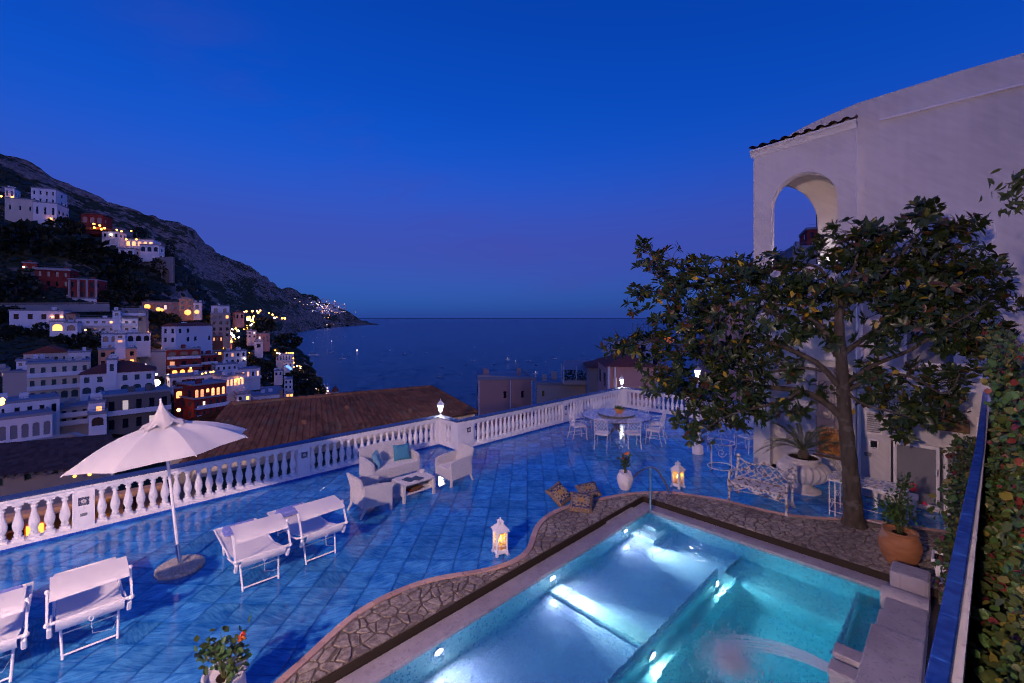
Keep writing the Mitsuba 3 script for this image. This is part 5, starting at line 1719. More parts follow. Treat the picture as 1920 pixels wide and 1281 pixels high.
house('reddish house half hidden behind the middle of the tree', 1345, 1420, 568, 640, 70, -3, 'pink', 2, 3, 8, below=12)
k = house('grey stepped houses seen through the loggia arch', 1487, 1560, 466, 520, 75, -20, 'grey', 1, 4, 9, below=14, wsize=(.22, .4))
house(None, 1513, 1570, 431, 470, 80, -25, 'red', 2, 3, 8, into=k, wsize=(.3, .55))
house(None, 1440, 1490, 479, 520, 90, -5, 'grey', 1, 3, 8, into=k, below=20)
part(k, 'chimney', MB().box(A(1494, 461, 76), (.5, .5, 1.4)), 'm_house_grey')
part(k, 'pole', MB().bar(A(1531, 432, 80), A(1531, 402, 80), .12), 'm_iron')
# ------------------------------------------------------------------ sun loungers
def lounger(label, s, t, ang, towel=None):
    k = thing('sun_lounger', label, 'sun lounger', 'white sun loungers with hoods on the blue tiles')
    R = FT @ rotz(ang)
    o = W(s, t)

    def P(name, m, b, smooth=False, parent=None):
        return part(parent or k, name, m.xf(R, o), b, smooth)
    w = .33
    # x across, y from the head (0) to the foot (1.95)
    head = np.array([[0, .58], [.30, .46], [.68, .375]])
    fr = MB()
    for sx in (-1, 1):
        fr.tube([(sx * w, .66, .36), (sx * w, 1.93, .36)], .016, 8)
        fr.tube([(sx * (w + .02), y, z - .02) for y, z in head], .015, 8)
    fr.tube([(-w, 1.93, .36), (w, 1.93, .36)], .016, 8)
    P('frame', fr, 'm_paint', 40)
    P('head_rail', MB().tube([(-w - .06, 0, .575), (w + .06, 0, .575)], .02, 10), 'm_paint', 40)
    # sling: back, seat and the apron that wraps round the head rail
    ys = np.r_[np.linspace(-.02, .66, 8), np.linspace(.7, 1.92, 9)]
    zz = np.interp(ys, [0, .3, .66, .7, 1.92], [.59, .47, .38, .375, .37]) - .02 * np.sin(np.clip((ys - .7) / 1.2, 0, 1) * math.pi)
    xs = np.linspace(-w + .02, w - .02, 7)
    g = np.array([[(x, y, z - .012 * (1 - (x / w) ** 2)) for x in xs] for y, z in zip(ys, zz)])
    ii, jj = np.meshgrid(np.arange(len(ys) - 1), np.arange(6), indexing='ij')
    qd = np.stack([ii * 7 + jj, ii * 7 + jj + 1, (ii + 1) * 7 + jj + 1, (ii + 1) * 7 + jj], -1).reshape(-1, 4)
    P('seat', MB().add(g.reshape(-1, 3), qd), 'm_sling', 50)
    ap = np.array([[(x, y, z) for x in xs] for y, z in ((-.022, .585), (-.03, .55), (0, .50), (.06, .43), (.14, .39))])
    ii, jj = np.meshgrid(np.arange(4), np.arange(6), indexing='ij')
    P('apron', MB().add(ap.reshape(-1, 3), np.stack([ii * 7 + jj, ii * 7 + jj + 1, (ii + 1) * 7 + jj + 1, (ii + 1) * 7 + jj], -1).reshape(-1, 4)), 'm_sling', 60)
    P('clip', MB().tube([(0 + .022 * math.cos(a), -.045, .50 + .03 * math.sin(a)) for a in np.linspace(0, 6.28, 12)[:-1]], .005, 5, closed=True), 'm_paint')
    P('cord', MB().tube([(0, -.04, .47), (.01, -.02, .3), (.2, .05, .22), (.26, .2, .28)], .003, 5), 'm_paint')
    for y0 in (.22, 1.62):
        lg = MB()
        for sx in (-1, 1):
            lg.tube([(sx * .27, y0 + .03, .40), (sx * .26, y0 - .02, .2), (sx * .25, y0 - .06, .012)], .014, 8)
        lg.tube([(-.25, y0 - .05, .06), (.25, y0 - .05, .06)], .012, 8)
        lg.tube([(-.26, y0, .30), (.26, y0, .30)], .008, 6)
        P('leg', lg, 'm_paint', 40)
    # hood on two side arms
    for sx in (-1, 1):
        a_ = P('hood_arm', MB().bar((sx * (w + .05), .0, .57), (sx * (w + .05), .16, .90), .024, .03), 'm_paint')
        P('knuckle', MB().ball((sx * (w + .05), 0, .575), .032, 1), 'm_paint', 40, a_)
        P('knuckle', MB().ball((sx * (w + .05), .16, .90), .026, 1), 'm_paint', 40, a_)
        P('clamp', MB().box((sx * (w + .03), .06, .45), (.05, .05, .16), rotx(.5), .01), 'm_paint')
    hd = np.array([[(x, y, z + .008 * math.sin(3 * x + y * 9)) for x in np.linspace(-w - .03, w + .03, 7)] for y, z in ((.02, .835), (.035, .87), (.16, .905), (.30, .93), (.46, .945), (.475, .92))])
    ii, jj = np.meshgrid(np.arange(5), np.arange(6), indexing='ij')
    P('hood', MB().add(hd.reshape(-1, 3), np.stack([ii * 7 + jj, ii * 7 + jj + 1, (ii + 1) * 7 + jj + 1, (ii + 1) * 7 + jj], -1).reshape(-1, 4)), 'm_sling', 50)
    if towel:
        tw = MB()
        for q_ in range(4):
            tw.box((.0, 1.58, .395 + q_ * .02), (.52 - q_ * .012, .30 - q_ * .01, .018), np.eye(3), .006)
        tw.tube([(-.24, 1.44, .46), (.24, 1.44, .46)], .032, 10)
        single('folded_towel', tw.xf(R, o), 'm_towel', towel, 'towel', 'blue towels folded on the loungers', smooth=40)


lounger('white sun lounger at the left edge, cut by the frame', -.84, -7.48, 0, 'rolled blue towel on the foot of the leftmost lounger')
lounger('white hooded sun lounger second from the left, left of the parasol foot', .08, -7.53, .02)
lounger('white hooded sun lounger right of the parasol, front one of the pair', 2.0, -7.5, -.02, 'blue towel on the front lounger of the right pair')
lounger('white hooded sun lounger nearest the wicker chair, rear one of the pair', 2.97, -7.6, .02, 'blue towel on the lounger nearest the wicker chair')

# ------------------------------------------------------------------ parasol
um = thing('parasol', 'open white parasol with a pointed draped cap on a stone foot', 'parasol')
ub = G(338, 1066)
tilt = np.array([-.117, 0, 1.0])
tilt /= np.linalg.norm(tilt)
ux = np.array([1.0, 0, .117])
ux /= np.linalg.norm(ux)
RU = frame(ux, np.cross(tilt, ux), tilt)
part(um, 'foot', MB().lathe([(0, .0), (.335, 0), (.345, .02), (.34, .05), (.31, .072), (.0, .09)], 36).xf(np.eye(3), ub), 'm_terrazzo', 40)
part(um, 'sleeve', MB().tube([ub + ZX * .06, ub + tilt * .42], .032, 12), 'm_chrome', 40)
part(um, 'pole', MB().tube([ub + tilt * .12, ub + tilt * 2.62], .022, 12), 'm_paint', 40)
hub = ub + tilt * 2.02


def canopy_pt(r, a, n=8):
    """r 0..1 from hub to rim; a in turns of the rib angle"""
    k = round(a / (2 * math.pi / n))
    off = abs((a / (2 * math.pi / n)) % 1 - .5) * 2      # 1 on a rib, 0 between two
    sag = (1 - off ** 1.3)
    R_ = 1.25 * r * (1 - .13 * sag * r ** 2)
    z = .42 * (1 - r ** 1.9) - .05 * sag * math.sin(math.pi * min(r, .98)) * 1.0
    return R_ * math.cos(a), R_ * math.sin(a), z


for k in range(8):
    a0 = math.radians(190 + 45 * k)
    aa_ = a0 + np.linspace(0, math.pi / 4, 9)
    g = []
    for r in np.linspace(.12, 1, 11):
        g.append([canopy_pt(r, a - math.radians(190)) for a in aa_])
    g = np.array(g)
    c, s = math.cos(math.radians(190)), math.sin(math.radians(190))
    g = np.stack([g[..., 0] * c - g[..., 1] * s, g[..., 0] * s + g[..., 1] * c, g[..., 2]], -1)
    ii, jj = np.meshgrid(np.arange(10), np.arange(8), indexing='ij')
    part(um, 'canopy_panel', MB().add(g.reshape(-1, 3) @ RU.T + hub, np.stack([ii * 9 + jj, ii * 9 + jj + 1, (ii + 1) * 9 + jj + 1, (ii + 1) * 9 + jj], -1).reshape(-1, 4)), 'm_canvas', True)
    rb = np.array([canopy_pt(r, math.pi / 4 * k) for r in np.linspace(.03, 1.01, 10)])
    rb = np.stack([rb[:, 0] * c - rb[:, 1] * s, rb[:, 0] * s + rb[:, 1] * c, rb[:, 2] - .012], -1)
    part(um, 'rib', MB().tube(rb @ RU.T + hub, .008, 6), 'm_paint', 40)
cap = []
for r, z in ((.012, .80), (.03, .74), (.045, .70), (.08, .62), (.14, .52), (.20, .455), (.25, .42), (.31, .385)):
    row = []
    for a in np.linspace(0, 2 * math.pi, 49)[:-1]:
        f = np.cos(8 * a + .4)
        f2 = np.sin(16 * a + 1)
        k = (r / .31) ** 1.5
        row.append(((r + .035 * k * f) * math.cos(a), (r + .035 * k * f) * math.sin(a), z - .03 * k * f + .014 * k * f2 + .03 * k))
    cap.append(row)
cap = np.array(cap)
n_ = 48
ii, jj = np.meshgrid(np.arange(len(cap) - 1), np.arange(n_), indexing='ij')
part(um, 'cap', MB().add(cap.reshape(-1, 3) @ RU.T + hub, np.stack([ii * n_ + jj, ii * n_ + (jj + 1) % n_, (ii + 1) * n_ + (jj + 1) % n_, (ii + 1) * n_ + jj], -1).reshape(-1, 4)), 'm_canvas_cap', True)
part(um, 'finial', MB().lathe([(0, .86), (.014, .85), (.016, .83), (.011, .815), (.017, .80), (.017, .77), (.0, .76)], 12).xf(RU, hub), 'm_paint', 40)

# ------------------------------------------------------------------ wicker seats and table
def wicker_seat(name, label, cat, o, R, w, d, group=None):
    """o: middle of the front edge on the floor; local x across, y to the back"""
    k = thing(name, label, cat, group)

    def P(nm, m, b='m_wicker', smooth=False):
        return part(k, nm, m.xf(R, o), b, smooth)
    P('seat', MB().box((0, d * .47, .37), (w - .12, d * .92, .09), np.eye(3), .02))
    P('apron', MB().box((0, .03, .27), (w - .10, .05, .22)).box((0, d - .08, .27), (w - .10, .05, .22)))
    for sx in (-1, 1):
        ys = np.linspace(0, d, 8)
        top_ = .60 + .06 * np.sin(ys / d * math.pi * .5) - .02 * (ys < .05)
        pg = sg.Polygon([(0, .16)] + [(y, z) for y, z in zip(ys, top_)] + [(d + .02, .2)])
        m = MB().poly(pg, .055, np.array([[0, 0, 1], [1, 0, 0], [0, 1, 0]]), (sx * (w / 2 - .0275) - .0275, 0, 0))
        P('arm', m)
        P('leg', MB().bar((sx * (w / 2 - .03), .03, .17), (sx * (w / 2 - .03), .02, 0), .05))
        P('leg', MB().tube([(sx * (w / 2 - .03), d - .02, .2), (sx * (w / 2 - .03), d + .02, .1), (sx * (w / 2 - .03), d + .08, 0)], [.03, .028, .022], 8))
    xs, zs = np.linspace(-w / 2 + .02, w / 2 - .02, 13), np.linspace(.18, 1, 9)
    g = []
    for th in (0, .045):
        for z in zs:
            for x in xs:
                u_ = x / (w / 2)
                zz = z if z < 1 else 1
                hgt = .18 + (zz - .18) / .82 * (.64 + .035 * (1 - u_ ** 2))
                y = d - .06 + th + .30 * max(0, hgt - .36) ** 1.15 + .025 * (1 - u_ ** 2)
                g.append((x, y, hgt))
    g = np.array(g)
    nz, nx_ = len(zs), len(xs)
    idx = np.arange(nz * nx_).reshape(nz, nx_)
    q = np.stack([idx[:-1, :-1], idx[:-1, 1:], idx[1:, 1:], idx[1:, :-1]], -1).reshape(-1, 4)
    n0 = nz * nx_
    rim = np.r_[idx[0], idx[1:, -1], idx[-1, -2::-1], idx[-2:0:-1, 0]]
    r2 = np.roll(rim, -1)
    P('back', MB().add(g, np.vstack([q, q + n0, np.stack([rim, r2, r2 + n0, rim + n0], 1)])), 'm_wicker', 50)
    return k


wicker_seat('wicker_sofa', 'white wicker two-seat sofa with two blue cushions, back to the balustrade', 'sofa', W(5.75, -10.05), FT, 1.34, .72)
RA = frame(-BX, -AX) @ np.diag([1, 1, 1])
RA = frame(np.cross(-AX, ZX), -AX)
wicker_seat('wicker_armchair', 'white wicker armchair seen from behind, left of the low table', 'armchair', W(4.86, -9.03), RA, .68, .64, 'white wicker armchairs')
RB = frame(np.cross(AX, ZX), AX)
wicker_seat('wicker_armchair', 'white wicker armchair right of the low table, under the corner lantern', 'armchair', W(6.52, -9.12), RB, .68, .64, 'white wicker armchairs')


def pillow(w, h, th, n=12):
    x = np.linspace(-1, 1, n)
    X, Y = np.meshgrid(x, x, indexing='ij')
    k = np.sqrt(np.clip((1 - X ** 4) * (1 - Y ** 4), 0, 1)) ** .8
    pin = 1 - .09 * (1 - X ** 2) * Y ** 2
    pin2 = 1 - .09 * (1 - Y ** 2) * X ** 2
    wr = (meshkit.fbm(np.stack([X * 2.2, Y * 2.2, 0 * X + w * 7], -1), 3, 5) - .5) * .35
    topv = np.stack([X * w / 2 * pin2, Y * h / 2 * pin, th / 2 * k * (1 + wr)], -1).reshape(-1, 3)
    botv = np.stack([X * w / 2 * pin2, Y * h / 2 * pin, -th / 2 * k * (1 + .5 * wr)], -1).reshape(-1, 3)
    i, j = np.meshgrid(np.arange(n - 1), np.arange(n - 1), indexing='ij')
    q = np.stack([i * n + j, (i + 1) * n + j, (i + 1) * n + j + 1, i * n + j + 1], -1).reshape(-1, 4)
    uv = np.stack([(X + 1) / 2, (Y + 1) / 2], -1).reshape(-1, 2)
    v = np.vstack([topv, botv])
    f = np.vstack([q, q[:, ::-1] + n * n])
    return v, f, np.vstack([uv, uv])


def put_pillow(name, label, c, R, size, bsdf, group=None):
    v, f, uv = pillow(*size)
    key = thing(name, label, 'cushion', group)
    scene[key] = mikit.ply((v @ np.asarray(R).T + np.asarray(c), f), bsdf, True, uv=uv)


put_pillow('sofa_cushion', 'pale blue cushion leaning in the left corner of the wicker sofa', W(5.36, -10.36, .60), FT @ rotz(.9) @ rotx(math.radians(68)), (.42, .42, .14), 'm_pale_teal')
put_pillow('sofa_cushion', 'darker teal cushion standing at the right end of the wicker sofa', W(6.10, -10.42, .62), FT @ rotz(-.25) @ rotx(math.radians(72)), (.46, .42, .15), 'm_teal')
# low table
lt = thing('coffee_table', 'low white wicker table with a shelf, between the wicker seats', 'table')
for nm, m in (('top', MB().box(W(5.6, -9.03, .40), (.84, .54, .05), FT, .008)), ('shelf', MB().box(W(5.6, -9.03, .17), (.78, .48, .03), FT))):
    part(lt, nm, m, 'm_wicker')
for s in (5.2, 6.0):
    part(lt, 'side', MB().box(W(s, -9.03, .26), (.035, .5, .24), FT), 'm_wicker')
    for t in (-9.28, -8.78):
        part(lt, 'leg', MB().box(W(s, t, .19), (.055, .055, .38), FT), 'm_wicker')
part(lt, 'back_panel', MB().box(W(5.6, -9.28, .28), (.76, .03, .2), FT), 'm_wicker')
mg = MB().box(W(5.44, -8.98, .434), (.20, .27, .012), FT @ rotz(.35), .002).box(W(5.63, -8.92, .434), (.20, .27, .012), FT @ rotz(.3), .002)
mgk = thing('open_magazine', 'open magazine with dark pictures lying on the low wicker table', 'magazine')
put(mgk, mg, 'm_print')
single('paper_sheet', MB().box(W(5.33, -9.16, .43), (.21, .29, .006), FT @ rotz(-.3)), 'm_paper', 'pale sheet of paper under the open magazine on the low table', 'paper')
single('cup', MB().lathe([(0, .43), (.04, .43), (.062, .46), (.068, .50), (.06, .50), (.05, .46), (0, .45)], 18).xf(np.eye(3), W(5.92, -9.16, 0)), 'm_ceramic', 'small round white cup at the back corner of the low table', 'cup', smooth=40)
for k, (s, z, b, lb) in enumerate(((5.52, .195, 'm_print', 'dark magazine at the bottom of the pile on the shelf of the low table'), (5.55, .21, 'm_red_print', 'red covered magazine on the pile on the shelf of the low table'), (5.6, .225, 'm_wood', 'brown covered magazine on top of the pile on the shelf of the low table'))):
    single('magazine', MB().box(W(s, -8.92, z), (.3, .22, .012), FT @ rotz(.1 * k), .002), b, lb, 'magazine')

# ------------------------------------------------------------------ candle lanterns
def candle_lantern(label, clabel, o, a, sc=1.0):
    k = thing('candle_lantern', label, 'lantern', 'white lattice candle lanterns on the floor')
    R = rotz(a)
    w, hb = .20, .34

    def P(nm, m, b='m_paint', smooth=False):
        return part(k, nm, m.xf(R * sc, o), b, smooth)
    P('base', MB().box((0, 0, .055), (w + .03, w + .03, .05), np.eye(3), .008))
    for sx in (-1, 1):
        for sy in (-1, 1):
            P('foot', MB().box((sx * w / 2, sy * w / 2, .016), (.05, .05, .032)))
    for q in range(4):
        Rq = rotz(q * math.pi / 2)
        m = MB()
        for x in (-w / 2 + .012, w / 2 - .012):
            m.box((x, -w / 2, .08 + hb / 2), (.022, .02, hb))
        for z in (.09, .08 + hb - .01):
            m.box((0, -w / 2, z), (w, .018, .024))
        for x in (-.048, -.0, .048):
            m.box((x, -w / 2, .08 + hb / 2 - (.02 if x == 0 else 0)), (.0075, .008, hb * (.5 if x == 0 else 1)))
        for z in (.17, .25, .33):
            m.box((0, -w / 2, z), (w, .008, .0075))
        m.xf(Rq)
        P('lattice', m)
        P('pane', MB().add([(-w / 2 + .02, -w / 2 + .013, .09), (w / 2 - .02, -w / 2 + .013, .09), (w / 2 - .02, -w / 2 + .013, .08 + hb - .01), (-w / 2 + .02, -w / 2 + .013, .08 + hb - .01)], [[0, 1, 2, 3]]).xf(Rq), 'm_lantern_pane')
    top_ = MB()
    pr = [(w / 2 + .035, .42), (w / 2 + .035, .432), (.045, .53), (.045, .535)]
    vv = [(sx * r, sy * r, z) for r, z in pr for sx, sy in ((-1, -1), (1, -1), (1, 1), (-1, 1))]
    ff = [[4 * i + j, 4 * i + (j + 1) % 4, 4 * i + 4 + (j + 1) % 4, 4 * i + 4 + j] for i in range(3) for j in range(4)] + [[0, 1, 2, 3], [12, 13, 14, 15]]
    P('roof', top_.add(vv, ff))
    ch = MB()
    for sx, sy in ((-1, -1), (1, -1), (1, 1), (-1, 1)):
        ch.box((sx * .036, sy * .036, .553), (.014, .014, .04))
    pr = [(.055, .573), (.055, .58), (.012, .61), (.012, .64), (.0, .645)]
    vv = [(sx * r, sy * r, z) for r, z in pr for sx, sy in ((-1, -1), (1, -1), (1, 1), (-1, 1))]
    ff = [[4 * i + j, 4 * i + (j + 1) % 4, 4 * i + 4 + (j + 1) % 4, 4 * i + 4 + j] for i in range(4) for j in range(4)]
    P('chimney', ch.add(vv, ff))
    c = thing('candle', clabel, 'candle', 'lit candles in the lattice lanterns')
    part(c, 'wax', MB().lathe([(0, .08), (.042, .08), (.042, .22), (.036, .226), (.0, .218)], 20).xf(R * sc, o), 'm_candle', 40)
    part(c, 'wick', MB().tube([(0, 0, .215), (0, 0, .24)], .003, 5).xf(R * sc, o), 'm_black')
    part(c, 'flame', MB().lathe([(0, .235), (.008, .245), (.0125, .262), (.009, .285), (.003, .308), (0, .318)], 12).xf(R * sc, o), 'm_lamp', True, emit=np.array([1.0, .40, .05]) * 420, weight=2.6)


candle_lantern('white lattice candle lantern glowing amber on the blue tiles by the curved edging', 'lit candle inside the front lantern by the curved edging', G(938, 1037), math.radians(22))
candle_lantern('white lattice candle lantern glowing amber behind the pool handrail', 'lit candle inside the lantern behind the pool handrail', G(1271, 913), math.radians(35), 1.02)

# ------------------------------------------------------------------ lamps on the balustrade and in the tree
def lantern_head(k, o, sc=1.0, w=.7):
    def P(nm, m, b='m_paint', smooth=False, **kw):
        return part(k, nm, m.xf(np.eye(3) * sc, o), b, smooth, **kw)
    P('stem', MB().lathe([(0, 0), (.07, 0), (.07, .02), (.03, .04), (.022, .09), (.03, .12), (.02, .14), (.0, .145)], 16), 'm_paint', 40)
    cage = MB()
    for a in np.arange(6) * math.pi / 3:
        c, s = math.cos(a), math.sin(a)
        cage.bar((.052 * c, .052 * s, .14), (.105 * c, .105 * s, .37), .012)
    for r, z in ((.055, .145), (.107, .37)):
        cage.tube([(r * math.cos(a), r * math.sin(a), z) for a in np.arange(6) * math.pi / 3], .008, 5, closed=True)
    P('cage', cage)
    P('roof', MB().lathe([(.135, .375), (.14, .383), (.105, .40), (.07, .45), (.05, .46), (.055, .475), (.02, .50), (.012, .52), (.02, .535), (.008, .56), (0, .575)], 12), 'm_paint', 40)
    P('glass_globe', MB().lathe([(0, .15), (.035, .155), (.05, .19), (.068, .27), (.075, .33), (.06, .36), (0, .365)], 14), 'm_lamp', True, emit=np.array(LANTERN_RGB) * LANTERN_L * .19, weight=w)


for lb, o in (('lit white lantern on the corner pillar of the balustrade', W(SC + .02, TB - .0, .947)), ('lit white lantern on the far corner of the balustrade beside the tree', W(SB - .02, TR, .947))):
    lantern_head(thing('balustrade_lantern', lb, 'lantern', 'lit lanterns on the balustrade corners'), o)
lp = thing('lamp_post', 'white eight-sided lamp post under the left side of the tree', 'lamp post')
lo = G(1308, 850)


def octo(pr):
    return MB().lathe([(r, z) for r, z in pr], 8)


part(lp, 'base', octo([(0, 0), (.175, 0), (.175, .20), (.16, .24), (.115, .27), (0, .27)]).xf(np.eye(3), lo), 'm_white')
part(lp, 'shaft', octo([(.105, .26), (.10, .88), (.10, .90)]).xf(np.eye(3), lo), 'm_white')
part(lp, 'collar', MB().lathe([(.1, .88), (.15, .92), (.15, .95), (.1, .98), (.06, 1.02), (.06, 1.12), (.075, 1.15), (.05, 1.2), (.035, 1.3), (.032, 2.2), (.05, 2.22), (0, 2.24)], 20).xf(np.eye(3), lo), 'm_white', 40)
lantern_head(lp, lo + ZX * 2.22)

# ------------------------------------------------------------------ majolica dining table and iron chairs
tc = np.array([3.72, 15.6, 0])
dt = thing('dining_table', 'big round table with a painted majolica top on a stone and iron foot', 'table')
part(dt, 'top', MB().lathe([(0, .752), (1.16, .752), (1.19, .745), (0, .745)], 64).xf(np.eye(3), tc), 'm_majolica', 30)
part(dt, 'rim', MB().lathe([(1.16, .748), (1.195, .746), (1.195, .715), (1.1, .712), (0, .712)], 64).xf(np.eye(3), tc), 'm_iron', 30)
ftm = MB()
for a in np.arange(4) * math.pi / 2 + .5:
    c, s = math.cos(a), math.sin(a)
    ftm.tube([tc + np.array([r * c, r * s, z]) for r, z in ((.75, .71), (.5, .60), (.2, .50), (.08, .38), (.12, .25), (.3, .1), (.5, .015))], .018, 7)
ftm.tube([tc + ZX * z for z in (.2, .6)], .03, 8)
part(dt, 'foot', ftm, 'm_iron', 40)
ls = thing('turntable', 'round majolica turntable with a dark rim in the middle of the dining table', 'turntable')
part(ls, 'top', MB().lathe([(0, .83), (.62, .83), (.63, .826), (0, .826)], 48).xf(np.eye(3), tc), 'm_majolica', 30)
part(ls, 'rim', MB().lathe([(.615, .828), (.65, .826), (.65, .79), (.60, .775), (.2, .77), (.2, .754), (0, .754)], 48).xf(np.eye(3), tc), 'm_iron', 30)
bw = thing('potted_succulent', 'orange terracotta bowl with a small plant on the turntable of the dining table', 'potted plant')
bo = tc + np.array([.10, -.05, .832])
part(bw, 'bowl', MB().lathe([(0, 0), (.09, 0), (.11, .03), (.17, .12), (.2, .13), (.2, .16), (.175, .16), (.16, .14), (0, .13)], 24).xf(np.eye(3), bo), 'm_orange', 40)
rs = np.random.default_rng(5)
p_ = np.c_[rs.uniform(-.1, .1, (40, 2)), np.full(40, .13)] + bo
d_ = rand_dirs(40, rs) * .7 + np.array([0, 0, 1])
part(bw, 'leaf', leaf_mesh(p_, d_, rand_dirs(40, rs), rs.uniform(.08, .2, 40), rs.uniform(.02, .05, 40)), 'm_leaf_pot_green', kind='stuff')


def dining_chair_parts():
    """local: x across, y to the back, z up"""
    out = []
    lg = []
    for sx in (-1, 1):
        lg.append(MB().tube([(sx * .20, -.21, .46), (sx * .205, -.22, .25), (sx * .21, -.25, .0)], .011, 7))
        lg.append(MB().tube([(sx * .20, .20, .46), (sx * .20, .24, .22), (sx * .205, .31, .0)], .011, 7))
    for m in lg:
        out.append(('leg', m, 'm_paint'))
    sf = MB()
    for p, q in (((-.2, -.21), (.2, -.21)), ((.2, -.21), (.2, .2)), ((.2, .2), (-.2, .2)), ((-.2, .2), (-.2, -.21))):
        sf.tube([(*p, .45), (*q, .45)], .011, 6)
    for sx in (-1, 1):
        sf.tube([(sx * .205, -.22, .22), (sx * .2, .24, .22)], .006, 5)
    out.append(('seat_frame', sf, 'm_paint'))
    out.append(('seat_cushion', MB().box((0, 0, .48), (.43, .43, .055), np.eye(3), .022), 'm_sling'))
    bk = MB()
    for sx in (-1, 1):
        bk.tube([(sx * .2, .2, .45), (sx * .2, .235, .7), (sx * .205, .29, 1.0)], .012, 7)
    bk.tube([(x, .275 + .02 * (1 - (x / .2) ** 2), .955 + .03 * math.cos(x / .2 * 1.5)) for x in np.linspace(-.2, .2, 9)], .01, 6)
    bk.tube([(-.2, .215, .56), (.2, .215, .56)], .008, 6)
    out.append(('back_frame', bk, 'm_paint'))
    la = MB()
    for k in range(-3, 6):
        x0 = -.2 + k * .1
        for sgn in (1, -1):
            pts = []
            for z in np.linspace(.56, .95, 9):
                x = sgn * (x0 + (z - .56) * .8)
                if abs(x) <= .2:
                    pts.append((x, .215 + (z - .56) * .155, z))
            if len(pts) > 1:
                la.tube(pts, .0075, 5)
    out.append(('lattice', la, 'm_paint'))
    for sx in (-1, 1):
        out.append(('armrest', MB().tube([(sx * .2, .235, .70), (sx * .235, .1, .69), (sx * .24, -.1, .67), (sx * .235, -.19, .64), (sx * .21, -.2, .46)], .009, 6), 'm_paint'))
    return [(n, mesh(m, 40), b) for n, m, b in out]


dcp = dining_chair_parts()
for lb, off, tw in (('white iron chair with lattice back at the left end of the dining table', (-1.42, -.35), .05),
                    ('white iron lattice chair at the near left of the dining table, back turned', (-.78, -1.38), .1),
                    ('white iron lattice chair at the near side of the dining table, right of centre', (.20, -1.36), -.15),
                    ('white iron lattice chair at the right of the dining table, seen from its side', (1.06, -.95), .1),
                    ('white iron lattice chair just behind the right-hand one at the dining table', (1.40, -.12), .0),
                    ('white iron lattice chair at the far right of the dining table, against the far balustrade', (1.30, 1.35), .1),
                    ('white iron lattice chair behind the dining table, left of the plant bowl', (-.35, 1.62), -.1),
                    ('white iron lattice chair at the far left of the dining table before the balusters', (-1.0, 1.15), .0)):
    k = thing('dining_chair', lb, 'chair', 'white iron chairs round the dining table')
    out_ = np.array([off[0], off[1], 0.0])
    out_ /= np.linalg.norm(out_)
    R = frame(np.cross(out_, ZX), out_) @ rotz(tw)
    M_ = mat(tc + np.array([off[0], off[1], 0]), R)
    for n, d, b in dcp:
        part(k, n, d, b, to_world=M_)
k = thing('dining_chair', 'single white iron lattice chair by the white wall, left of the house corner', 'chair', 'white iron chairs round the dining table')
for n, d, b in dcp:
    part(k, n, d, b, to_world=mat(G(1404, 852) + np.array([.1, .3, 0]), rotz(math.radians(-60))))
single('grey_box', MB().box(W(17.6, -3.9, .62), (.35, .5, .36), FT, .02), 'm_screen', 'grey box on the white ledge behind the single chair by the house', 'box')

# ------------------------------------------------------------------ wire plant stand
ps = thing('plant_stand', 'tall white wire plant stand with two rings and curls, empty', 'plant stand')
po = G(1352, 880)
r_ = .345
for z in (.08, .76):
    part(ps, 'ring', MB().tube([po + np.array([r_ * math.cos(a), r_ * math.sin(a), z]) for a in np.linspace(0, 2 * math.pi, 41)[:-1]], .011, 7, closed=True), 'm_paint', 40)
for a in (.4, 1.97, 3.54, 5.11):
    d3 = np.array([math.cos(a), math.sin(a), 0])
    part(ps, 'leg', MB().tube([po + d3 * r_ + ZX * .02, po + d3 * r_ + ZX * .76], .009, 7), 'm_paint', 40)
    part(ps, 'castor', MB().ball(po + d3 * r_ + ZX * .024, .024, 1), 'm_black', True)
cu = MB()
for a, sgn in ((1.2, 1), (2.7, -1), (4.3, 1), (5.8, -1)):
    d3 = np.array([math.cos(a), math.sin(a), 0])
    e3 = np.array([-d3[1], d3[0], 0])
    for z0, up in ((.55, -1), (.98, 1)):
        p2 = curl((0, 0), .13, 1.4, sgn, 0, up)
        cu.tube([po + d3 * r_ * .98 + e3 * x * .9 + ZX * (z0 + z) for x, z in p2], .006, 5)
    cu.tube([po + d3 * r_ + ZX * .76, po + d3 * r_ * .9 + ZX * 1.0, po + d3 * .12 + ZX * 1.22], .006, 5)
part(ps, 'curls', cu, 'm_paint', 40)

# ------------------------------------------------------------------ cast iron bench
be = thing('garden_bench', 'ornate white cast iron bench with worn paint on the edge of the tiles', 'bench')
b0, b1 = W(10.68, -3.69), W(10.68, -2.55)
RBn = frame(BX, AX)          # x along b, y to the back (a)
ob = (b0 + b1) / 2
if np.linalg.det(RBn) < 0:
    RBn = frame(-BX, AX)
w = .58


def BP(nm, m, b='m_worn', smooth=40, parent=None):
    return part(parent or be, nm, m.xf(RBn, ob), b, smooth)


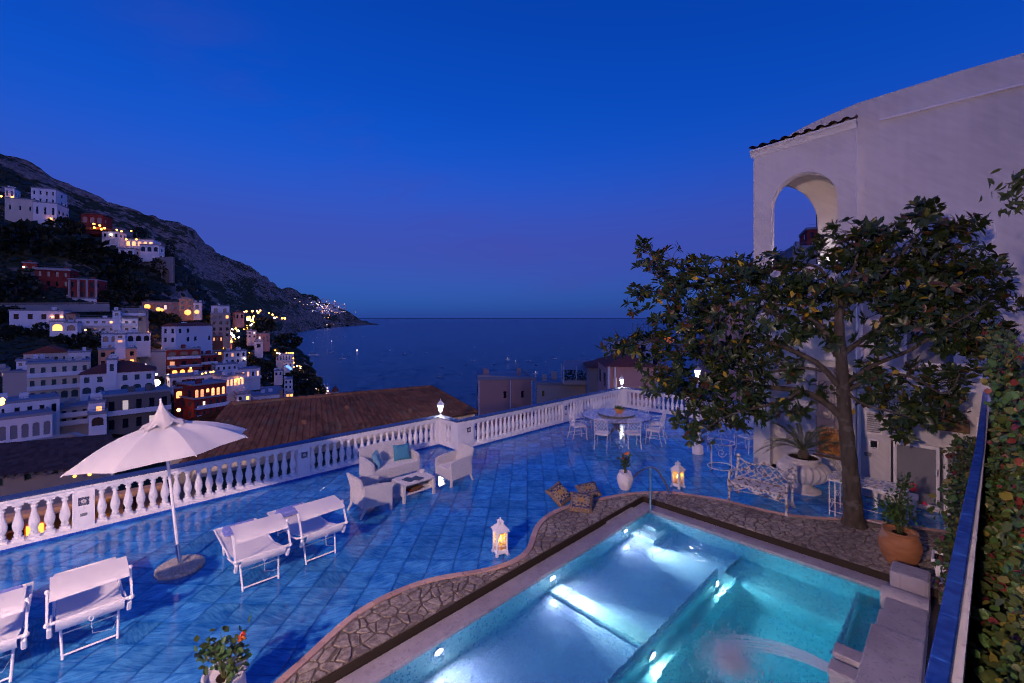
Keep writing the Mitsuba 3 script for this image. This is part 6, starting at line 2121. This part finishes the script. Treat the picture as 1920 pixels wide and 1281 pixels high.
for sx in (-1, 1):
    m = MB()
    x = sx * w
    m.tube([(x, -.02, 0), (x, .02, .1), (x, .0, .25), (x, -.04, .36), (x, -.02, .44)], [.03, .02, .024, .026, .03], 8)
    m.tube([(x, .60, 0), (x, .52, .12), (x, .44, .25), (x, .46, .40), (x, .52, .6), (x, .60, .78), (x, .62, .88)], [.03, .022, .022, .024, .026, .03, .034], 8)
    m.tube([(x, -.02, .44), (x, .0, .56), (x, .04, .64), (x, .15, .66), (x, .3, .62), (x, .46, .58)], [.03, .024, .03, .022, .02, .02], 8)
    for c, r in (((.1, .2), .09), ((.42, .14), .09), ((.2, .53), .07)):
        p2 = curl(c, r, 1.5, 1 if c[0] < .3 else -1)
        m.tube([(x, a, b) for a, b in p2], .010, 5)
    m.tube([(x, .02, .12), (x, .2, .3), (x, .46, .16)], .010, 5)
    m.ball((x, .62, .90), .045, 1).ball((x, -.02, .45), .036, 1)
    BP('end_frame', m)
for sx in (-1, 1):
    BP('seat', MB().box((sx * w * .49, .22, .42), (w * .96, .46, .035), np.eye(3), .014).xf(rotx(.04)))
apn = MB()
xs = np.linspace(-w, w, 25)
pg = sg.Polygon([(x, .42) for x in xs] + [(x, .33 - .035 * math.cos(x / w * math.pi * 3)) for x in xs[::-1]])
for x in np.linspace(-w + .08, w - .08, 14):
    pg = pg.difference(sg.Point(x, .375).buffer(.022, 3))
BP('apron', apn.poly(pg, .016, np.array([[1, 0, 0], [0, 0, -1], [0, 1, 0]]), (0, 0, 0)), smooth=False)
bkm = MB()


def bky(z):
    return .45 + max(0, z - .42) * .38


tr = [(x, .78 + .06 * math.exp(-(x / .1) ** 2) + .05 * math.exp(-((abs(x) - w) / .1) ** 2) + .015 * math.cos(x * 12)) for x in np.linspace(-w, w, 33)]
bkm.tube([(x, bky(z), z) for x, z in tr], .017, 7)
bkm.tube([(x, bky(.45), .45) for x in (-w, 0, w)], .013, 6)
for k in range(-5, 12):
    for sgn in (1, -1):
        pts = []
        for z in np.linspace(.45, .78, 8):
            x = sgn * (-w + k * .17 + (z - .45) * 1.25 - .1 + .05 * math.sin((z - .45) * 9))
            if abs(x) < w:
                pts.append((x, bky(z), z))
        if len(pts) > 2:
            bkm.tube(pts, .0085, 5)
rb_ = np.random.default_rng(3)
for x in np.linspace(-w + .12, w - .12, 7):
    for q in range(9):
        dx, dz = rb_.normal(0, .035, 2)
        bkm.ball((x + dx, bky(.62) - .008, .62 + dz + .02 * math.cos(x * 20)), rb_.uniform(.014, .024), 0)
for a in np.linspace(0, 2 * math.pi, 9):
    bkm.ball((.045 * math.cos(a), bky(.86), .86 + .045 * math.sin(a)), .022, 0)
BP('backrest', bkm)
BP('brace', MB().tube([(-w, .3, .14), (0, .28, .2), (w, .3, .14)], .009, 5))

# ------------------------------------------------------------------ big lobed urn with a cycad
uo = G(1506, 919)
ur = thing('urn', 'large pale lobed stone urn in front of the house wall', 'urn')
part(ur, 'foot', MB().lathe([(0, 0), (.37, 0), (.37, .03), (.31, .06), (.2, .12), (.16, .17), (.17, .2)], 40).xf(np.eye(3), uo), 'm_urn', 40)
part(ur, 'bowl', MB().lathe([(.14, .19), (.26, .22), (.38, .29), (.47, .39), (.505, .49), (.50, .57), (.45, .64), (.37, .68), (.31, .69)], 132, lobes=22, amp=.13).xf(np.eye(3), uo), 'm_urn', True)
part(ur, 'neck', MB().lathe([(.33, .66), (.33, .70), (.30, .72), (.31, .76), (.37, .79), (.37, .82), (.33, .825), (.31, .80), (.0, .77)], 48).xf(np.eye(3), uo), 'm_urn', 40)
cy = thing('cycad', 'small cycad palm with arching fronds growing in the lobed urn', 'palm')
co_ = uo + ZX * .78
part(cy, 'soil', MB().disc((0, 0, .02), .31, 24).xf(np.eye(3), co_), 'm_soil')
part(cy, 'trunk', MB().lathe([(.11, 0), (.13, .08), (.10, .17), (.06, .2), (0, .21)], 14).xf(np.eye(3), co_), 'm_bark', 40)
rc = np.random.default_rng(12)
for k in range(26):
    a = k * 2.4 + rc.uniform(-.2, .2)
    el_ = rc.uniform(.3, 1.25)
    L = rc.uniform(.95, 1.25)
    t_ = np.linspace(0, 1, 16)
    hor = t_ * L * math.cos(el_ * .8)
    ver = .18 + L * (t_ * math.sin(el_) - .62 * t_ ** 2.2 * (1.15 - .4 * el_))
    d3 = np.array([math.cos(a), math.sin(a), 0])
    mid = co_ + d3[None] * hor[:, None] + ZX[None] * ver[:, None]
    m = MB().tube(mid, np.linspace(.009, .003, 16), 5)
    pts = np.stack([np.interp(np.linspace(.12, 1, 40), t_, mid[:, q]) for q in range(3)], 1)
    tg = np.gradient(pts, axis=0)
    tg /= np.linalg.norm(tg, axis=1, keepdims=True)
    sd = np.cross(tg, ZX)
    sd /= np.linalg.norm(sd, axis=1, keepdims=True)
    ll = .13 * np.sin(np.linspace(.35, 2.95, 40))
    for sgn in (1, -1):
        dd = sd * sgn * .8 + tg * .75 + ZX * .22
        m.join(leaf_mesh(pts, dd, np.cross(tg, dd), ll, np.full(40, .014), True))
    part(cy, 'frond', m, 'm_leaf_palm')

# ------------------------------------------------------------------ tiled side table
st = thing('side_table', 'narrow table with a painted tile top and white iron legs behind the tree trunk', 'table')
q0 = W(*[float(np.dot(G(1551, 897, .78), v)) for v in (AX, BX)])
sT, tT = float(q0 @ AX), float(q0 @ BX)
part(st, 'top', MB().box(W(sT + .34, tT + .64, .775), (.68, 1.28, .025), FT, .004), 'm_majolica')
part(st, 'edge', MB().box(W(sT + .34, tT + .64, .75), (.67, 1.27, .022), FT), 'm_paint')
for ds in (.04, .64):
    for dt_ in (.03, .13, 1.15, 1.25):
        part(st, 'leg', MB().tube([W(sT + ds, tT + dt_, .74), W(sT + ds, tT + dt_ - .0, .0)], .010, 7), 'm_paint', 40)
cr_ = MB()
for ds in (.04, .64):
    cr_.tube([W(sT + ds, tT + .03, .09), W(sT + ds, tT + 1.25, .09)], .008, 6)
    for dt_ in (.08, 1.2):
        p2 = curl((0, 0), .075, 1.3)
        cr_.tube([W(sT + ds, tT + dt_ + x * .6, .30 + z) for x, z in p2], .006, 5)
for dt_ in (.03, 1.25):
    cr_.tube([W(sT + .04, tT + dt_, .12), W(sT + .64, tT + dt_, .12)], .008, 6)
part(st, 'stretcher', cr_, 'm_paint', 40)
lb_ = thing('low_bench', 'low white bench against the cupboard doors behind the tree', 'bench')
part(lb_, 'seat', MB().box(W(12.72, -.95, .36), (.42, .75, .05), FT, .006), 'm_white')
for t in (-1.26, -.64):
    part(lb_, 'leg', MB().box(W(12.72, t, .17), (.36, .05, .34), FT), 'm_white')

# ------------------------------------------------------------------ pots and plants
def bush(k, o, rx, rz, n, ln, mats, seed, stems=10, z0=0.0, flowers=()):
    r = np.random.default_rng(seed)
    m = MB()
    tips = []
    for q in range(stems):
        a = r.uniform(0, 6.28)
        rr_2 = rx * math.sqrt(r.uniform(.05, 1))
        tip = o + np.array([rr_2 * math.cos(a), rr_2 * math.sin(a), z0 + rz * r.uniform(.35, 1.0)])
        mid = o * .5 + tip * .5 + np.array([0, 0, .06]) - np.array([math.cos(a), math.sin(a), 0]) * .03
        m.tube([o + np.array([.02 * math.cos(a), .02 * math.sin(a), 0]), mid, tip], [.008, .006, .003], 5)
        tips.append((mid, tip))
    part(k, 'stem', m, 'm_leaf_palm')
    per = n // len(mats)
    for mi_ in mats:
        pos = []
        for q in range(per):
            a, b = tips[r.integers(len(tips))]
            pos.append(a + (b - a) * r.uniform(.0, 1.08) + r.normal(0, .035 + .06 * rx, 3))
        pos = np.array(pos)
        d = rand_dirs(per, r) * .9 + (pos - o - np.array([0, 0, z0 + rz * .3])) / max(rx, .1) * .6
        d[:, 2] -= .15
        nn = np.array([0, 0, 1.0]) + r.normal(0, .45, (per, 3))
        L = ln * r.uniform(.6, 1.2, per)
        part(k, 'foliage', leaf_mesh(pos, d, nn, L, L * .62), mi_, kind='stuff')
    for fo, fr_, fm in flowers:
        a = rand_dirs(12, r)
        a[:, 2] = np.abs(a[:, 2])
        part(k, 'flower', leaf_mesh(np.repeat(fo[None], 12, 0), a, rand_dirs(12, r), np.full(12, fr_), np.full(12, fr_ * .8)), fm)


pf = G(431, 1322)
pf = np.array([pf[0], pf[1], 0]) + np.array([-.02, -.05, 0])
k = thing('potted_plant', 'white glazed jar with a leafy red-flowered plant at the bottom edge', 'potted plant')
part(k, 'jar', MB().lathe([(0, 0), (.13, 0), (.17, .08), (.2, .2), (.19, .28), (.175, .33), (.2, .37), (.215, .40), (.19, .40), (.17, .36), (.0, .34)], 36).xf(np.eye(3), pf), 'm_ceramic', 40)
part(k, 'soil', MB().disc((0, 0, .35), .17, 20).xf(np.eye(3), pf), 'm_soil')
bush(k, pf + ZX * .35, .25, .36, 190, .085, ['m_leaf_pot_green', 'm_leaf_magnolia_light'], 4, 14, .0, [(pf + np.array([.17, .0, .75]), .05, 'm_flower_orange'), (pf + np.array([.18, .02, .78]), .04, 'm_flower')])
pm = G(1172, 917)
k = thing('potted_plant', 'white glazed pot with orange-red flowers beside the pool handrail', 'potted plant')
part(k, 'jar', MB().lathe([(0, 0), (.11, 0), (.15, .06), (.195, .2), (.2, .27), (.17, .37), (.14, .40), (.15, .42), (.155, .43), (.13, .43), (.12, .40), (.0, .38)], 32).xf(np.eye(3), pm), 'm_ceramic', 40)
bush(k, pm + ZX * .40, .12, .42, 150, .07, ['m_leaf_pot_green', 'm_leaf_magnolia'], 6, 9, .0, [(pm + np.array([.02, -.03, .86]), .06, 'm_flower_orange'), (pm + np.array([.06, 0, .89]), .05, 'm_flower_orange'), (pm + np.array([-.06, -.05, .76]), .05, 'm_flower')])
pt = G(1687, 1056)
ps_ = .80
k = thing('potted_shrub', 'big ribbed terracotta jar with a flowering shrub near the pool corner', 'potted plant')
part(k, 'jar', MB().lathe([(0, 0), (.2, 0), (.25, .04), (.315, .16), (.318, .175), (.345, .27), (.348, .285), (.368, .38), (.368, .395), (.358, .48), (.355, .5), (.33, .57), (.29, .66), (.31, .69), (.31, .71), (.27, .71), (.26, .66), (.0, .64)], 40).xf(np.eye(3) * ps_, pt), 'm_terracotta', 30)
part(k, 'soil', MB().disc((0, 0, .65), .26, 20).xf(np.eye(3) * ps_, pt), 'm_soil')
bush(k, pt + ZX * .5, .28, .66, 420, .075, ['m_leaf_pot_green', 'm_leaf_magnolia', 'm_leaf_pot_green'], 8, 18, .02)
bush(k, pt + np.array([.02, .05, .85]), .14, .62, 170, .065, ['m_leaf_pot_green', 'm_leaf_magnolia'], 9, 9, .0, [(pt + np.array([.19, -.05, 1.27]), .06, 'm_flower_magenta'), (pt + np.array([.21, -.03, 1.34]), .05, 'm_flower_magenta'), (pt + np.array([.31, -.1, 1.05]), .06, 'm_flower_magenta')])
pl_ = G(1776, 1094)
k = thing('planter', 'white plastic planter with yellow-green leaves against the blue topped parapet', 'planter')
vv = [(sx * x, sy * y, z) for x, y, z in ((.13, .11, 0), (.17, .15, .34), (.20, .18, .34), (.20, .18, .40), (.17, .15, .40), (.165, .145, .33)) for sx, sy in ((-1, -1), (1, -1), (1, 1), (-1, 1))]
ff = [[4 * i + j, 4 * i + (j + 1) % 4, 4 * i + 4 + (j + 1) % 4, 4 * i + 4 + j] for i in range(5) for j in range(4)]
part(k, 'box', MB().add(vv, ff).xf(FT, pl_), 'm_paint')
part(k, 'soil', MB().box((0, 0, .35), (.33, .29, .02)).xf(FT, pl_), 'm_soil')
bush(k, pl_ + ZX * .33, .2, .38, 120, .09, ['m_leaf_ivy_yellow', 'm_leaf_pot_green'], 10, 8)
pl2 = W(7.6, .28)
k = thing('planter_tray', 'white empty tray on the dark floor between the fountain wall and the parapet', 'planter')
part(k, 'box', MB().box(pl2 + ZX * .12, (.5, .2, .24), FT, .03), 'm_paint')
part(k, 'soil', MB().box(pl2 + ZX * .243, (.44, .14, .01), FT), 'm_soil')
wb = thing('window_box', 'brown wooden planting box fixed on the house wall behind the tree', 'planter')
part(wb, 'box', MB().box(W(DS - .09, -.13, 1.92), (.2, .62, .20), FT, .01), 'm_wood')
bush(wb, W(DS - .1, -.13, 1.98), .3, .25, 90, .10, ['m_leaf_magnolia'], 13, 8)

# ------------------------------------------------------------------ patterned cushions on the paving
for lb, c, R in (('patterned gold and navy cushion leaning on the others, left of the three', G(1049, 941) + ZX * .17, rotz(.5) @ rotx(math.radians(38)) @ rotz(.35)),
                 ('patterned gold and navy cushion at the back, right of the three', G(1103, 930) + ZX * .13, rotz(-.35) @ rotx(math.radians(18)) @ rotz(.5)),
                 ('patterned gold and navy cushion lying in front of the other two', G(1090, 953) + ZX * .13, rotz(-.12) @ rotx(math.radians(30)) @ rotz(-.1))):
    put_pillow('floor_cushion', lb, c, R, (.52, .52, .16), 'm_cushion', 'patterned floor cushions by the pool')

# ------------------------------------------------------------------ pool handrail
hp = W(PF - .02, PL + .04)
hk = thing('pool_handrail', 'bent chrome handrail at the far corner of the pool', 'handrail')
part(hk, 'post', MB().tube([hp + ZX * -.18, hp + ZX * .86], .022, 12), 'm_chrome', 40)
part(hk, 'rail', MB().tube(spline([hp - AX * .72 + ZX * .80, hp - AX * .55 + ZX * .865, hp - AX * .2 + ZX * .88, hp + ZX * .86, hp + AX * .25 + ZX * .76, hp + AX * .55 + ZX * .50, hp + AX * .85 + ZX * .14, hp + AX * .92 + ZX * .0], 30), .022, 12), 'm_chrome', 40)
part(hk, 'flange', MB().lathe([(0, .0), (.05, .0), (.05, .01), (.025, .02), (0, .02)], 16).xf(np.eye(3), hp + AX * .92), 'm_chrome')

# ------------------------------------------------------------------ fountain water: arc from the spout and splash
scene['m_foam'] = {'type': 'principledthin', 'base_color': {'type': 'rgb', 'value': [0.85, 0.88, 0.92]}, 'roughness': 0.3, 'diff_trans': 0.9, 'spec_trans': 0.35, 'eta': 1.2}
jt = MB()
for dw in np.linspace(-.09, .09, 13):
    pts = []
    for t in np.linspace(0, 1, 12):
        x = t * (1.15 + .05 * math.sin(dw * 90))
        pts.append(W(6.42 + dw * (1 + .8 * t) - .25 * t * t, -1.07 - x, -.02 + .10 * t - .27 * t * t))
    jt.tube(pts, .0045, 5)
single('water_jet', jt, 'm_foam', 'arc of water falling from the spout of the fountain wall into the pool', 'water jet', smooth=40)
sp = G(1372, 1243, ZW)
rj = np.random.default_rng(31)
dr_m = MB()
oc = trimesh.creation.icosphere(0, 1.0)
OV, OF = np.array(oc.vertices), np.array(oc.faces)
for q in range(5200):
    a = rj.uniform(0, 6.28)
    e = rj.uniform(.25, 1.45)
    v_ = abs(rj.normal(1.5, .75))
    t = rj.uniform(.0, .34)
    hv = v_ * math.cos(e)
    vz = v_ * math.sin(e)
    p = sp + rj.normal(0, .05, 3) * np.array([1, 1, .3]) + np.array([hv * t * math.cos(a), hv * t * math.sin(a), vz * t - 4.9 * t * t])
    if p[2] < ZW - .005:
        p[2] = ZW + .003
    r = rj.uniform(.0025, .0095) * (1.15 - t)
    dr_m.add(OV * r * rj.uniform(.7, 1.4, 3) + p, OF)
for q in range(2600):      # air bubbles driven under the surface
    a, rr_6 = rj.uniform(0, 6.28), abs(rj.normal(0, .20))
    p = sp + np.array([rr_6 * math.cos(a), rr_6 * math.sin(a), -.03 - abs(rj.normal(0, .12)) * max(.1, 1 - rr_6 * 2)])
    dr_m.add(OV * rj.uniform(.003, .009) + p, OF)
single('water_splash', dr_m, 'm_foam', 'white splash of water droplets in the deep half of the pool', 'splash', kind='stuff', smooth=True)
# ------------------------------------------------------------------ the magnolia by the pool
tg_ = thing('magnolia_tree', 'spreading magnolia tree with dark glossy leaves growing from the paving', 'tree')
rm_ = np.random.default_rng(101)


def depth_at(u):
    return 8.78 + max(0, 1580 - u) / 410 * 1.75 - max(0, u - 1580) / 310 * .45


def limb(pts, r0, r1, dd=0.0, n=16):
    p = [A(u, v, depth_at(u) + dd * i / max(1, len(pts) - 1)) for i, (u, v) in enumerate(pts)]
    q = spline(p, n)
    return q, np.linspace(r0, r1, n)


TB_ = G(1601, 984)
trunk_px = [(1600, 960), (1597, 920), (1591, 850), (1583, 770), (1579, 700), (1575, 640), (1573, 600), (1574, 560)]
tp = [TB_ - ZX * .05, TB_ + ZX * .04] + [A(u, v, 8.83 - .006 * i) for i, (u, v) in enumerate(trunk_px)]
tr3 = spline(tp, 40)
rad = np.interp(np.linspace(0, 1, 40), [0, .03, .1, .3, .6, .8, 1], [.235, .19, .16, .135, .112, .095, .065])
part(tg_, 'trunk', MB().tube(tr3, rad * (1 + .05 * np.sin(np.arange(40) * 1.7)), 18), 'm_bark', 40)
limbs = [([(1574, 780), (1544, 752), (1500, 733), (1450, 727), (1400, 722), (1340, 730), (1290, 760)], .075, .02, .5),
         ([(1571, 722), (1544, 691), (1522, 674), (1490, 660), (1455, 645), (1400, 640), (1330, 650), (1260, 660), (1200, 655)], .06, .014, .3),
         ([(1570, 668), (1537, 612), (1500, 580), (1461, 552), (1413, 527), (1352, 529), (1304, 512), (1250, 490), (1218, 475)], .07, .012, .2),
         ([(1540, 696), (1500, 690), (1448, 698), (1400, 712), (1350, 700)], .03, .012, -.5),
         ([(1413, 527), (1370, 532), (1328, 536), (1270, 540), (1210, 550)], .03, .01, .5),
         ([(1500, 733), (1440, 760), (1380, 775), (1330, 800)], .03, .012, -.4),
         ([(1500, 580), (1440, 575), (1413, 590), (1398, 620), (1380, 650)], .03, .010, -.4),
         ([(1588, 722), (1614, 700), (1653, 678), (1700, 660), (1750, 630), (1800, 600), (1850, 570)], .05, .012, -.5),
         ([(1590, 732), (1620, 716), (1682, 702), (1719, 711), (1758, 735), (1800, 700)], .04, .012, -.7),
         ([(1580, 665), (1603, 647), (1640, 620), (1690, 580), (1740, 540), (1790, 500)], .055, .013, .2),
         ([(1574, 600), (1590, 540), (1605, 490), (1612, 440)], .06, .012, .1),
         ([(1574, 580), (1630, 540), (1680, 490), (1730, 430), (1760, 395)], .05, .012, .2),
         ([(1574, 570), (1550, 520), (1530, 500), (1480, 500), (1420, 505)], .045, .012, .3),
         ([(1590, 735), (1625, 760), (1680, 775), (1720, 790)], .03, .010, -.9),
         ([(1682, 702), (1740, 745), (1770, 770)], .02, .010, -.4)]
nodes = [tr3[24:]]
for pts, r0, r1, dd in limbs:
    q, rr_3 = limb(pts, r0, r1, dd)
    part(tg_, 'branch', MB().tube(q, rr_3, 9), 'm_bark', 40)
    nodes.append(q[3:])
nodes = np.vstack(nodes)
clumps = [(1215, 470, 32, 22), (1228, 515, 38, 32), (1198, 555, 34, 30), (1262, 488, 38, 24), (1292, 510, 44, 28), (1250, 560, 48, 38), (1310, 540, 54, 38), (1350, 503, 40, 24), (1382, 520, 44, 28), (1422, 503, 44, 24), (1462, 498, 40, 26), (1402, 550, 58, 38), (1340, 590, 58, 40), (1270, 610, 56, 40), (1222, 640, 48, 34), (1180, 642, 36, 22), (1147, 656, 22, 9), (1300, 650, 68, 42), (1240, 690, 44, 36), (1262, 728, 46, 36), (1320, 710, 66, 46), (1380, 660, 66, 46), (1382, 730, 56, 46), (1330, 770, 52, 42), (1290, 785, 30, 18), (1318, 812, 40, 24), (1402, 768, 42, 22), (1442, 640, 50, 32), (1442, 585, 46, 32), (1482, 540, 46, 32), (1520, 510, 42, 28), (1560, 470, 42, 32), (1600, 435, 36, 26), (1622, 462, 38, 32), (1570, 530, 56, 38), (1640, 500, 48, 38), (1690, 520, 56, 42), (1680, 452, 42, 28), (1648, 440, 26, 22), (1732, 398, 30, 20), (1752, 388, 22, 14), (1772, 432, 46, 36), (1790, 480, 48, 38), (1750, 480, 48, 38), (1740, 540, 58, 42), (1800, 550, 58, 48), (1850, 568, 42, 36), (1862, 497, 28, 16), (1842, 630, 46, 36), (1790, 620, 58, 42), (1730, 600, 58, 42), (1680, 580, 50, 38), (1622, 560, 46, 32), (1540, 590, 44, 34), (1500, 615, 34, 26), (1482, 690, 30, 26), (1442, 700, 36, 26), (1432, 758, 38, 18), (1472, 772, 42, 20), (1522, 742, 30, 22), (1642, 640, 36, 20), (1634, 700, 34, 24), (1622, 742, 26, 18), (1682, 735, 30, 22), (1700, 768, 38, 26), (1760, 742, 42, 28), (1762, 782, 38, 20), (1690, 805, 30, 16), (1812, 700, 36, 22), (1370, 800, 26, 16), (1560, 640, 24, 18), (1720, 690, 26, 18), (1500, 560, 30, 26)]
LV = {m: [] for m in ('magnolia', 'magnolia_light', 'magnolia_brown', 'magnolia_yellow', 'magnolia_olive')}
twigs = MB()
for ci, (u, v, ru, rv) in enumerate(clumps):
    dc = depth_at(u) + rm_.uniform(-.35, .35)
    c = A(u, v, dc)
    s = dc / F
    nb = nodes[np.argmin(np.linalg.norm(nodes - c, axis=1))]
    mid = (nb + c) / 2 + rm_.normal(0, .06, 3) - ZX * .05
    twigs.tube(spline([nb, mid, c], 8), np.linspace(.016, .008, 8), 5)
    nw = int(np.clip(ru * rv / (74 if u < 1560 else 58), 5, 42))
    for q in range(nw):
        a, rr_4 = rm_.uniform(0, 6.28), math.sqrt(rm_.uniform(0, 1))
        off = np.array([math.cos(a) * rr_4 * ru * s, rm_.uniform(-.55, .55) * ru * s * 1.15, math.sin(a) * rr_4 * rv * s])
        w_c = c + off
        ax_ = off / (np.linalg.norm(off) + .05) * .8 + np.array([0, 0, .45]) + rm_.normal(0, .35, 3)
        m2 = (c + w_c) / 2 + rm_.normal(0, .02, 3)
        twigs.tube([c, m2, w_c], [.007, .006, .004], 4)
        n = int(rm_.integers(7, 12))
        p, d, nn, L, wd = whorl(w_c, ax_, n, .19, rm_)
        for k_ in range(n):
            x = rm_.random()
            warm = .30 if v > 480 else .15
            mt_ = 'magnolia' if x < .66 else 'magnolia_light' if x < .86 else 'magnolia_brown' if x < .93 else 'magnolia_olive' if x < .985 else 'magnolia_yellow'
            LV[mt_].append((p[k_], d[k_], nn[k_], L[k_], wd[k_]))
part(tg_, 'twigs', twigs, 'm_bark', True, kind='stuff')
allv = []
for mt_, ls_ in LV.items():
    for x in ls_:
        allv.append((x[0][1] / (x[3] * (1 if mt_ == 'magnolia_yellow' else .9)), mt_, x))
allv.sort(key=lambda x: x[0])
for _, mt_, x in allv[:300]:
    part(tg_, 'leaf', leaf_mesh([x[0]], [x[1]], [x[2]], [x[3]], [x[4]]), 'm_leaf_' + mt_, True)
for mt_ in LV:
    r_5 = [x for _, m_2, x in allv[300:] if m_2 == mt_]
    if r_5:
        part(tg_, 'foliage', leaf_mesh([x[0] for x in r_5], [x[1] for x in r_5], [x[2] for x in r_5], [x[3] for x in r_5], [x[4] for x in r_5]), 'm_leaf_' + mt_, True, kind='stuff')
# the few big yellow leaves and an orange fruit cluster
for q, (u, v) in enumerate(((1640, 617), (1758, 495), (1722, 560), (1775, 597), (1773, 608), (1855, 604), (1672, 700), (1600, 765), (1775, 642), (1381, 588), (1437, 577), (1700, 540), (1485, 545), (1453, 500), (1287, 540), (1311, 523), (1285, 620), (1130, 660), (1160, 655))):
    p = A(u, v, depth_at(u) - .5)
    dd = rand_dirs(1, rm_)[0]
    part(tg_, 'yellow_leaf', leaf_mesh([p], [dd + np.array([0, 0, .3])], [np.array([dd[0] * .2, -1, .4])], [.17], [.085]), 'm_leaf_magnolia_yellow', True)
fr_ = MB()
for q in range(12):
    fr_.ball(A(1254, 635, depth_at(1254) - .5) + rm_.normal(0, .05, 3), .022, 1)
part(tg_, 'seed_cluster', fr_, 'm_flower_orange', True, kind='stuff')

# ------------------------------------------------------------------ ivy on the fence and over the parapet
iv = thing('ivy', 'ivy with green and reddish leaves climbing over the fence at the right edge', 'ivy')
ri = np.random.default_rng(55)
d_f = (R2 - R0) / np.linalg.norm(R2 - R0)
n_f = np.array([d_f[1], -d_f[0], 0])
stm = MB()
for q in range(14):
    a = ri.uniform(1.0, 10)
    pts = [R0 + d_f * (a + .25 * math.sin(z * 2 + q)) + n_f * .30 + ZX * z for z in np.linspace(1.2, ri.uniform(3.2, 4.0), 9)]
    stm.tube(pts, np.linspace(.018, .006, 9), 5)
part(iv, 'stem', stm, 'm_bark', True, kind='stuff')
for nm, n, zz in (('ivy', 11000, (.8, 4.5)), ('ivy_red', 1500, (.8, 4.3)), ('ivy_yellow', 2000, (.8, 4.5)), ('pot_green', 6500, (.8, 4.5))):
    a = ri.uniform(1.5, 10.2, n)
    z = ri.uniform(*zz, n)
    dens = meshkit.fbm(np.c_[a * 1.1, z * 1.1, np.zeros(n)], 3, 6)
    top_z = 3.75 + 1.0 * (dens - .5) + .02 * a
    keep = (dens + .25 * ri.random(n) > .52) & (z < top_z)
    a, z, dens = a[keep], z[keep], dens[keep]
    n2 = len(a)
    off = .30 - np.clip(dens - .42, 0, .3) * .6 * ri.random(n2)
    pos = R0 + d_f * a[:, None] + n_f * off[:, None] + ZX * z[:, None]
    dirs = rand_dirs(n2, ri) * .6 - n_f * .5 - ZX * .35
    nn = -n_f + ri.normal(0, .4, (n2, 3))
    L = ri.uniform(.035, .07, n2) * np.clip(.6 + a * .06, .6, 1.1)
    part(iv, 'leaves', leaf_mesh(pos, dirs, nn, L, L * .85), 'm_leaf_' + nm, True, kind='stuff')
for nm, n in (('ivy', 1500), ('pot_green', 1100), ('ivy_yellow', 300), ('ivy_red', 160)):
    a = ri.uniform(1.2, 10.0, n)
    pos = R0 + d_f * a[:, None] + n_f * ri.uniform(.11, .32, n)[:, None] + ZX * ri.uniform(2.28, 2.5, n)[:, None]
    L = ri.uniform(.04, .08, n)
    part(iv, 'leaves', leaf_mesh(pos, rand_dirs(n, ri) - ZX * .1, ZX + ri.normal(0, .4, (n, 3)), L, L * .85), 'm_leaf_' + nm, True, kind='stuff')
# ivy tumbling over the far end of the parapet towards the cupboards
iv2 = thing('creeper', 'leafy creeper hanging from the blue topped parapet beside the cupboard doors', 'creeper')
nl = -n_f
for nm, n in (('ivy', 700), ('ivy_yellow', 260), ('pot_green', 420), ('ivy_red', 110)):
    a = ri.uniform(7.6, 12.2, n)
    z = ri.uniform(.15, 2.2, n) * (1 - .25 * np.abs(a - 10) / 2.5)
    off = ri.uniform(.05, .42, n) * (.55 + .6 * meshkit.noise(np.c_[a * 2, z * 2, 0 * z], 3))
    pos = R0 + d_f * a[:, None] + nl * off[:, None] + ZX * z[:, None]
    L = ri.uniform(.06, .12, n)
    part(iv2, 'leaves', leaf_mesh(pos, rand_dirs(n, ri) * .7 - ZX * .5 + nl * .4, nl + ri.normal(0, .5, (n, 3)), L, L * .8), 'm_leaf_' + nm, kind='stuff')
# overhanging branch at the upper right edge
ob_ = thing('overhanging_branch', 'leafy branch hanging into the frame at the upper right edge', 'branch')
bp = spline([A(1990, 330, 5.2), A(1945, 320, 5.2), A(1912, 338, 5.2), A(1885, 345, 5.2)], 10)
part(ob_, 'stem', MB().tube(bp, np.linspace(.02, .006, 10), 6), 'm_bark', True)
n = 170
b_i = ri.integers(0, 10, n)
pos = bp[b_i] + ri.normal(0, .09, (n, 3)) - ZX * ri.uniform(0, .28, n)[:, None] * (ri.random(n) < .7)[:, None]
pos = pos[pos[:, 0] > 0]
n = len(pos)
part(ob_, 'leaves', leaf_mesh(pos, rand_dirs(n, ri) * .6 - ZX * .6, rand_dirs(n, ri), np.full(n, .12), np.full(n, .045)), 'm_leaf_ivy', kind='stuff')
